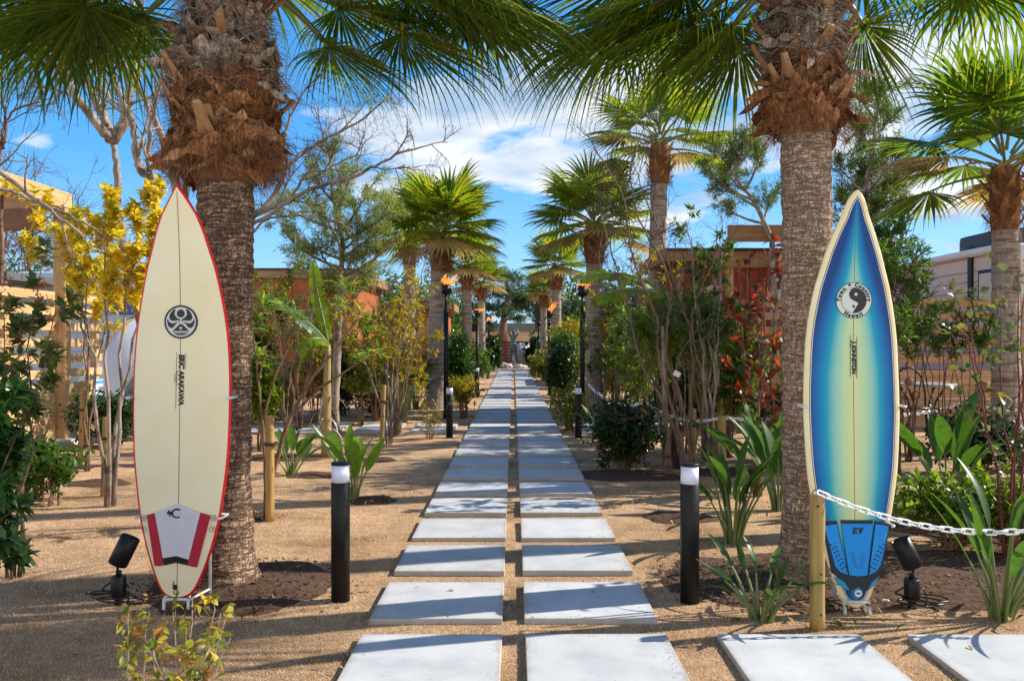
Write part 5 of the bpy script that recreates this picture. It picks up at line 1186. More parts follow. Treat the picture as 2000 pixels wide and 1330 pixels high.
def big_palm(name_loc, label, zt_, ztop, radf, trunk_r, lean, seed, plen, R, nfr, droop, heroes=(), flare=.07, skirt=0, hero_droop=1.0, lo=-.25):
    rr = random.Random(seed); x, y = name_loc; t = thing('fan_palm', label, 'palm tree', (x, y, 0))
    trunk_mesh(zt_+.25, trunk_r[0], trunk_r[1], flare, rr, n=96, rows=330, ring=.0042, lean=lean).obj('trunk', M['palmbark'] if seed == 1 else M['palmbark3'], t)
    off = V((lean[0], lean[1], 0))
    core = MB(); prof = []
    for i in range(24): z = zt_-.05+(ztop-zt_+.35)*i/23; prof.append((radf(z)*.72, z))
    core.lathe(prof, off, 32)
    for i in range(len(core.v)):
        c = core.v[i]; core.v[i] = c+V((c.x-off.x, c.y-off.y, 0)).normalized()*.03*noise.noise(c*9)
    hd = core.obj('fibre_head', M['fibmat'], t)
    # sheaths
    sh = MB(); shg = MB()
    nS = 110
    for i in range(nS):
        z = zt_+.02+(ztop-zt_)*i/nS; a = i*2.39996; r = radf(z)
        tgt = shg if (z-zt_)/(ztop-zt_) > .42 and rr.random() < .75 else sh
        sheath(tgt, a, rr.uniform(.5, 1.3), z, rr.uniform(.07, .17), r*.78, r*rr.uniform(.95, 1.18), rr, slope=rr.uniform(-.13, .13))
    for mb_, nm, mm_ in ((sh, 'fibre_sheath', M['fib']), (shg, 'weathered_sheath', M['fibg'])):
        mb_.v = [v_+off for v_ in mb_.v]; mb_.obj(nm, mm_, t)
    st = MB(); strands(st, 3000, (zt_-.06, zt_+.5*(ztop-zt_)), lambda z: radf(z), rr, (.05, .17), .6, .0011); st.v = [v_+off for v_ in st.v]; st.obj('fibre_strands', M['fib'], t)
    if skirt:
        st = MB(); strands(st, 1900, (zt_-.0, zt_+.16), lambda z: radf(z)*.97, rr, (.08, .17), 1.0, .0012, .3); st.v = [v_+off for v_ in st.v]; st.obj('fibre_skirt', M['fib'], t)
    st = MB(); strands(st, 3200, (zt_+.4*(ztop-zt_), ztop+.1), lambda z: radf(z), rr, (.06, .2), .35, .0022); st.v = [v_+off for v_ in st.v]; st.obj('weathered_strands', M['fibg'], t)
    # cut leaf bases: each one a part
    nB = 30
    for i in range(nB):
        u = (i+.5)/nB; z = zt_+.04+(ztop-zt_-.02)*u; a = i*2.39996+.8+seed+rr.uniform(-.5, .5); z += rr.uniform(-.04, .04); o = (V((cos(a), sin(a), 0))+V((-sin(a), cos(a), 0))*rr.uniform(-.6, .6)).normalized(); r = radf(z)*.78
        mb_ = MB(); me_ = MB(); stub(mb_, me_, off+o*r+V((0, 0, z)), o, UP, rr.uniform(.09, .27), rr.uniform(.10, .18), rr.uniform(.035, .055), curve=rr.uniform(-.3, .4))
        b_ = mb_.obj('leaf_base', M['boot'], t); me_.obj('cut_end', M['bootend'], b_)
    # torn flaps of old sheath standing off the head
    fl, fg = MB(), MB()
    for i in range(110):
        u = rr.random(); z = zt_+.02+(ztop-zt_)*u; a = rr.uniform(0, 6.283); o_ = V((cos(a), sin(a), 0)); tg = V((-sin(a), cos(a), 0))*rr.choice((-1, 1))
        d = (tg*rr.uniform(.3, 1.2)+o_*rr.uniform(.15, .7)+UP*rr.uniform(-.7, .5 if u > .3 else -.1)).normalized()
        (fg if u > .38 and rr.random() < .8 else fl).leaf(off+o_*radf(z)*.92+V((0, 0, z)), d, o_+rdir(rr)*.3, rr.uniform(.10, .26), rr.uniform(.05, .12), rr.uniform(-.3, .5), rr.uniform(-.6, 1.6), n=7, wid=lambda w_: max(.02, (1-w_)**.6*(.75+.35*sin(w_*11))))
    fl.obj('sheath_flap', M['fib'], t); fg.obj('sheath_flap', M['fibg'], t)
    # living fronds
    base = off+V((0, 0, ztop+.34))
    allf = [(b_, h_, d_, droop, R, None) for i, b_, h_, d_ in crown_fronds(base, nfr, plen, R, rr, droop, lo)]
    for (hx, hy, hz, dx, dy, dz, RR, dr) in heroes:
        hub = V((hx-x, hy-y, hz)); o = V((hub.x, hub.y, 0)).normalized()
        allf.append((base+o*.08-UP*.25, hub, V((dx, dy, dz)), dr, RR, None))
    for b_, h_, d_, dr, RR, sd in allf:
        bl, pe = MB(), MB(); frond(bl, pe, b_, h_, d_, RR, 60, 2.2, dr, 11, rr, .36); f_ = bl.obj('frond', M['frond'], t); pe.obj('petiole', M['petiole'], f_)
    return t
M['palmbark3'] = crackbark('pale_palm_bark', (.50, .355, .255), (.66, .51, .40), (.19, .12, .08), (38, .020, 62, .036), .9, .85)
def radL(z):
    k = [(2.0, .17), (2.10, .20), (2.17, .25), (2.28, .295), (2.42, .25), (2.55, .262), (2.68, .25), (2.78, .22), (2.92, .185), (3.1, .175), (3.5, .16)]; return lerp_tab(k, z)
def radR(z):
    k = [(2.2, .14), (2.36, .17), (2.44, .205), (2.55, .205), (2.68, .18), (2.8, .15), (3.1, .155), (3.5, .14)]; return lerp_tab(k, z)
big_palm((X(441, 4.55), 4.55), 'big fan palm with shaggy brown trunk head, directly behind the cream surfboard', 2.16, 3.16, radL, (.116, .150), (-.0, .0), 1, 1.15, .98, 26, 1.5,
         heroes=[(-.32, 4.3, 3.04, .85, -.15, -.38, .98, .9), (-.75, 4.2, 3.10, .9, -.5, -.15, .85, 2.0), (-.55, 4.6, 3.12, .8, .4, -.2, .8, 2.1), (-.95, 4.7, 3.10, .85, .3, -.1, .75, 2.2), (-.25, 4.9, 3.18, .9, .3, -.3, .85, 1.8), (-2.05, 4.2, 3.10, -.7, -.4, -.1, .85, 2.2), (-2.0, 4.7, 3.06, -.8, .3, -.2, .85, 2.2), (-2.35, 4.5, 3.14, -.9, .0, -.2, .85, 2.2), (-2.6, 4.2, 3.18, -.8, -.4, -.1, .85, 2.2), (-1.95, 4.0, 3.12, -.3, -.8, -.2, .8, 2.3), (-2.8, 4.8, 3.10, -.8, .4, -.2, .9, 2.2), (-2.15, 4.35, 2.98, -.9, .1, -.3, .8, 2.3), (-2.45, 4.75, 3.0, -.9, .2, -.2, .8, 2.2), (-1.05, 4.9, 2.96, .7, .3, -.3, .7, 2.1), (-.62, 4.75, 2.98, .85, .2, -.3, .8, 2.0), (-.15, 4.5, 3.06, .9, .1, -.4, .8, 1.5)], skirt=1, lo=.12)
big_palm((X(1578, 4.6), 4.6), 'big fan palm with lighter ringed trunk, directly behind the blue surfboard', 2.42, 3.18, radR, (.124, .130), (-.012, .0), 2, 1.1, .95, 26, 1.5,
         heroes=[(.86, 4.35, 3.06, -.85, -.1, -.32, .95, .8), (1.08, 4.3, 3.12, -.8, -.4, -.2, .85, 2.0), (.80, 4.8, 3.10, -.8, .3, -.3, .85, 1.9), (1.15, 4.8, 3.05, -.6, .3, -.5, .75, 2.0), (.62, 4.5, 3.2, -.9, .0, -.2, .8, 1.9), (1.92, 4.75, 3.02, .35, .1, -.8, .62, .7), (2.25, 4.5, 3.28, .8, .1, -.1, .75, 2.1), (2.5, 4.8, 3.26, .8, .3, -.1, .75, 2.1), (1.3, 5.0, 3.0, -.2, .6, -.6, .7, 1.8), (.95, 4.6, 2.98, -.85, .1, -.3, .8, 2.0), (1.15, 4.55, 2.93, -.7, .2, -.5, .65, 2.1), (.66, 4.9, 3.08, -.85, .2, -.3, .8, 1.9)], flare=.05, lo=.15)

# ---- middle-distance palms, three variants then copies
def mid_palm(seed, H_, tr, label, loc, plen=.55, R=.78, n=30, droop=.35, nseg=30, steps=6, barkm='palmbark2', mm='frond2', lean=(0, 0), hdr=.2, fr=.75, scale=1, lo=0.0):
    rr = random.Random(seed); t = thing('fan_palm', label, 'palm tree', loc)
    trunk_mesh(H_-.3, tr*1.12, tr, .09, rr, n=32, rows=int(H_*28), ring=.006, lean=lean).obj('trunk', M[barkm], t); off = V((lean[0], lean[1], 0))
    rf = lambda z: tr*1.25+hdr*.25*sin(pi*min(1, max(0, (z-(H_-.75))/.75)))
    z0 = H_-.75; core = MB(); core.lathe([(rf(z0+.75*i/10)*.85, z0+.75*i/10) for i in range(11)], off, 20); core.obj('fibre_head', M['fibmat'], t)
    sb_, se_ = MB(), MB()
    for i in range(22):
        u = i/22; a = i*2.39996; o = V((cos(a), sin(a), 0)); stub(sb_, se_, off+o*rf(z0+u*.7)*.8+V((0, 0, z0+.04+u*.66)), o, UP, rr.uniform(.14, .22), .11, .04)
    b_ = sb_.obj('leaf_bases', M['boot'], t)
    st = MB(); strands(st, 700, (z0-.02, z0+.7), rf, rr, (.06, .2), .7, .003); st.v = [v_+off for v_ in st.v]; st.obj('fibre_strands', M['fib'], t)
    for i, bb, hh_, dd_ in crown_fronds(off+V((0, 0, H_+.02)), n, plen, R, rr, droop, lo, 1.12, .30):
        bl, pe = MB(), MB(); frond(bl, pe, bb, hh_, dd_, R*rr.uniform(.88, 1.1), nseg, 2.1, droop*rr.uniform(.7, 1.3), steps, rr, .5, .016); f_ = bl.obj('frond', M['fronddead' if (i < 5 and rr.random() < .55) else mm], t); pe.obj('petiole', M['petiole'], f_)
    return t
pA = mid_palm(11, 3.38, .165, 'fan palm with smooth grey trunk beside the nearest lit torch, left of the path', (X(850, 16.6), 16.6, 0), lean=(.1, 0), plen=.62, R=.80, droop=.85, n=36)
pB = mid_palm(12, 3.55, .155, 'fan palm with a smooth grey trunk, right of the path beside the second bollard', (X(1161, 16.8), 16.8, 0), plen=.72, R=.80, droop=.9, n=32)
pC = mid_palm(13, 3.6, .14, 'slimmer fan palm second along the left of the path', (X(912, 26), 26, 0), plen=.5, R=.74, nseg=24, steps=5, n=24, droop=.6)
dup(pC, (X(940, 33), 33, 0), 2.1, 1.0, 'small far fan palm third along the left of the path')
dup(pC, (X(1087, 27), 27, 0), 4.0, 1.02, 'fan palm right of the path with its crown above the second torch')
dup(pC, (X(1062, 36), 36, 0), 1.0, .95, 'far fan palm half hidden right of the far end of the path')
mid_palm(15, 4.95, .15, 'tallest fan palm, thin crown high above the others on the right', (X(1276, 16), 16, 0), plen=.85, R=.85, droop=.8, n=20, mm='frond2', lean=(.12, 0))
mid_palm(16, 3.35, .14, 'fan palm at the right edge with wide green fans and a pale trunk', (X(1966, 10.2), 10.2, 0), plen=.85, R=1.0, droop=.8, nseg=40, steps=8, n=18, mm='frond', lean=(-.02, 0), hdr=.08)
for (px, d, h_, s_, lb) in ((800, 21, 3.9, 5, 'fan palm crown seen just behind the nearest left palm'),):
    mid_palm(17, h_, .14, lb, (X(px, d), d, 0), nseg=24, steps=5, n=18)

pD = mid_palm(18, 10.5, .14, 'tall fan palm just outside the right edge of the view, nearer one', (4.75, 6.45, 0), n=18)  # unseen palms, made this tall so only trunk shadows cross the path
dup(pD, (5.35, 8.7, 0), 2.7, 1.0, 'tall fan palm just outside the right edge of the view, farther one')
# ---- general woody plant
def plant(name, label, cat, loc, h_, spread, nstem, rstem, nb, bl_, leaf, nl, LL, LW, tm, lm, seed, t0=.35, up=.3, wander=.25, ltype='broad', sub=2, whorl=0, clusterR=0, group=None, lean=(0, 0), nst=7, fold=.25, curl=.3, stemup=.9, subL=.45, leafend=.35, thing_obj=None, rb=None):
    rr = random.Random(seed); t = thing_obj or thing(name, label, cat, loc, 0, group)
    tw, lf = MB(), MB()
    def put(p, d, k=1):
        for _ in range(k):
            L = LL*rr.uniform(.6, 1.2)
            if whorl:
                a0 = rr.uniform(0, 6.28); u_ = d.cross(rdir(rr)).normalized(); v_ = d.cross(u_)
                for q in range(whorl):
                    a = a0+q*2*pi/whorl+rr.uniform(-.3, .3); o = u_*cos(a)+v_*sin(a); dd = (o*rr.uniform(.7, 1.1)+d*rr.uniform(.2, .9)).normalized()
                    lf.leaf(p+rdir(rr)*.006, dd, UP+rdir(rr)*.5, L*rr.uniform(.75, 1.15), LW*rr.uniform(.8, 1.2), fold, curl, n=lsteps)
            else:
                dd = (d*.5+rdir(rr)*.9+UP*.15).normalized(); pp = p+rdir(rr)*clusterR*rr.random()
                lf.leaf(pp, dd, UP+rdir(rr)*.7, L, LW*rr.uniform(.75, 1.2), fold, curl*rr.uniform(.3, 1.5), n=lsteps)
    lsteps = 3 if ltype == 'broad' else 2 if ltype == 'small' else 1
    for s in range(nstem):
        az = s*2.4+rr.uniform(-.5, .5); sp = spread*rr.uniform(.25, 1) if nstem > 1 else 0
        tgt = V((cos(az)*sp+lean[0], sin(az)*sp+lean[1], h_*rr.uniform(.78, 1.0))); b0 = V((cos(az)*.03, sin(az)*.03, -.03)) if nstem > 1 else V((0, 0, -.03))
        d0 = (tgt-b0).normalized(); k = nst; path = [b0]; q = b0.copy()
        c1 = b0+V((0, 0, h_*.45*stemup))+(tgt-b0)*.12
        for i in range(1, k+1):
            u = i/k; q = b0*(1-u)**2+c1*2*u*(1-u)+tgt*u*u+rdir(rr)*wander*.10*h_*(u*(1-u)*2+.05); path.append(q)
        tw.tube(path, [rstem*(1-.78*i/k) for i in range(k+1)], 7, wob=.1)
        for b_ in range(nb):
            u = t0+(1-t0)*(b_+rr.random())/nb; i = min(k-1, int(u*k)); p = path[i].lerp(path[i+1], u*k-i)
            a = rr.uniform(0, 6.28); tn = ptan(path, i); o = tn.cross(rdir(rr)).normalized()
            L = bl_*rr.uniform(.6, 1.2)*(1.15-.5*u); d = (o*rr.uniform(.6, 1)+tn*rr.uniform(.2, .8)+UP*up).normalized()
            bp = branch_path(rr, p, d, L, 5, wander, up*.5); rb_ = (rb or rstem*.35)*(1-.4*u); tw.tube(bp, [rb_*(1-.75*i2/5) for i2 in range(6)], 5, cap=False)
            for _ in range(nl):
                uu = leafend+(1-leafend)*rr.random()**.8; ii = min(4, int(uu*5)); put(bp[ii].lerp(bp[ii+1], uu*5-ii), ptan(bp, ii))
            for s2 in range(sub):
                uu = .3+.6*rr.random(); ii = min(4, int(uu*5)); pp = bp[ii].lerp(bp[ii+1], uu*5-ii); d2 = (ptan(bp, ii)*.6+rdir(rr)*.8+UP*up*.6).normalized()
                b2 = branch_path(rr, pp, d2, L*subL*rr.uniform(.6, 1.1), 3, wander, up*.4); tw.tube(b2, [rb_*.55, rb_*.4, rb_*.28, rb_*.12], 4, cap=False)
                for _ in range(nl):
                    uu = rr.random()**.7; ii = min(2, int(uu*3)); put(b2[ii].lerp(b2[ii+1], uu*3-ii), ptan(b2, ii))
    tw.obj('stems', tm, t)
    if lf.v: lf.obj('foliage', lm, t)
    return t
LM = dict(
 yellow=leafmat('yellow_leaves', [(.56, .47, .04), (.66, .55, .05), (.40, .40, .04), (.66, .49, .04), (.26, .31, .04)], .42, .45, (1.1, 1.0, .5)),
 glossy=leafmat('glossy_green_leaves', [(.018, .048, .014), (.03, .075, .018), (.05, .10, .022), (.022, .06, .012)], .25, .28),
 green=leafmat('green_leaves', [(.03, .07, .014), (.06, .12, .02), (.09, .15, .02), (.04, .085, .015)], .38, .4),
 bright=leafmat('bright_green_leaves', [(.07, .13, .012), (.12, .19, .015), (.18, .21, .02), (.09, .15, .012)], .42, .38),
 dark=leafmat('dark_green_leaves', [(.010, .028, .010), (.018, .045, .013), (.03, .06, .016), (.04, .08, .02)], .2, .3),
 olive=leafmat('olive_leaves', [(.08, .13, .025), (.16, .20, .035), (.28, .25, .035), (.10, .15, .03), (.38, .24, .04)], .4, .5),
 oleander=leafmat('narrow_green_leaves', [(.09, .17, .025), (.15, .23, .035), (.24, .28, .05), (.07, .12, .02)], .38, .36),
 needle=leafmat('feathery_green', [(.12, .16, .05), (.19, .23, .07), (.27, .29, .09), (.08, .12, .035)], .35, .6),
 needled=leafmat('dark_feathery_green', [(.04, .07, .024), (.07, .11, .03), (.15, .18, .03), (.05, .085, .02)], .3, .6),
 pine=leafmat('pine_needles', [(.015, .04, .018), (.03, .065, .022), (.05, .09, .025)], .25, .5),
 red=leafmat('red_leaves', [(.16, .012, .010), (.30, .03, .012), (.38, .10, .015), (.10, .03, .015), (.05, .05, .018), (.12, .02, .015), (.07, .03, .02)], .3, .38, (1.0, .7, .5)),
 autumn=leafmat('autumn_leaves', [(.06, .11, .018), (.20, .24, .03), (.48, .38, .04), (.11, .17, .022), (.36, .15, .04), (.07, .12, .018), (.42, .28, .12)], .4, .42, (1.1, 1.0, .5)),
 goldg=leafmat('gold_green_leaves', [(.18, .22, .02), (.40, .33, .02), (.10, .16, .02), (.50, .29, .02), (.16, .20, .02)], .42, .42, (1.1, 1.0, .5)),
 eucal=leafmat('grey_green_leaves', [(.10, .14, .09), (.06, .10, .05), (.16, .18, .08), (.05, .08, .03), (.20, .16, .03)], .3, .35),
 strap=leafmat('strap_leaf', [(.020, .060, .016), (.035, .085, .020), (.055, .115, .022), (.09, .13, .03)], .3, .38, (1.2, 1.3, .5)),
 strapy=leafmat('light_strap_leaf', [(.07, .15, .02), (.11, .21, .025), (.14, .23, .03)], .4, .28, (1.2, 1.25, .4)),
 stalk=mat('leaf_stalk', (.12, .18, .05), .4, var=(12, (.17, .19, .06), .6, (1, 1, .3))),
)
# ---- strappy big leaved plants (bird of paradise)
def strappy(label, loc, n, h_, LL, LW, seed, mm='strap', out=.45, tip=0, cat='plant', sc=1):
    rr = random.Random(seed); t = thing('paradise_plant', label, cat, loc)
    for i in range(n):
        az = i*2.4+rr.uniform(-.4, .4); o = V((cos(az), sin(az), 0)); tilt = out*rr.uniform(.15, 1.0); hh_ = h_*rr.uniform(.5, 1.0)*(1-.25*tilt)
        st, lf = MB(), MB(); b_ = o*rr.uniform(.01, .05)+V((0, 0, -.02)); path = []
        for k in range(8):
            u = k/7; path.append(b_+o*tilt*hh_*u**1.5+V((0, 0, hh_*u*(1-.12*u*tilt))))
        st.tube(path, [.0085*sc*(1.3-.7*k/7) for k in range(8)], 6, cap=False)
        d = ptan(path, 7); L = LL*rr.uniform(.75, 1.15); tw = rr.uniform(-.9, .9); up = (V((-o.x, -o.y, .6))+V((-o.y, o.x, 0))*tw)
        cu = rr.uniform(.1, .9)
        lf.leaf(path[-1], d, up, L, LW*rr.uniform(.8, 1.15), rr.uniform(.15, .55), cu, n=9, wid=lambda u: (sin(pi*min(1, .04+.96*u)**.80))**.8 if u < .999 else 0.0)
        l_ = lf.obj('leaf', LM[mm], t); st.obj('stalk', LM['stalk'], l_)
    return t
# ================================================================ PLANTING
def L0(px, d): return (X(px, d), d, 0)
def bush(label, loc, rx, ry, h_, n, LL, LW, lm, seed, z0=.0, dens=.5, name='shrub', stems=8, sm='twig', cat='shrub', top=1.0, whorl=3, ls=2):
    """dense shrub: clumps of leaves through an uneven volume, on visible stems"""
    rr = random.Random(seed); t = thing(name, label, cat, loc); tw, lf = MB(), MB()
    for s in range(stems):
        a = s*2.4; tgt = V((cos(a)*rx*.6*rr.random(), sin(a)*ry*.6*rr.random(), h_*rr.uniform(.6, .95))); b0 = V((cos(a)*.05, sin(a)*.05, -.02))
        path = [b0.lerp(tgt, i/5)+rdir(rr)*.03*h_*(i > 0) for i in range(6)]; tw.tube(path, [.012*(1-.8*i/5)*(1+h_*.3) for i in range(6)], 5, cap=False)
        for b_ in range(6):
            i = rr.randint(1, 4); q = path[i]+V((rr.uniform(-1, 1)*rx*.8, rr.uniform(-1, 1)*ry*.8, rr.uniform(-.1, .3)*h_)); tw.tube([path[i], (path[i]+q)/2+rdir(rr)*.03, q], [.006, .004, .002], 4, cap=False)
    c = V((0, 0, z0+(h_-z0)/2)); k = 0
    while k < n:
        d = rdir(rr); rad = rr.random()**.5*(1.18 if rr.random() < .12 else 1); nz_ = 1+.55*noise.noise(d*2.1+V((seed*2.3, 0, 0)))+.20*noise.noise(d*5+V((seed, 0, 0)))
        p = V((d.x*rx*rad*nz_, d.y*ry*rad*nz_, d.z*(h_-z0)/2*rad*nz_*(top if d.z > 0 else 1)))
        if noise.noise((p+V((seed*5, 0, 0)))*(3.2/max(rx, .25)*.5)) < -.18+(.12 if rad > .8 else 0)-dens*.4: continue
        k += 1; p = c+p
        if p.z < .02: continue
        ax = (d+UP*.5+rdir(rr)*.6).normalized()
        for q in range(whorl): lf.leaf(p, (ax*.6+rdir(rr)*.8).normalized(), UP+rdir(rr)*.6, LL*rr.uniform(.6, 1.2), LW*rr.uniform(.7, 1.2), .25, .3, n=ls)
    tw.obj('stems', M[sm], t); lf.obj('foliage', lm, t); return t
def stake(px, ptop, d, lean, label, r=.028, tie=True):
    hgt = Z(ptop, d); t = round_post(px, ptop, d, label, r, hgt, False, 'stake', lean, 'tree_stake')
    if tie:
        q = MB(); z = hgt*.72
        for i in range(3): q.tube([V((lean[0]*.72+.0+(r+.006)*1.3*cos(a_)+.012, lean[1]*.72+(r+.006)*sin(a_), z+i*.009)) for a_ in [k*pi/8 for k in range(17)]], .005, 5, cap=False)
        q.obj('jute_tie', M['jute'], t)
    return t
# --- right strappy plants
strappy('large strappy green plant just right of the nearest right bollard', L0(1432, 5.5), 24, .46, .31, .062, 21, out=.42)
strappy('small drooping strappy plant with one withered bud, in front of the right near palm', L0(1486, 3.98), 13, .31, .22, .034, 22, out=.8)
strappy('tall strappy plant at the lower right edge under the chain', L0(1958, 4.0), 18, .50, .34, .048, 23, out=.62)
strappy('dark strappy plant right of the blue surfboard below the iron chair', L0(1850, 6.6), 14, .58, .50, .11, 24, out=.55)
strappy('dark strappy plant between the right near palm and the big strappy plant', L0(1520, 6.6), 16, .55, .38, .12, 25, out=.6)
strappy('bright broad leaved strappy plant beside the nearest left bollard', L0(690, 7.0), 11, .42, .36, .088, 26, 'strapy', out=.5)
strappy('small bright strappy plant between the cream surfboard and the banana plant', L0(568, 8.3), 13, .36, .30, .085, 27, 'strap', out=.6)
strappy('mid green strappy clump behind the leaning stake, left of the big palm trunk', L0(812, 16.5), 22, .8, .6, .14, 28, out=.6)
strappy('strappy clump left of the grey palm trunk', L0(775, 18), 20, .8, .6, .15, 29, out=.6)
strappy('low strappy plant behind the dark round shrub at the second right bollard', L0(1180, 10.5), 8, .42, .40, .10, 30, out=.7)
strappy('dark blue green strappy plant in front of the red leaved tree', L0(1478, 7.4), 12, .6, .5, .10, 31, out=.6)
strappy('low strappy plant by the third left bollard', L0(905, 22), 12, .5, .5, .12, 32, out=.6)
strappy('low strappy plant by the third right bollard', L0(1098, 21), 12, .5, .5, .10, 33, out=.6)
# --- dark round shrub etc.
bush('dark round glossy shrub right of the path, between the first and second right bollards', L0(1218, 8.7), .41, .36, .70, 2100, .050, .024, LM['dark'], 41, z0=.06, stems=34, whorl=3, name='round_shrub')
bush('light green low shrub at the right, behind the lower right strappy plant', L0(1860, 5.4), .46, .3, .44, 620, .062, .030, LM['bright'], 42, z0=.12, stems=10)
bush('bright green low shrub at the right edge above the chain', L0(1985, 5.2), .40, .3, .50, 560, .066, .032, LM['bright'], 43, z0=.12, stems=10)
bush('dark glossy shrub behind the strappy plants at the right, under the leaning stake', L0(1915, 8.2), .50, .4, .62, 1500, .060, .030, LM['dark'], 44, z0=.08)
bush('small pale shrub at the foot of the second right bollard', L0(1112, 12.6), .30, .3, .62, 700, .055, .025, LM['olive'], 45, z0=.12)
bush('green columnar shrub right of the path by the second torch', L0(1096, 20), .36, .36, 1.28, 2400, .075, .04, LM['dark'], 46, z0=.02)
bush('second columnar shrub crown in lighter green above the right columnar shrub', L0(1100, 21), .42, .4, 1.55, 1500, .085, .045, LM['green'], 47, z0=.5)
bush('columnar green shrub left of the path behind the first torch', L0(892, 20.5), .34, .34, 1.42, 2200, .08, .045, LM['glossy'], 48, z0=.05)
bush('yellow green shrub on the left of the path by the third left bollard', L0(905, 14.6), .30, .3, .70, 800, .055, .028, LM['goldg'], 49, z0=.2)
bush('far dark columnar shrub left of the statue', L0(962, 41.5), .42, .4, 1.6, 1500, .16, .09, LM['glossy'], 50, z0=.0)
bush('far dark columnar shrub right of the statue', L0(1046, 43), .45, .4, 1.45, 1600, .16, .09, LM['dark'], 51, z0=.0)
bush('far pale green shrub on the right by the fourth bollard', L0(1062, 29), .5, .4, .95, 900, .11, .05, LM['olive'], 52, z0=.05)
bush('far green shrub on the left by the fourth bollard', L0(925, 29), .6, .5, 1.1, 1000, .12, .06, LM['green'], 53, z0=.0)
bush('dense dark green hedge shrub behind the left bollards', L0(885, 25), .8, .6, 1.5, 1300, .12, .06, LM['green'], 54, z0=.1)
bush('tall leafy shrub behind the right columnar shrub', L0(1118, 24), .7, .6, 2.0, 1500, .12, .06, LM['goldg'], 55, z0=.2)
bush('dark shrub in front of the terracotta cabin on the left', L0(520, 13.5), .55, .4, .82, 1300, .07, .034, LM['olive'], 56, z0=.1)
bush('dark green shrub right of the plank table, in front of the orange cabin corner', L0(668, 15.2), .36, .36, 1.2, 1500, .085, .04, LM['glossy'], 57, z0=.1)
bush('low dark shrub behind the banana plant', L0(735, 14.8), .40, .3, .75, 900, .07, .035, LM['dark'], 58, z0=.05)
bush('low glossy shrub at the foot of the left pine fence', L0(212, 10.6), .52, .35, .66, 1300, .068, .032, LM['glossy'], 59, z0=.06)
bush('low green shrub by the dark leafy tree at the left edge', L0(70, 7.0), .34, .3, .52, 600, .06, .032, LM['green'], 60, z0=.1)
bush('small leafy sapling on the turf near the left edge', L0(104, 6.8), .16, .16, .40, 160, .062, .03, LM['green'], 61, z0=.12, stems=4)
bush('bright climbing shrub on the right timber porch fence', L0(1425, 12.2), .50, .25, 1.55, 1700, .085, .042, LM['bright'], 62, z0=.1)
bush('dark shrub at the foot of the rust red cabin', L0(1345, 12.8), .6, .4, 1.0, 1400, .08, .038, LM['glossy'], 63, z0=.05)
bush('broad leaved dark shrub between the right near palm and the fence', L0(1560, 8.6), .45, .4, .8, 900, .09, .05, LM['dark'], 64, z0=.05)
bush('bright broad leaved shrub just behind the left near palm trunk', L0(508, 10.2), .20, .2, 1.15, 420, .12, .06, LM['bright'], 65, z0=.35, stems=4)
bush('shrub under the small far palms on the right', L0(1200, 19), .8, .5, 1.2, 1300, .10, .05, LM['olive'], 66, z0=.1)
bush('dark shrub behind the white chains on the right', L0(1300, 17.5), .8, .5, 1.1, 1300, .10, .05, LM['green'], 67, z0=.0)
bush('green weeds hedge between the right trunks', L0(1235, 24), 1.2, .6, 2.0, 1700, .12, .06, LM['goldg'], 68, z0=.1)
for i, (px, py, s_) in enumerate([(1640, 1222, 1.0), (1440, 1215, .7), (1575, 1140, .8), (1665, 1150, .9), (1330, 975, .9), (1195, 925, 1), (1800, 1120, .9), (1615, 1185, 1.1), (1385, 985, .8)]):
    d = GD(py); rr = random.Random(900+i); lf = MB()
    for q in range(26): a = rr.random()*6.28; lf.leaf(V((rr.uniform(-.02, .02), rr.uniform(-.02, .02), .01)), V((cos(a), sin(a), rr.uniform(.2, 1))), UP, .035*s_*rr.uniform(.6, 1.2), .014*s_, .2, .5, n=2)
    o = lf.obj('weed', LM['bright']); o.location = L0(px, d); tag(o, ['tiny green weed just right of the near wooden post', 'tiny weed in front of the small drooping strappy plant', 'small weed at the foot of the right near palm', 'small weed behind the white stand of the blue surfboard', 'tiny weed left of the nearest right bollard', 'small weed under the dark round shrub', 'small weed behind the right spotlight', 'small weed by the near post and the blue board tail', 'tiny weed behind the nearest right bollard'][i], 'weed')
# --- small shrubs
plant('bare_shrub', 'small half bare shrub with curled dark leaves, left of the second left bollard', 'shrub', L0(839, 11.4), .62, .38, 7, .007, 7, .22, None, 3, .045, .022, M['twig'], LM['autumn'], 71, t0=.15, up=.3, wander=.5, ltype='small', sub=2, stemup=.35)
plant('autumn_shrub', 'foreground shrub with green, yellow and rust coloured curled leaves at the bottom left', 'shrub', (X(362, 2.62), 2.62, 0), .49, .17, 9, .0050, 9, .085, None, 2, .044, .026, M['paletwig'], LM['autumn'], 72, t0=.12, up=.5, wander=.35, sub=1, stemup=.7, curl=.9, fold=.4)
plant('autumn_shrub', 'foreground sapling with a few yellow leaves on thin bare stems, leftmost at the bottom', 'shrub', (X(258, 2.75), 2.75, 0), .47, .10, 3, .0045, 7, .06, None, 4, .040, .022, M['paletwig'], LM['autumn'], 73, t0=.40, up=.5, wander=.4, sub=0, stemup=.8, curl=.9, fold=.4)
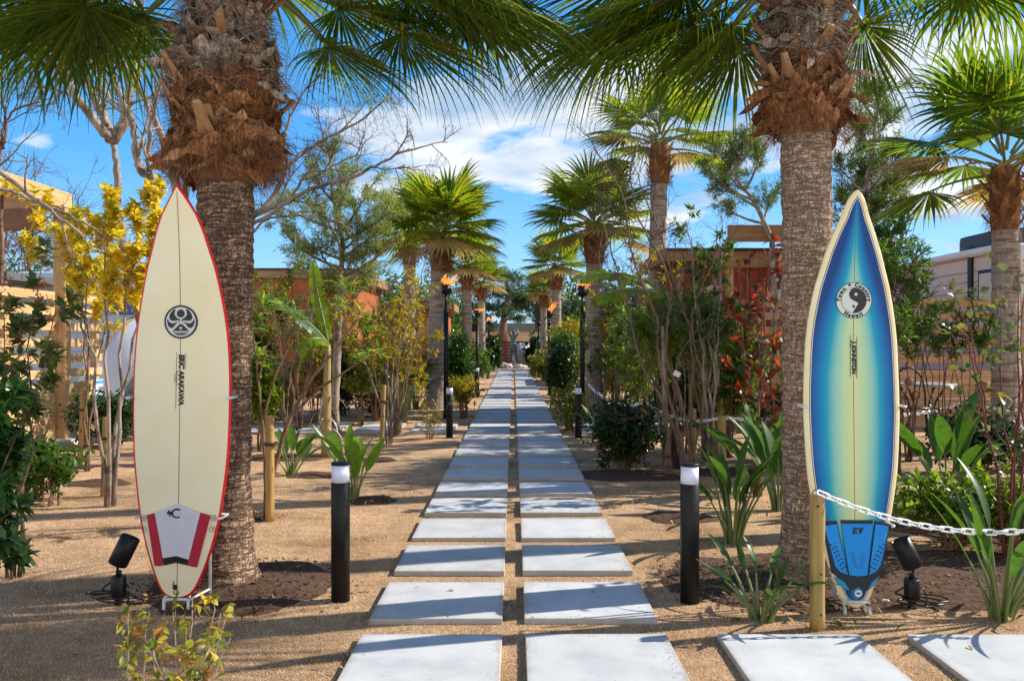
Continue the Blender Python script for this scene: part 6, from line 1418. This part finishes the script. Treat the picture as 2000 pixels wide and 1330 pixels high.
# --- left side trees
plant('yellow_tree', 'young tree with bright yellow leaves in front of the left pine fence', 'tree', L0(214, 6.75), 2.55, .62, 4, .018, 11, .46, None, 8, .078, .038, M['greybark'], LM['yellow'], 74, t0=.60, up=.45, wander=.25, sub=3, whorl=3, nst=9, stemup=1.0, subL=.5)
plant('yellow_tree', 'second slender stemmed yellow tree, nearer the fence post of the left fence', 'tree', L0(168, 8.6), 2.3, .50, 3, .014, 7, .38, None, 6, .080, .040, M['brownbark'], LM['yellow'], 75, t0=.66, up=.4, wander=.3, sub=2, whorl=3, nst=9)
plant('dark_shrub', 'dark glossy broad leaved shrub reaching in from the left edge', 'shrub', (-2.0, 3.05, 0), 1.16, .28, 8, .010, 8, .20, None, 5, .070, .026, M['brownbark'], LM['glossy'], 76, t0=.28, up=.25, wander=.25, sub=2, whorl=5, nst=7, fold=.15)
plant('berry_shrub', 'shrub with red berry stalks above the dark shrub at the left edge', 'shrub', (-2.72, 4.7, 0), 1.75, .42, 5, .009, 7, .26, None, 4, .080, .034, M['brownbark'], LM['eucal'], 77, t0=.45, up=.4, wander=.3, sub=1, whorl=4)
rr = random.Random(5); bb = MB()
for _ in range(40):
    c = V((-2.72+rr.uniform(-.3, .3), 4.7+rr.uniform(-.3, .3), rr.uniform(1.2, 1.72)))
    for q in range(9): p_ = c+rdir(rr)*.022; bb.lathe([(.001, -.005), (.005, 0), (.001, .005)], p_, 6)
tag(bb.obj('berries', mat('red_berry', (.28, .02, .015), .35)), 'clusters of small red berries on the shrub at the left edge', 'berries', kind='stuff')
stake(155, 760, 8.9, (.05, 0), 'leaning tree stake tied to a thin stem by the left fence'); stake(203, 815, 7.2, (.02, 0), 'upright tree stake at the foot of the yellow tree')
stake(527, 812, 6.2, (.0, 0), 'tree stake tied to the forked brown tree, right of the left near palm', .032); stake(745, 752, 10.6, (.03, 0), 'slightly leaning tree stake between the crossing slabs and the bright strappy plant')
stake(1355, 798, 8.6, (-.01, 0), 'tree stake among the bare pale stems on the right', .034); stake(1895, 745, 9.6, (.16, 0), 'thick leaning stake in front of the right fence', .05); stake(1404, 755, 10.0, (.0, 0), 'short stake behind the red leaved tree', .045, False)
# forked brown tree right of P1
def forked(label, loc, paths, m_, foliage=None):
    t = thing('young_tree', label, 'tree', loc); tw = MB()
    for pth, r in paths:
        fine = []
        for i in range(len(pth)-1):
            for q in range(4): fine.append(V(pth[i]).lerp(V(pth[i+1]), q/4)+rdir(random)*.004)
        fine.append(V(pth[-1])); tw.tube(fine, [r*(1-.65*i/(len(fine)-1)) for i in range(len(fine))], 8, wob=.12)
    tw.obj('stems', m_, t); return t
random.seed(3)
d_ = 6.25; o_ = V((X(527, d_), d_, 0))
def PP(*pts_, d=d_, o=o_): return [PT(px, py, d+(q[0] if (q := None) else 0))-o for px, py in pts_]
t = forked('forked brown stemmed young tree leaning right, tied to the stake behind the left near palm', tuple(o_), [(PP((519, 1012), (517, 900), (512, 820), (500, 700), (492, 640)), .014), (PP((527, 1005), (533, 930), (560, 830), (600, 750), (650, 690), (705, 610)), .020), (PP((565, 818), (620, 760), (690, 715), (735, 690)), .012), (PP((513, 825), (540, 730), (590, 620)), .010), (PP((505, 745), (520, 680), (555, 600)), .007)], M['brownbark'])
plant('x', '', '', (0, 0, 0), .1, .1, 0, 0, 0, 0, None, 0, 0, 0, M['brownbark'], LM['green'], 1, thing_obj=None) if False else None
def tips(label_t, pts_, d, LL, LW, lm, seed, n=14, R=.10, ls=3, name='foliage'):
    """leaf whorls at branch ends of an existing thing"""
    rr = random.Random(seed); lf = MB(); o = V(label_t.location)
    for px, py in pts_:
        c = PT(px, py, d+rr.uniform(-.15, .15))-o
        for q in range(n):
            dd = rdir(rr); dd.z = abs(dd.z)*.6; lf.leaf(c+rdir(rr)*R*rr.random(), dd.normalized(), UP+rdir(rr)*.4, LL*rr.uniform(.6, 1.2), LW, .2, .4, n=ls)
    lf.obj(name, lm, label_t)
tips(t, [(492, 640), (590, 620), (555, 600), (705, 610), (735, 690), (690, 570), (660, 600), (720, 640), (520, 600), (500, 690), (700, 700), (670, 560)], d_, .13, .022, LM['oleander'], 8, 22, .07)
plant('goldleaf_shrub', 'tall shrub with golden and green small leaves, left of the grey palm trunk', 'tree', L0(760, 10.9), 2.05, .75, 7, .012, 10, .42, None, 6, .085, .030, M['greybark'], LM['goldg'], 81, t0=.42, up=.35, wander=.25, sub=2, ltype='small')
plant('goldleaf_shrub', 'olive green tall shrub in front of the terracotta cabin', 'tree', L0(585, 12.5), 2.35, .9, 7, .013, 9, .5, None, 6, .095, .032, M['brownbark'], LM['olive'], 82, t0=.35, up=.35, wander=.25, sub=2, ltype='small', whorl=3)
plant('goldleaf_shrub', 'green shrub against the terracotta cabin, just right of the left near palm', 'tree', L0(510, 14.5), 2.3, .6, 6, .013, 9, .5, None, 7, .10, .034, M['brownbark'], LM['green'], 83, t0=.35, up=.35, wander=.25, sub=2, ltype='small', whorl=3)
# low needle clumps by the stake
plant('feathery_shrub', 'pale green feathery shrub right of the orange cabin corner', 'shrub', L0(732, 14), 1.5, .5, 7, .012, 10, .4, None, 24, .09, .006, M['twig'], LM['needle'], 84, t0=.2, up=.5, sub=2, ltype='needle')
plant('feathery_shrub', 'low pale feathery shrub between the stake and the grey palm trunk', 'shrub', L0(778, 12.2), .62, .3, 8, .007, 6, .25, None, 22, .10, .006, M['twig'], LM['needle'], 85, t0=.15, up=.6, sub=1, ltype='needle')
# --- feathery trees
def feathery(label, loc, seed, h_, pts_, dtr, m_, lm, n=70, LL=.09, trunk_px=None, R=.32, tr=.07, bk='greybark', W=.011):
    """trunk with limbs running to foliage clumps given as points in the photograph"""
    rr = random.Random(seed); o = V(loc); t = thing('feathery_tree', label, 'tree', loc); tw, lf = MB(), MB()
    tp = [PT(px, py, dtr)-o for px, py in trunk_px]; tp[0].z = -.05
    fine = []
    for i in range(len(tp)-1):
        for q in range(5): fine.append(tp[i].lerp(tp[i+1], q/5)+rdir(rr)*.012)
    fine.append(tp[-1]); tw.tube(fine, [tr*(1-.75*i/(len(fine)-1)) for i in range(len(fine))], 9, wob=.15)
    for (px, py, sz) in pts_:
        c = PT(px, py, dtr+rr.uniform(-.7, .7))-o; best = min(fine[len(fine)//4:], key=lambda q: (q-c).length+1.1*max(0, q.z-c.z+.4)*2)
        mid = best.lerp(c, .5)+rdir(rr)*.12-UP*.08; bp = [best*(1-u)**2+mid*2*u*(1-u)+c*u*u for u in [i/6 for i in range(7)]]; tw.tube(bp, [tr*.30*(1-.8*i/6)+.004 for i in range(7)], 5, cap=False)
        for s in range(int(15*sz)):
            u = rr.uniform(.45, 1); i = min(5, int(u*6)); p = bp[i].lerp(bp[i+1], u*6-i); d = (rdir(rr)+UP*.45+(c-best).normalized()*.4).normalized(); L = R*sz*rr.uniform(.6, 1.3)
            b2 = branch_path(rr, p, d, L, 5, .35, .3); tw.tube(b2, [.006, .005, .004, .003, .002, .0015], 4, cap=False)
            for q in range(n):
                u2 = .2+.8*rr.random()**.8; ii = min(4, int(u2*5)); pp = b2[ii].lerp(b2[ii+1], u2*5-ii)+rdir(rr)*R*.22*rr.random()
                lf.leaf(pp, (ptan(b2, ii)*.7+rdir(rr)*.7).normalized(), rdir(rr), LL*rr.uniform(.6, 1.3), W, 0, .3, n=1)
    tw.obj('trunk', M[bk], t); lf.obj('crown', lm, t); return t
feathery('pale feathery leaved tree with grey trunk, above the banana plant on the left', L0(652, 12.3), 91, 4, [(640, 300, 1.0), (610, 330, .9), (690, 330, 1), (590, 385, 1), (530, 395, .9), (720, 370, 1), (660, 380, .8), (640, 430, 1), (770, 410, 1), (750, 450, 1), (700, 430, 1.1), (560, 460, 1), (620, 480, 1.0), (690, 490, 1), (740, 500, 1), (580, 510, .8), (720, 550, .9), (650, 545, .9), (770, 470, .7), (540, 430, .7)], 12.3, None, LM['needle'], 70, .085,
         [(652, 870), (655, 760), (660, 640), (665, 560), (668, 470), (650, 380), (645, 310)])
feathery('dark feathery tree behind the right near palm, left of its trunk', (X(1500, 13.6), 13.6, 0), 92, 4.5, [(1500, 240, 1), (1440, 300, 1), (1395, 290, .8), (1385, 350, .9), (1420, 330, 1), (1370, 330, .7), (1480, 300, .8), (1510, 380, .9), (1400, 390, .7), (1460, 250, .8)], 13.6, None, LM['needled'], 80, .09,
         [(1515, 800), (1512, 600), (1508, 470), (1470, 390), (1430, 340)], R=.34, tr=.07)
feathery('tall dark feathery tree between the right near palm and the right edge palm', (X(1680, 12), 12, 0), 93, 5, [(1680, 190, 1), (1720, 170, 1), (1740, 230, 1.1), (1650, 230, .8), (1700, 270, .9), (1760, 300, 1), (1700, 330, 1.1), (1740, 360, 1.1), (1670, 360, 1), (1780, 350, .8), (1650, 400, .9), (1700, 410, 1), (1750, 400, .9), (1640, 330, .8)], 12, None, LM['needled'], 85, .10,
         [(1680, 840), (1682, 600), (1676, 470), (1690, 380), (1705, 290), (1715, 200)], R=.38, tr=.075)
feathery('bright green feathery young tree right of the blue surfboard', (X(1745, 8.4), 8.4, 0), 94, 3, [(1730, 440, .8), (1760, 460, .9), (1740, 500, 1), (1790, 500, .8), (1770, 540, 1), (1720, 540, .8), (1800, 560, .8), (1750, 590, .9), (1730, 480, .8), (1760, 620, .7), (1715, 470, .6)], 8.4, None, LM['green'], 34, .085,
         [(1758, 925), (1756, 800), (1752, 700), (1750, 600), (1745, 500), (1735, 430)], R=.22, tr=.02, W=.014, bk='brownbark')
# --- pines at the far end and dark trees beyond
def pine(label, loc, seed, clumps, d, trunk_px, R=.9, n=190, lm=LM['pine'], LL=.22):
    rr = random.Random(seed); o = V(loc); t = thing('pine_tree', label, 'tree', loc); tw, lf = MB(), MB()
    tp = [PT(px, py, d)-o for px, py in trunk_px]; tp[0].z = -.1
    fine = [tp[i].lerp(tp[i+1], q/4) for i in range(len(tp)-1) for q in range(4)]+[tp[-1]]
    tw.tube(fine, [.26*(1-.7*i/(len(fine)-1)) for i in range(len(fine))], 8, wob=.2)
    for (px, py, sz) in clumps:
        c = PT(px, py, d+rr.uniform(-1.5, 1.5))-o; best = min(fine[len(fine)//3:], key=lambda q: (q-c).length); tw.tube([best, best.lerp(c, .5)+rdir(rr)*.2, c], [.08, .06, .02], 5, cap=False)
        for q in range(int(n*sz)):
            dd = rdir(rr); p = c+V((dd.x*R*1.2, dd.y*R, dd.z*R*.5))*sz*rr.random()**.5
            for s in range(7): lf.leaf(p+rdir(rr)*.05, (UP*.6+rdir(rr)).normalized(), rdir(rr), LL*rr.uniform(.6, 1.2), .03, 0, .2, n=1)
    tw.obj('trunk', M['brownbark'], t); lf.obj('crown', lm, t); return t
pine('dark umbrella pine beyond the red fence, just left of the statue', (X(980, 50), 50, 0), 101, [(985, 540, 1), (965, 575, .9), (1000, 570, 1), (975, 600, .8), (1010, 600, .9), (990, 612, .8), (1000, 545, .9), (950, 600, .7), (1020, 585, .8), (1015, 625, .5)], 50, [(982, 668), (983, 640), (985, 610), (992, 580), (990, 545)])
pine('dark umbrella pine beyond the red fence, right of the statue', (X(1050, 52), 52, 0), 102, [(1040, 560, 1), (1060, 580, 1), (1025, 600, .9), (1050, 615, 1), (1070, 600, .9), (1035, 580, .9), (1075, 560, .8), (1010, 590, .7), (1065, 625, .7)], 52, [(1052, 668), (1052, 630), (1050, 600), (1048, 570)])
for i, (px, d, h_, w_, lb) in enumerate([(90, 34, 5.0, 3.2, 'distant dark green tree behind the pergola at the far left'), (30, 38, 4.6, 3, 'distant dark green tree at the left edge behind the carport'), (850, 50, 5.2, 2.6, 'distant dark tree behind the first left torch'), (905, 54, 4.6, 2.4, 'distant dark green tree behind the small far palms on the left'),
        (1115, 54, 5.0, 2.6, 'distant dark green tree right of the second right torch'), (1165, 40, 4.4, 2.6, 'distant dark green tree behind the grey palm trunk on the right'), (800, 40, 3.8, 2.4, 'distant tree behind the goldleaf shrub'), (1240, 34, 4.0, 2.6, 'distant green tree behind the tallest palm trunk'), (740, 36, 4.2, 2.2, 'distant green tree above the low terracotta wing')]):
    bush(lb, L0(px, d), w_, w_*.8, h_, 1500, .26, .11, LM['dark'] if i % 2 else LM['green'], 110+i, z0=.3, name='distant_tree', cat='tree', stems=6, sm='brownbark')

# --- bare trees
def bare(label, loc, mains, d, seed, m_, r0, depth=3, twL=.5, nb=4, tm='twig', name='bare_tree', jit=.012, grow=.62, spreadf=.85, upb=.12):
    rr = random.Random(seed); o = V(loc); t = thing(name, label, 'tree', loc); tw, tg = MB(), MB()
    def rec(p, dd, L, r, k):
        path = branch_path(rr, p, dd, L, 6, .38, upb); (tw if r > .008 else tg).tube(path, [r*(1-.6*i/6) for i in range(7)], 6 if r > .008 else 4, cap=False)
        if k <= 0: return
        for q in range(nb):
            i = min(5, int((.25+.75*rr.random())*6)); rec(path[i].lerp(path[i+1], rr.random()), (ptan(path, i)*.8+rdir(rr)*spreadf).normalized(), L*grow*rr.uniform(.7, 1.15), max(.0014, r*.5), k-1)
    for pts_, r, kk, yoff in mains:
        p3 = [PT(px, py, d+yoff*i/(len(pts_)-1))-o for i, (px, py) in enumerate(pts_)]; fine = []
        for i in range(len(p3)-1):
            a, b_, c_, e_ = p3[max(0, i-1)], p3[i], p3[i+1], p3[min(len(p3)-1, i+2)]
            for q in range(6): u = q/6; fine.append(.5*((2*b_)+(c_-a)*u+(2*a-5*b_+4*c_-e_)*u*u+(3*b_-a-3*c_+e_)*u**3)+rdir(rr)*jit)
        fine.append(p3[-1]); n = len(fine); tw.tube(fine, [r*(1-.70*i/(n-1)) for i in range(n)], 9, wob=.15)
        for q in range(kk):
            i = min(n-2, int(n*(.35+.65*(q+rr.random())/kk))); rec(fine[i], (ptan(fine, i)*.7+rdir(rr)*.8+UP*.1).normalized(), twL*rr.uniform(.7, 1.2), max(.002, r*.28), depth-1)
    tw.obj('trunk', m_, t); tg.obj('twigs', M[tm], t); return t
bare('pale barked bare tree with a thick trunk and spreading limbs behind the yellow tree', L0(235, 9), [([(335, 800), (305, 690), (268, 600), (246, 500), (231, 410), (228, 320), (218, 270)], .080, 0, 0), ([(218, 275), (200, 255), (150, 190), (90, 110), (0, 70), (-80, 20)], .055, 14, -.5), ([(222, 270), (205, 235), (180, 180), (155, 110), (130, 20), (110, -80)], .055, 12, .5), ([(222, 275), (245, 230), (255, 170), (262, 90), (255, -60)], .06, 10, 0), ([(205, 245), (203, 200), (206, 140), (215, 40)], .03, 4, .3)], 9, 121, M['greybark'], .1, 3, .55, 4)
bare('second pale bare tree with twisting limbs, directly left of the cream surfboard tip', L0(262, 8.2), [([(360, 790), (345, 640), (330, 540), (315, 470), (305, 420), (303, 370), (300, 350), (272, 330), (265, 280), (258, 240), (240, 200), (220, 150), (200, 60)], .062, 6, 0), ([(262, 250), (235, 190), (215, 140)], .03, 3, .3), ([(292, 335), (290, 300), (295, 240), (310, 180), (330, 60)], .026, 4, -.3)], 8.2, 122, M['greybark'], .06, 3, .45, 4)
bare('third bare trunk between the cream surfboard tip and the left near palm', L0(350, 9.4), [([(350, 760), (352, 560), (350, 420), (342, 350), (315, 270), (285, 200), (260, 150)], .075, 3, 0), ([(354, 420), (368, 350), (380, 280), (395, 200)], .055, 2, 0)], 9.4, 123, M['greybark'], .08, 3, .4, 4)
bare('bare tree with fine dark twigs spreading right from behind the left near palm', L0(470, 9.8), [([(470, 800), (475, 600), (480, 470), (500, 420), (560, 395), (620, 365), (690, 345), (740, 320), (800, 290)], .040, 10, 0), ([(500, 420), (540, 375), (560, 330), (590, 300), (640, 270), (700, 240), (760, 190)], .032, 10, .6), ([(490, 440), (560, 395), (600, 340), (640, 330), (700, 300)], .022, 5, -.4), ([(560, 330), (555, 280), (570, 220), (620, 150), (700, 90)], .02, 8, -.5), ([(480, 470), (520, 430), (580, 420), (640, 425), (690, 450)], .016, 4, .3)], 9.8, 124, M['greybark'], .04, 4, .55, 4, tm='twigd')
bare('low bare branch reaching in at the left edge across the pergola', (X(-160, 6), 6, 0), [([(-160, 900), (-150, 600), (-90, 420), (-20, 335), (10, 345), (60, 380), (110, 420), (165, 465)], .030, 3, 0), ([(-60, 370), (0, 367), (50, 385), (120, 415), (175, 440), (195, 465)], .018, 4, .3)], 6, 125, M['greybark'], .03, 3, .3, 3)
bare('small bare tree with dark buds at the upper left edge', (X(0, 10), 10, 0), [([(20, 800), (5, 600), (2, 400), (0, 300), (8, 250), (30, 215), (80, 200)], .03, 8, 0), ([(5, 290), (12, 240), (5, 190), (-5, 120)], .02, 8, 0)], 10, 126, M['brownbark'], .03, 4, .45, 4, tm='twigd')
for i, (px, d, lb) in enumerate([(60, 24, 'distant thin bare tree behind the pergola'), (130, 26, 'distant thin bare tree right of the pergola post'), (10, 28, 'distant thin bare tree at the left edge behind the carport')]):
    bare(lb, L0(px, d), [([(px, 760), (px+3, 600), (px-4, 520), (px+5, 450)], .09, 14, 0)], d, 130+i, M['brownbark'], .06, 4, 1.5, 4, tm='twigd')
bare('tall leafless multi stemmed shrub with fine reddish twigs in the middle right', L0(1335, 8.3), [([(1338, 905), (1300, 800), (1250, 700), (1225, 600), (1190, 480), (1175, 420)], .017, 14, .3), ([(1340, 905), (1320, 820), (1290, 730), (1280, 620), (1235, 500), (1215, 380), (1160, 290)], .017, 18, -.2), ([(1350, 905), (1335, 800), (1300, 680), (1310, 560), (1250, 430), (1232, 340), (1260, 240)], .016, 18, 0), ([(1350, 905), (1350, 780), (1350, 660), (1320, 560), (1285, 450), (1240, 330)], .016, 15, .3), ([(1352, 905), (1375, 760), (1350, 640), (1370, 560), (1420, 470)], .013, 6, 0), ([(1360, 905), (1335, 830), (1325, 700), (1400, 600)], .012, 4, 0)], 8.3, 140, M['twig'], .017, 3, .42, 4, tm='twigd', name='bare_shrub')
forked('charred looking stump like trunk among the stems on the right', L0(1305, 8.3), [([V((0, 0, -.02)), V((.0, 0, .2)), V((.01, 0, .45))], .05)], M['brownbark'])
forked('dark padded post like trunk beside the stake on the right', L0(1318, 8.8), [([V((0, 0, -.02)), V((.0, 0, .3)), V((0.02, 0, .62))], .055)], M['twigd'])
forked('smooth grey young palm trunk behind the chains', L0(1266, 13.2), [([V((0, 0, -.02)), V((.0, 0, .6)), V((-.02, 0, 1.35))], .11)], M['palmbark2'])
for i, (px, d, h_, lb) in enumerate([(1205, 15, .9, 'dark wrapped sapling trunk just right of the grey palm trunk'), (1377, 9.6, 1.7, 'grey straight young trunk in front of the rust red cabin'), (1232, 20, 1.6, 'thin brown trunk behind the sagging chain'), (1398, 10.2, 2.0, 'straight grey trunk left of the red leaved tree')]):
    forked(lb, L0(px, d), [([V((0, 0, -.02)), V((.01, 0, h_*.5)), V((0, 0, h_))], .045)], M['greybark'] if i % 2 else M['brownbark'])
for (lb, px, d, h_, sp, lm_, sd, nl_) in (('fluffy yellow green shrub behind the leafless stems, right of the slightly leaning stake', 790, 13.5, 1.75, .6, 'goldg', 211, 7), ('olive shrub right of the banana plant in front of the orange cabin corner', 705, 13.2, 1.6, .5, 'olive', 212, 7),
        ('yellow green shrub between the second right bollard and the leafless stems', 1250, 11.6, 1.75, .6, 'oleander', 213, 5), ('dense green shrub behind the chains, left of the rust red cabin', 1320, 12.6, 1.8, .6, 'green', 214, 7),
        ('olive shrub under the tallest palm', 1215, 15.5, 2.2, .7, 'goldg', 215, 7), ('dark green shrub left of the red leaved tree', 1425, 9.6, 1.55, .4, 'green', 216, 6), ('green shrub just right of the plank table', 615, 13.6, 1.6, .5, 'goldg', 217, 6)):
    plant('leafy_shrub', lb, 'shrub', L0(px, d), h_, sp, 7, .010, 9, .36, None, nl_, .085, .028, M['twig'], LM[lm_], sd, t0=.25, up=.35, wander=.3, sub=2, whorl=3, ltype='small')
def stems(label, px, base, d, tipsx, ytop, seed, r=.012):
    rq = random.Random(seed); mains = []
    for tx in tipsx:
        yt = ytop+rq.uniform(-40, 60); mains.append(([(px+rq.uniform(-6, 6), base), (px+(tx-px)*.25+rq.uniform(-8, 8), base-(base-yt)*.35), (px+(tx-px)*.6+rq.uniform(-10, 10), base-(base-yt)*.7), (tx, yt)], r, 5, rq.uniform(-.3, .3)))
    return bare(label, L0(px, d), mains, d, seed, M['twig'], r, 3, .32, 4, tm='twig', name='bare_shrub')
stems('leafless multi stemmed shrub right of the slightly leaning stake', 775, 850, 10.9, (720, 745, 775, 800, 830, 850), 520, 201)
stems('leafless multi stemmed shrub in front of the low rust red cabin', 800, 800, 16, (770, 790, 815, 835), 560, 202, .016)
stems('leafless shrub with tangled stems behind the second right bollard', 1205, 800, 14.5, (1170, 1200, 1235, 1260), 520, 203, .014)
stems('leafless shrub in front of the rust red cabin left wall', 1375, 850, 10.4, (1320, 1350, 1400, 1430), 470, 204, .013)
stems('leafless thin shrub right of the red leaved tree', 1500, 900, 8.2, (1470, 1495, 1525), 560, 205, .010)
stems('leafless thin shrub in front of the terracotta cabin', 560, 860, 10.2, (520, 545, 590, 615), 600, 206, .012)
# --- oleanders and leafy shrubs on the right
plant('oleander', 'light green narrow leaved shrub in front of the tallest palm trunk', 'shrub', L0(1300, 9.6), 1.75, .48, 8, .011, 7, .32, None, 5, .16, .024, M['twig'], LM['oleander'], 151, t0=.62, up=.5, sub=1, whorl=5)
plant('oleander', 'light green narrow leaved shrub left of the red leaved tree', 'shrub', L0(1380, 9.2), 1.70, .42, 7, .011, 7, .30, None, 5, .15, .024, M['twig'], LM['oleander'], 152, t0=.62, up=.5, sub=1, whorl=5)
plant('leafy_tree', 'young tree with small bright green leaf whorls high in front of the rust red cabin', 'tree', L0(1388, 8.6), 2.75, .42, 5, .014, 9, .34, None, 3, .075, .026, M['greybark'], LM['green'], 153, t0=.45, up=.4, sub=1, whorl=6, ltype='small', nst=9)
plant('leafy_tree', 'young tree with thin stems and yellow green leaf tips left of the rust red cabin', 'tree', L0(1335, 10), 2.6, .65, 6, .012, 9, .38, None, 3, .07, .026, M['greybark'], LM['goldg'], 154, t0=.45, up=.4, sub=1, whorl=4, ltype='small', nst=9)
plant('red_leaved_tree', 'young tree with red and orange leaves left of the right near palm', 'tree', L0(1478, 7.2), 2.15, .48, 4, .015, 9, .36, None, 4, .115, .046, M['brownbark'], LM['red'], 155, t0=.30, up=.35, sub=1, whorl=0, clusterR=.03, nst=9, stemup=.6)
plant('leafy_tree', 'green leafed thin shrub behind the second right bollard', 'tree', L0(1175, 12.6), 1.9, .55, 6, .011, 8, .36, None, 5, .09, .028, M['twig'], LM['green'], 156, t0=.35, up=.4, sub=1, whorl=3, ltype='small')
plant('leafy_tree', 'olive leafed shrub among the stems behind the dark round shrub', 'tree', L0(1238, 13), 1.9, .6, 6, .011, 8, .36, None, 5, .09, .028, M['twig'], LM['olive'], 157, t0=.35, up=.4, sub=1, whorl=3, ltype='small')
# banana leaf right + right row shrubs along the fence
plant('oleander', 'dark narrow leaved shrub beside the blue surfboard, leftmost before the right fence', 'shrub', L0(1775, 9.3), 1.72, .42, 7, .010, 5, .30, None, 3, .12, .020, M['brownbark'], LM['green'], 158, t0=.66, up=.5, sub=1, whorl=4)
plant('oleander', 'dark green narrow leaved shrub in the middle of the row before the right fence', 'shrub', L0(1835, 9.5), 1.75, .42, 7, .010, 5, .28, None, 3, .11, .020, M['brownbark'], LM['green'], 159, t0=.66, up=.5, sub=1, whorl=4)
plant('oleander', 'dark narrow leaved shrub on thin stems, rightmost before the right fence', 'shrub', L0(1895, 9.3), 1.72, .35, 6, .010, 5, .28, None, 3, .12, .020, M['brownbark'], LM['green'], 160, t0=.68, up=.5, sub=1, whorl=4)
plant('round_leaved_shrub', 'sparse shrub with grey green round leaves on red stems at the right edge', 'shrub', (X(1975, 5.0), 5.0, 0), 1.95, .36, 6, .009, 8, .26, None, 2, .075, .046, M['redtwig'], LM['eucal'], 161, t0=.25, up=.35, sub=1, whorl=0, clusterR=.02, lean=(-.10, 0), nst=9)
plant('leafy_tree', 'olive leafed shrub filling the gap between the right near palm and the rust red cabin', 'tree', L0(1545, 10.6), 1.3, .35, 5, .010, 6, .3, None, 5, .08, .03, M['twig'], LM['olive'], 162, t0=.3, up=.4, sub=1, whorl=3, ltype='small')
# --- banana plants
def banana_leaf(p, path, W, m_, t, rr, tear=.22, face=V((0, -1, .2))):
    mb, rib = MB(), MB(); n = len(path)-1; rib.tube(path, [.014*(1-.75*i/n) for i in range(n+1)], 6, cap=False)
    steps = 46; seg = []
    for i in range(steps):
        u = (i+.5)/steps*n; k = min(n-1, int(u)); seg.append((path[k].lerp(path[k+1], u-k), (path[k+1]-path[k]).normalized()))
    for sg in (-1, 1):
        grp = 0; droop = rr.uniform(.0, .3)
        for i, (q, tn) in enumerate(seg):
            uu = i/steps; w_ = W*(sin(pi*(.05+.92*uu))**.55)
            if rr.random() < tear: droop = rr.uniform(-.05, .6); gap = .8
            else: gap = 1.06
            sd = tn.cross(face).normalized()*sg; hl = (seg[1][0]-seg[0][0]).length*.5*gap
            o = (sd+tn*.35).normalized(); a = q-tn*hl; b_ = q+tn*hl; dr = -UP*w_*droop
            mb.add([a, b_, b_+o*w_*.55+dr*.3, a+o*w_*.55+dr*.3, b_+o*w_+dr, a+o*w_+dr], [(0, 1, 2, 3), (3, 2, 4, 5)], 0, True)
    l_ = mb.obj('leaf', m_, t); rib.obj('midrib', LM['stalk'], l_)
banm = leafmat('banana_leaf', [(.13, .22, .012), (.20, .28, .015)], .5, .35, (1.3, 1.2, .3)); banm2 = leafmat('banana_leaf_dark', [(.025, .07, .015), (.04, .10, .02)], .35, .35)
for tt in (banm,): pass
def bez(*p):
    p = [V(q) for q in p]; out = []
    for i in range(13):
        u = i/12; q = p[:]
        while len(q) > 1: q = [q[k].lerp(q[k+1], u) for k in range(len(q)-1)]
        out.append(q[0])
    return out
dB = 9.6; oB = V((X(637, dB), dB, 0)); rr = random.Random(31)
t = thing('banana_plant', 'banana plant with one upright yellow green torn leaf and dry leaf rags at its stem', 'plant', tuple(oB))
tb = MB(); tb.tube(bez((0, 0, -.03), (.0, 0, .4), (.01, 0, .8), (.02, 0, 1.25)), [.062-.0026*i for i in range(13)], 14, wob=.2); tb.obj('stem', mat('banana_stem', (.36, .27, .10), .6, var=(7, (.20, .13, .06), .9, (1, 1, .3))), t)
def BP(*pts_): return bez(*[PT(px, py, dB+dd)-oB for px, py, dd in pts_])
banana_leaf(None, BP((640, 665, 0), (632, 620, 0), (615, 560, .1), (612, 510, .1)), .09, banm, t, rr, .4)
banana_leaf(None, BP((640, 670, 0), (600, 620, -.1), (560, 590, -.2), (490, 575, -.3)), .13, banm2, t, rr, .25, face=V((0, -.4, 1)))
banana_leaf(None, BP((642, 672, 0), (620, 650, -.2), (600, 660, -.3), (585, 690, -.3)), .11, banm, t, rr, .3, face=V((0, -.6, .6)))
rg = MB()
for q in range(30):
    a = rr.random()*6.28; z = rr.uniform(.25, .75); rg.leaf(V((.06*cos(a), .06*sin(a), z)), V((cos(a), sin(a), rr.uniform(-.6, .6))), UP, rr.uniform(.10, .26), .035, .4, 1.8, n=6, wid=lambda u: 1-u*.8)
rg.obj('dry_leaves', LM['fibg'] if 'fibg' in LM else M['fibg'], t)
dB = 9.0; oB = V((X(1300, dB), dB, 0)); t = thing('banana_plant', 'small banana plant with a horizontal bright torn leaf over the right torch', 'plant', tuple(oB))
tb = MB(); tb.tube(bez((0, 0, -.03), (.0, 0, .5), (-.02, 0, 1.0), (-.03, 0, 1.45)), [.03-.001*i for i in range(13)], 10); tb.obj('stem', M['greybark'], t)
banana_leaf(None, BP((1290, 570, 0), (1240, 525, -.1), (1190, 530, -.1), (1120, 545, -.1)), .11, banm, t, rr, .3, face=V((0, -.6, .8)))
banana_leaf(None, BP((1295, 580, 0), (1250, 560, .1), (1200, 560, .1), (1165, 590, .1)), .12, banm, t, rr, .2, face=V((0, -.6, .8)))
# small clutter: cut stems, tags
o = MB(); o.box((0, 0, 0), (.07, .004, .05)); o = o.obj('plant_tag', M['whitep'], None, (X(1322, 8.2), 8.2, Z(730, 8.2))); o.rotation_euler = (.2, .4, .3); tag(o, 'small white plant tag hanging on the pale stems on the right', 'tag')
for px, py, s in ((1555, 905, .06), (1690, 1185, .02)):
    pass
rock(X(1730, 4.25), 4.25, .022, 'small tan pebble on the soil right of the blue surfboard', seed=31, sq=.5)
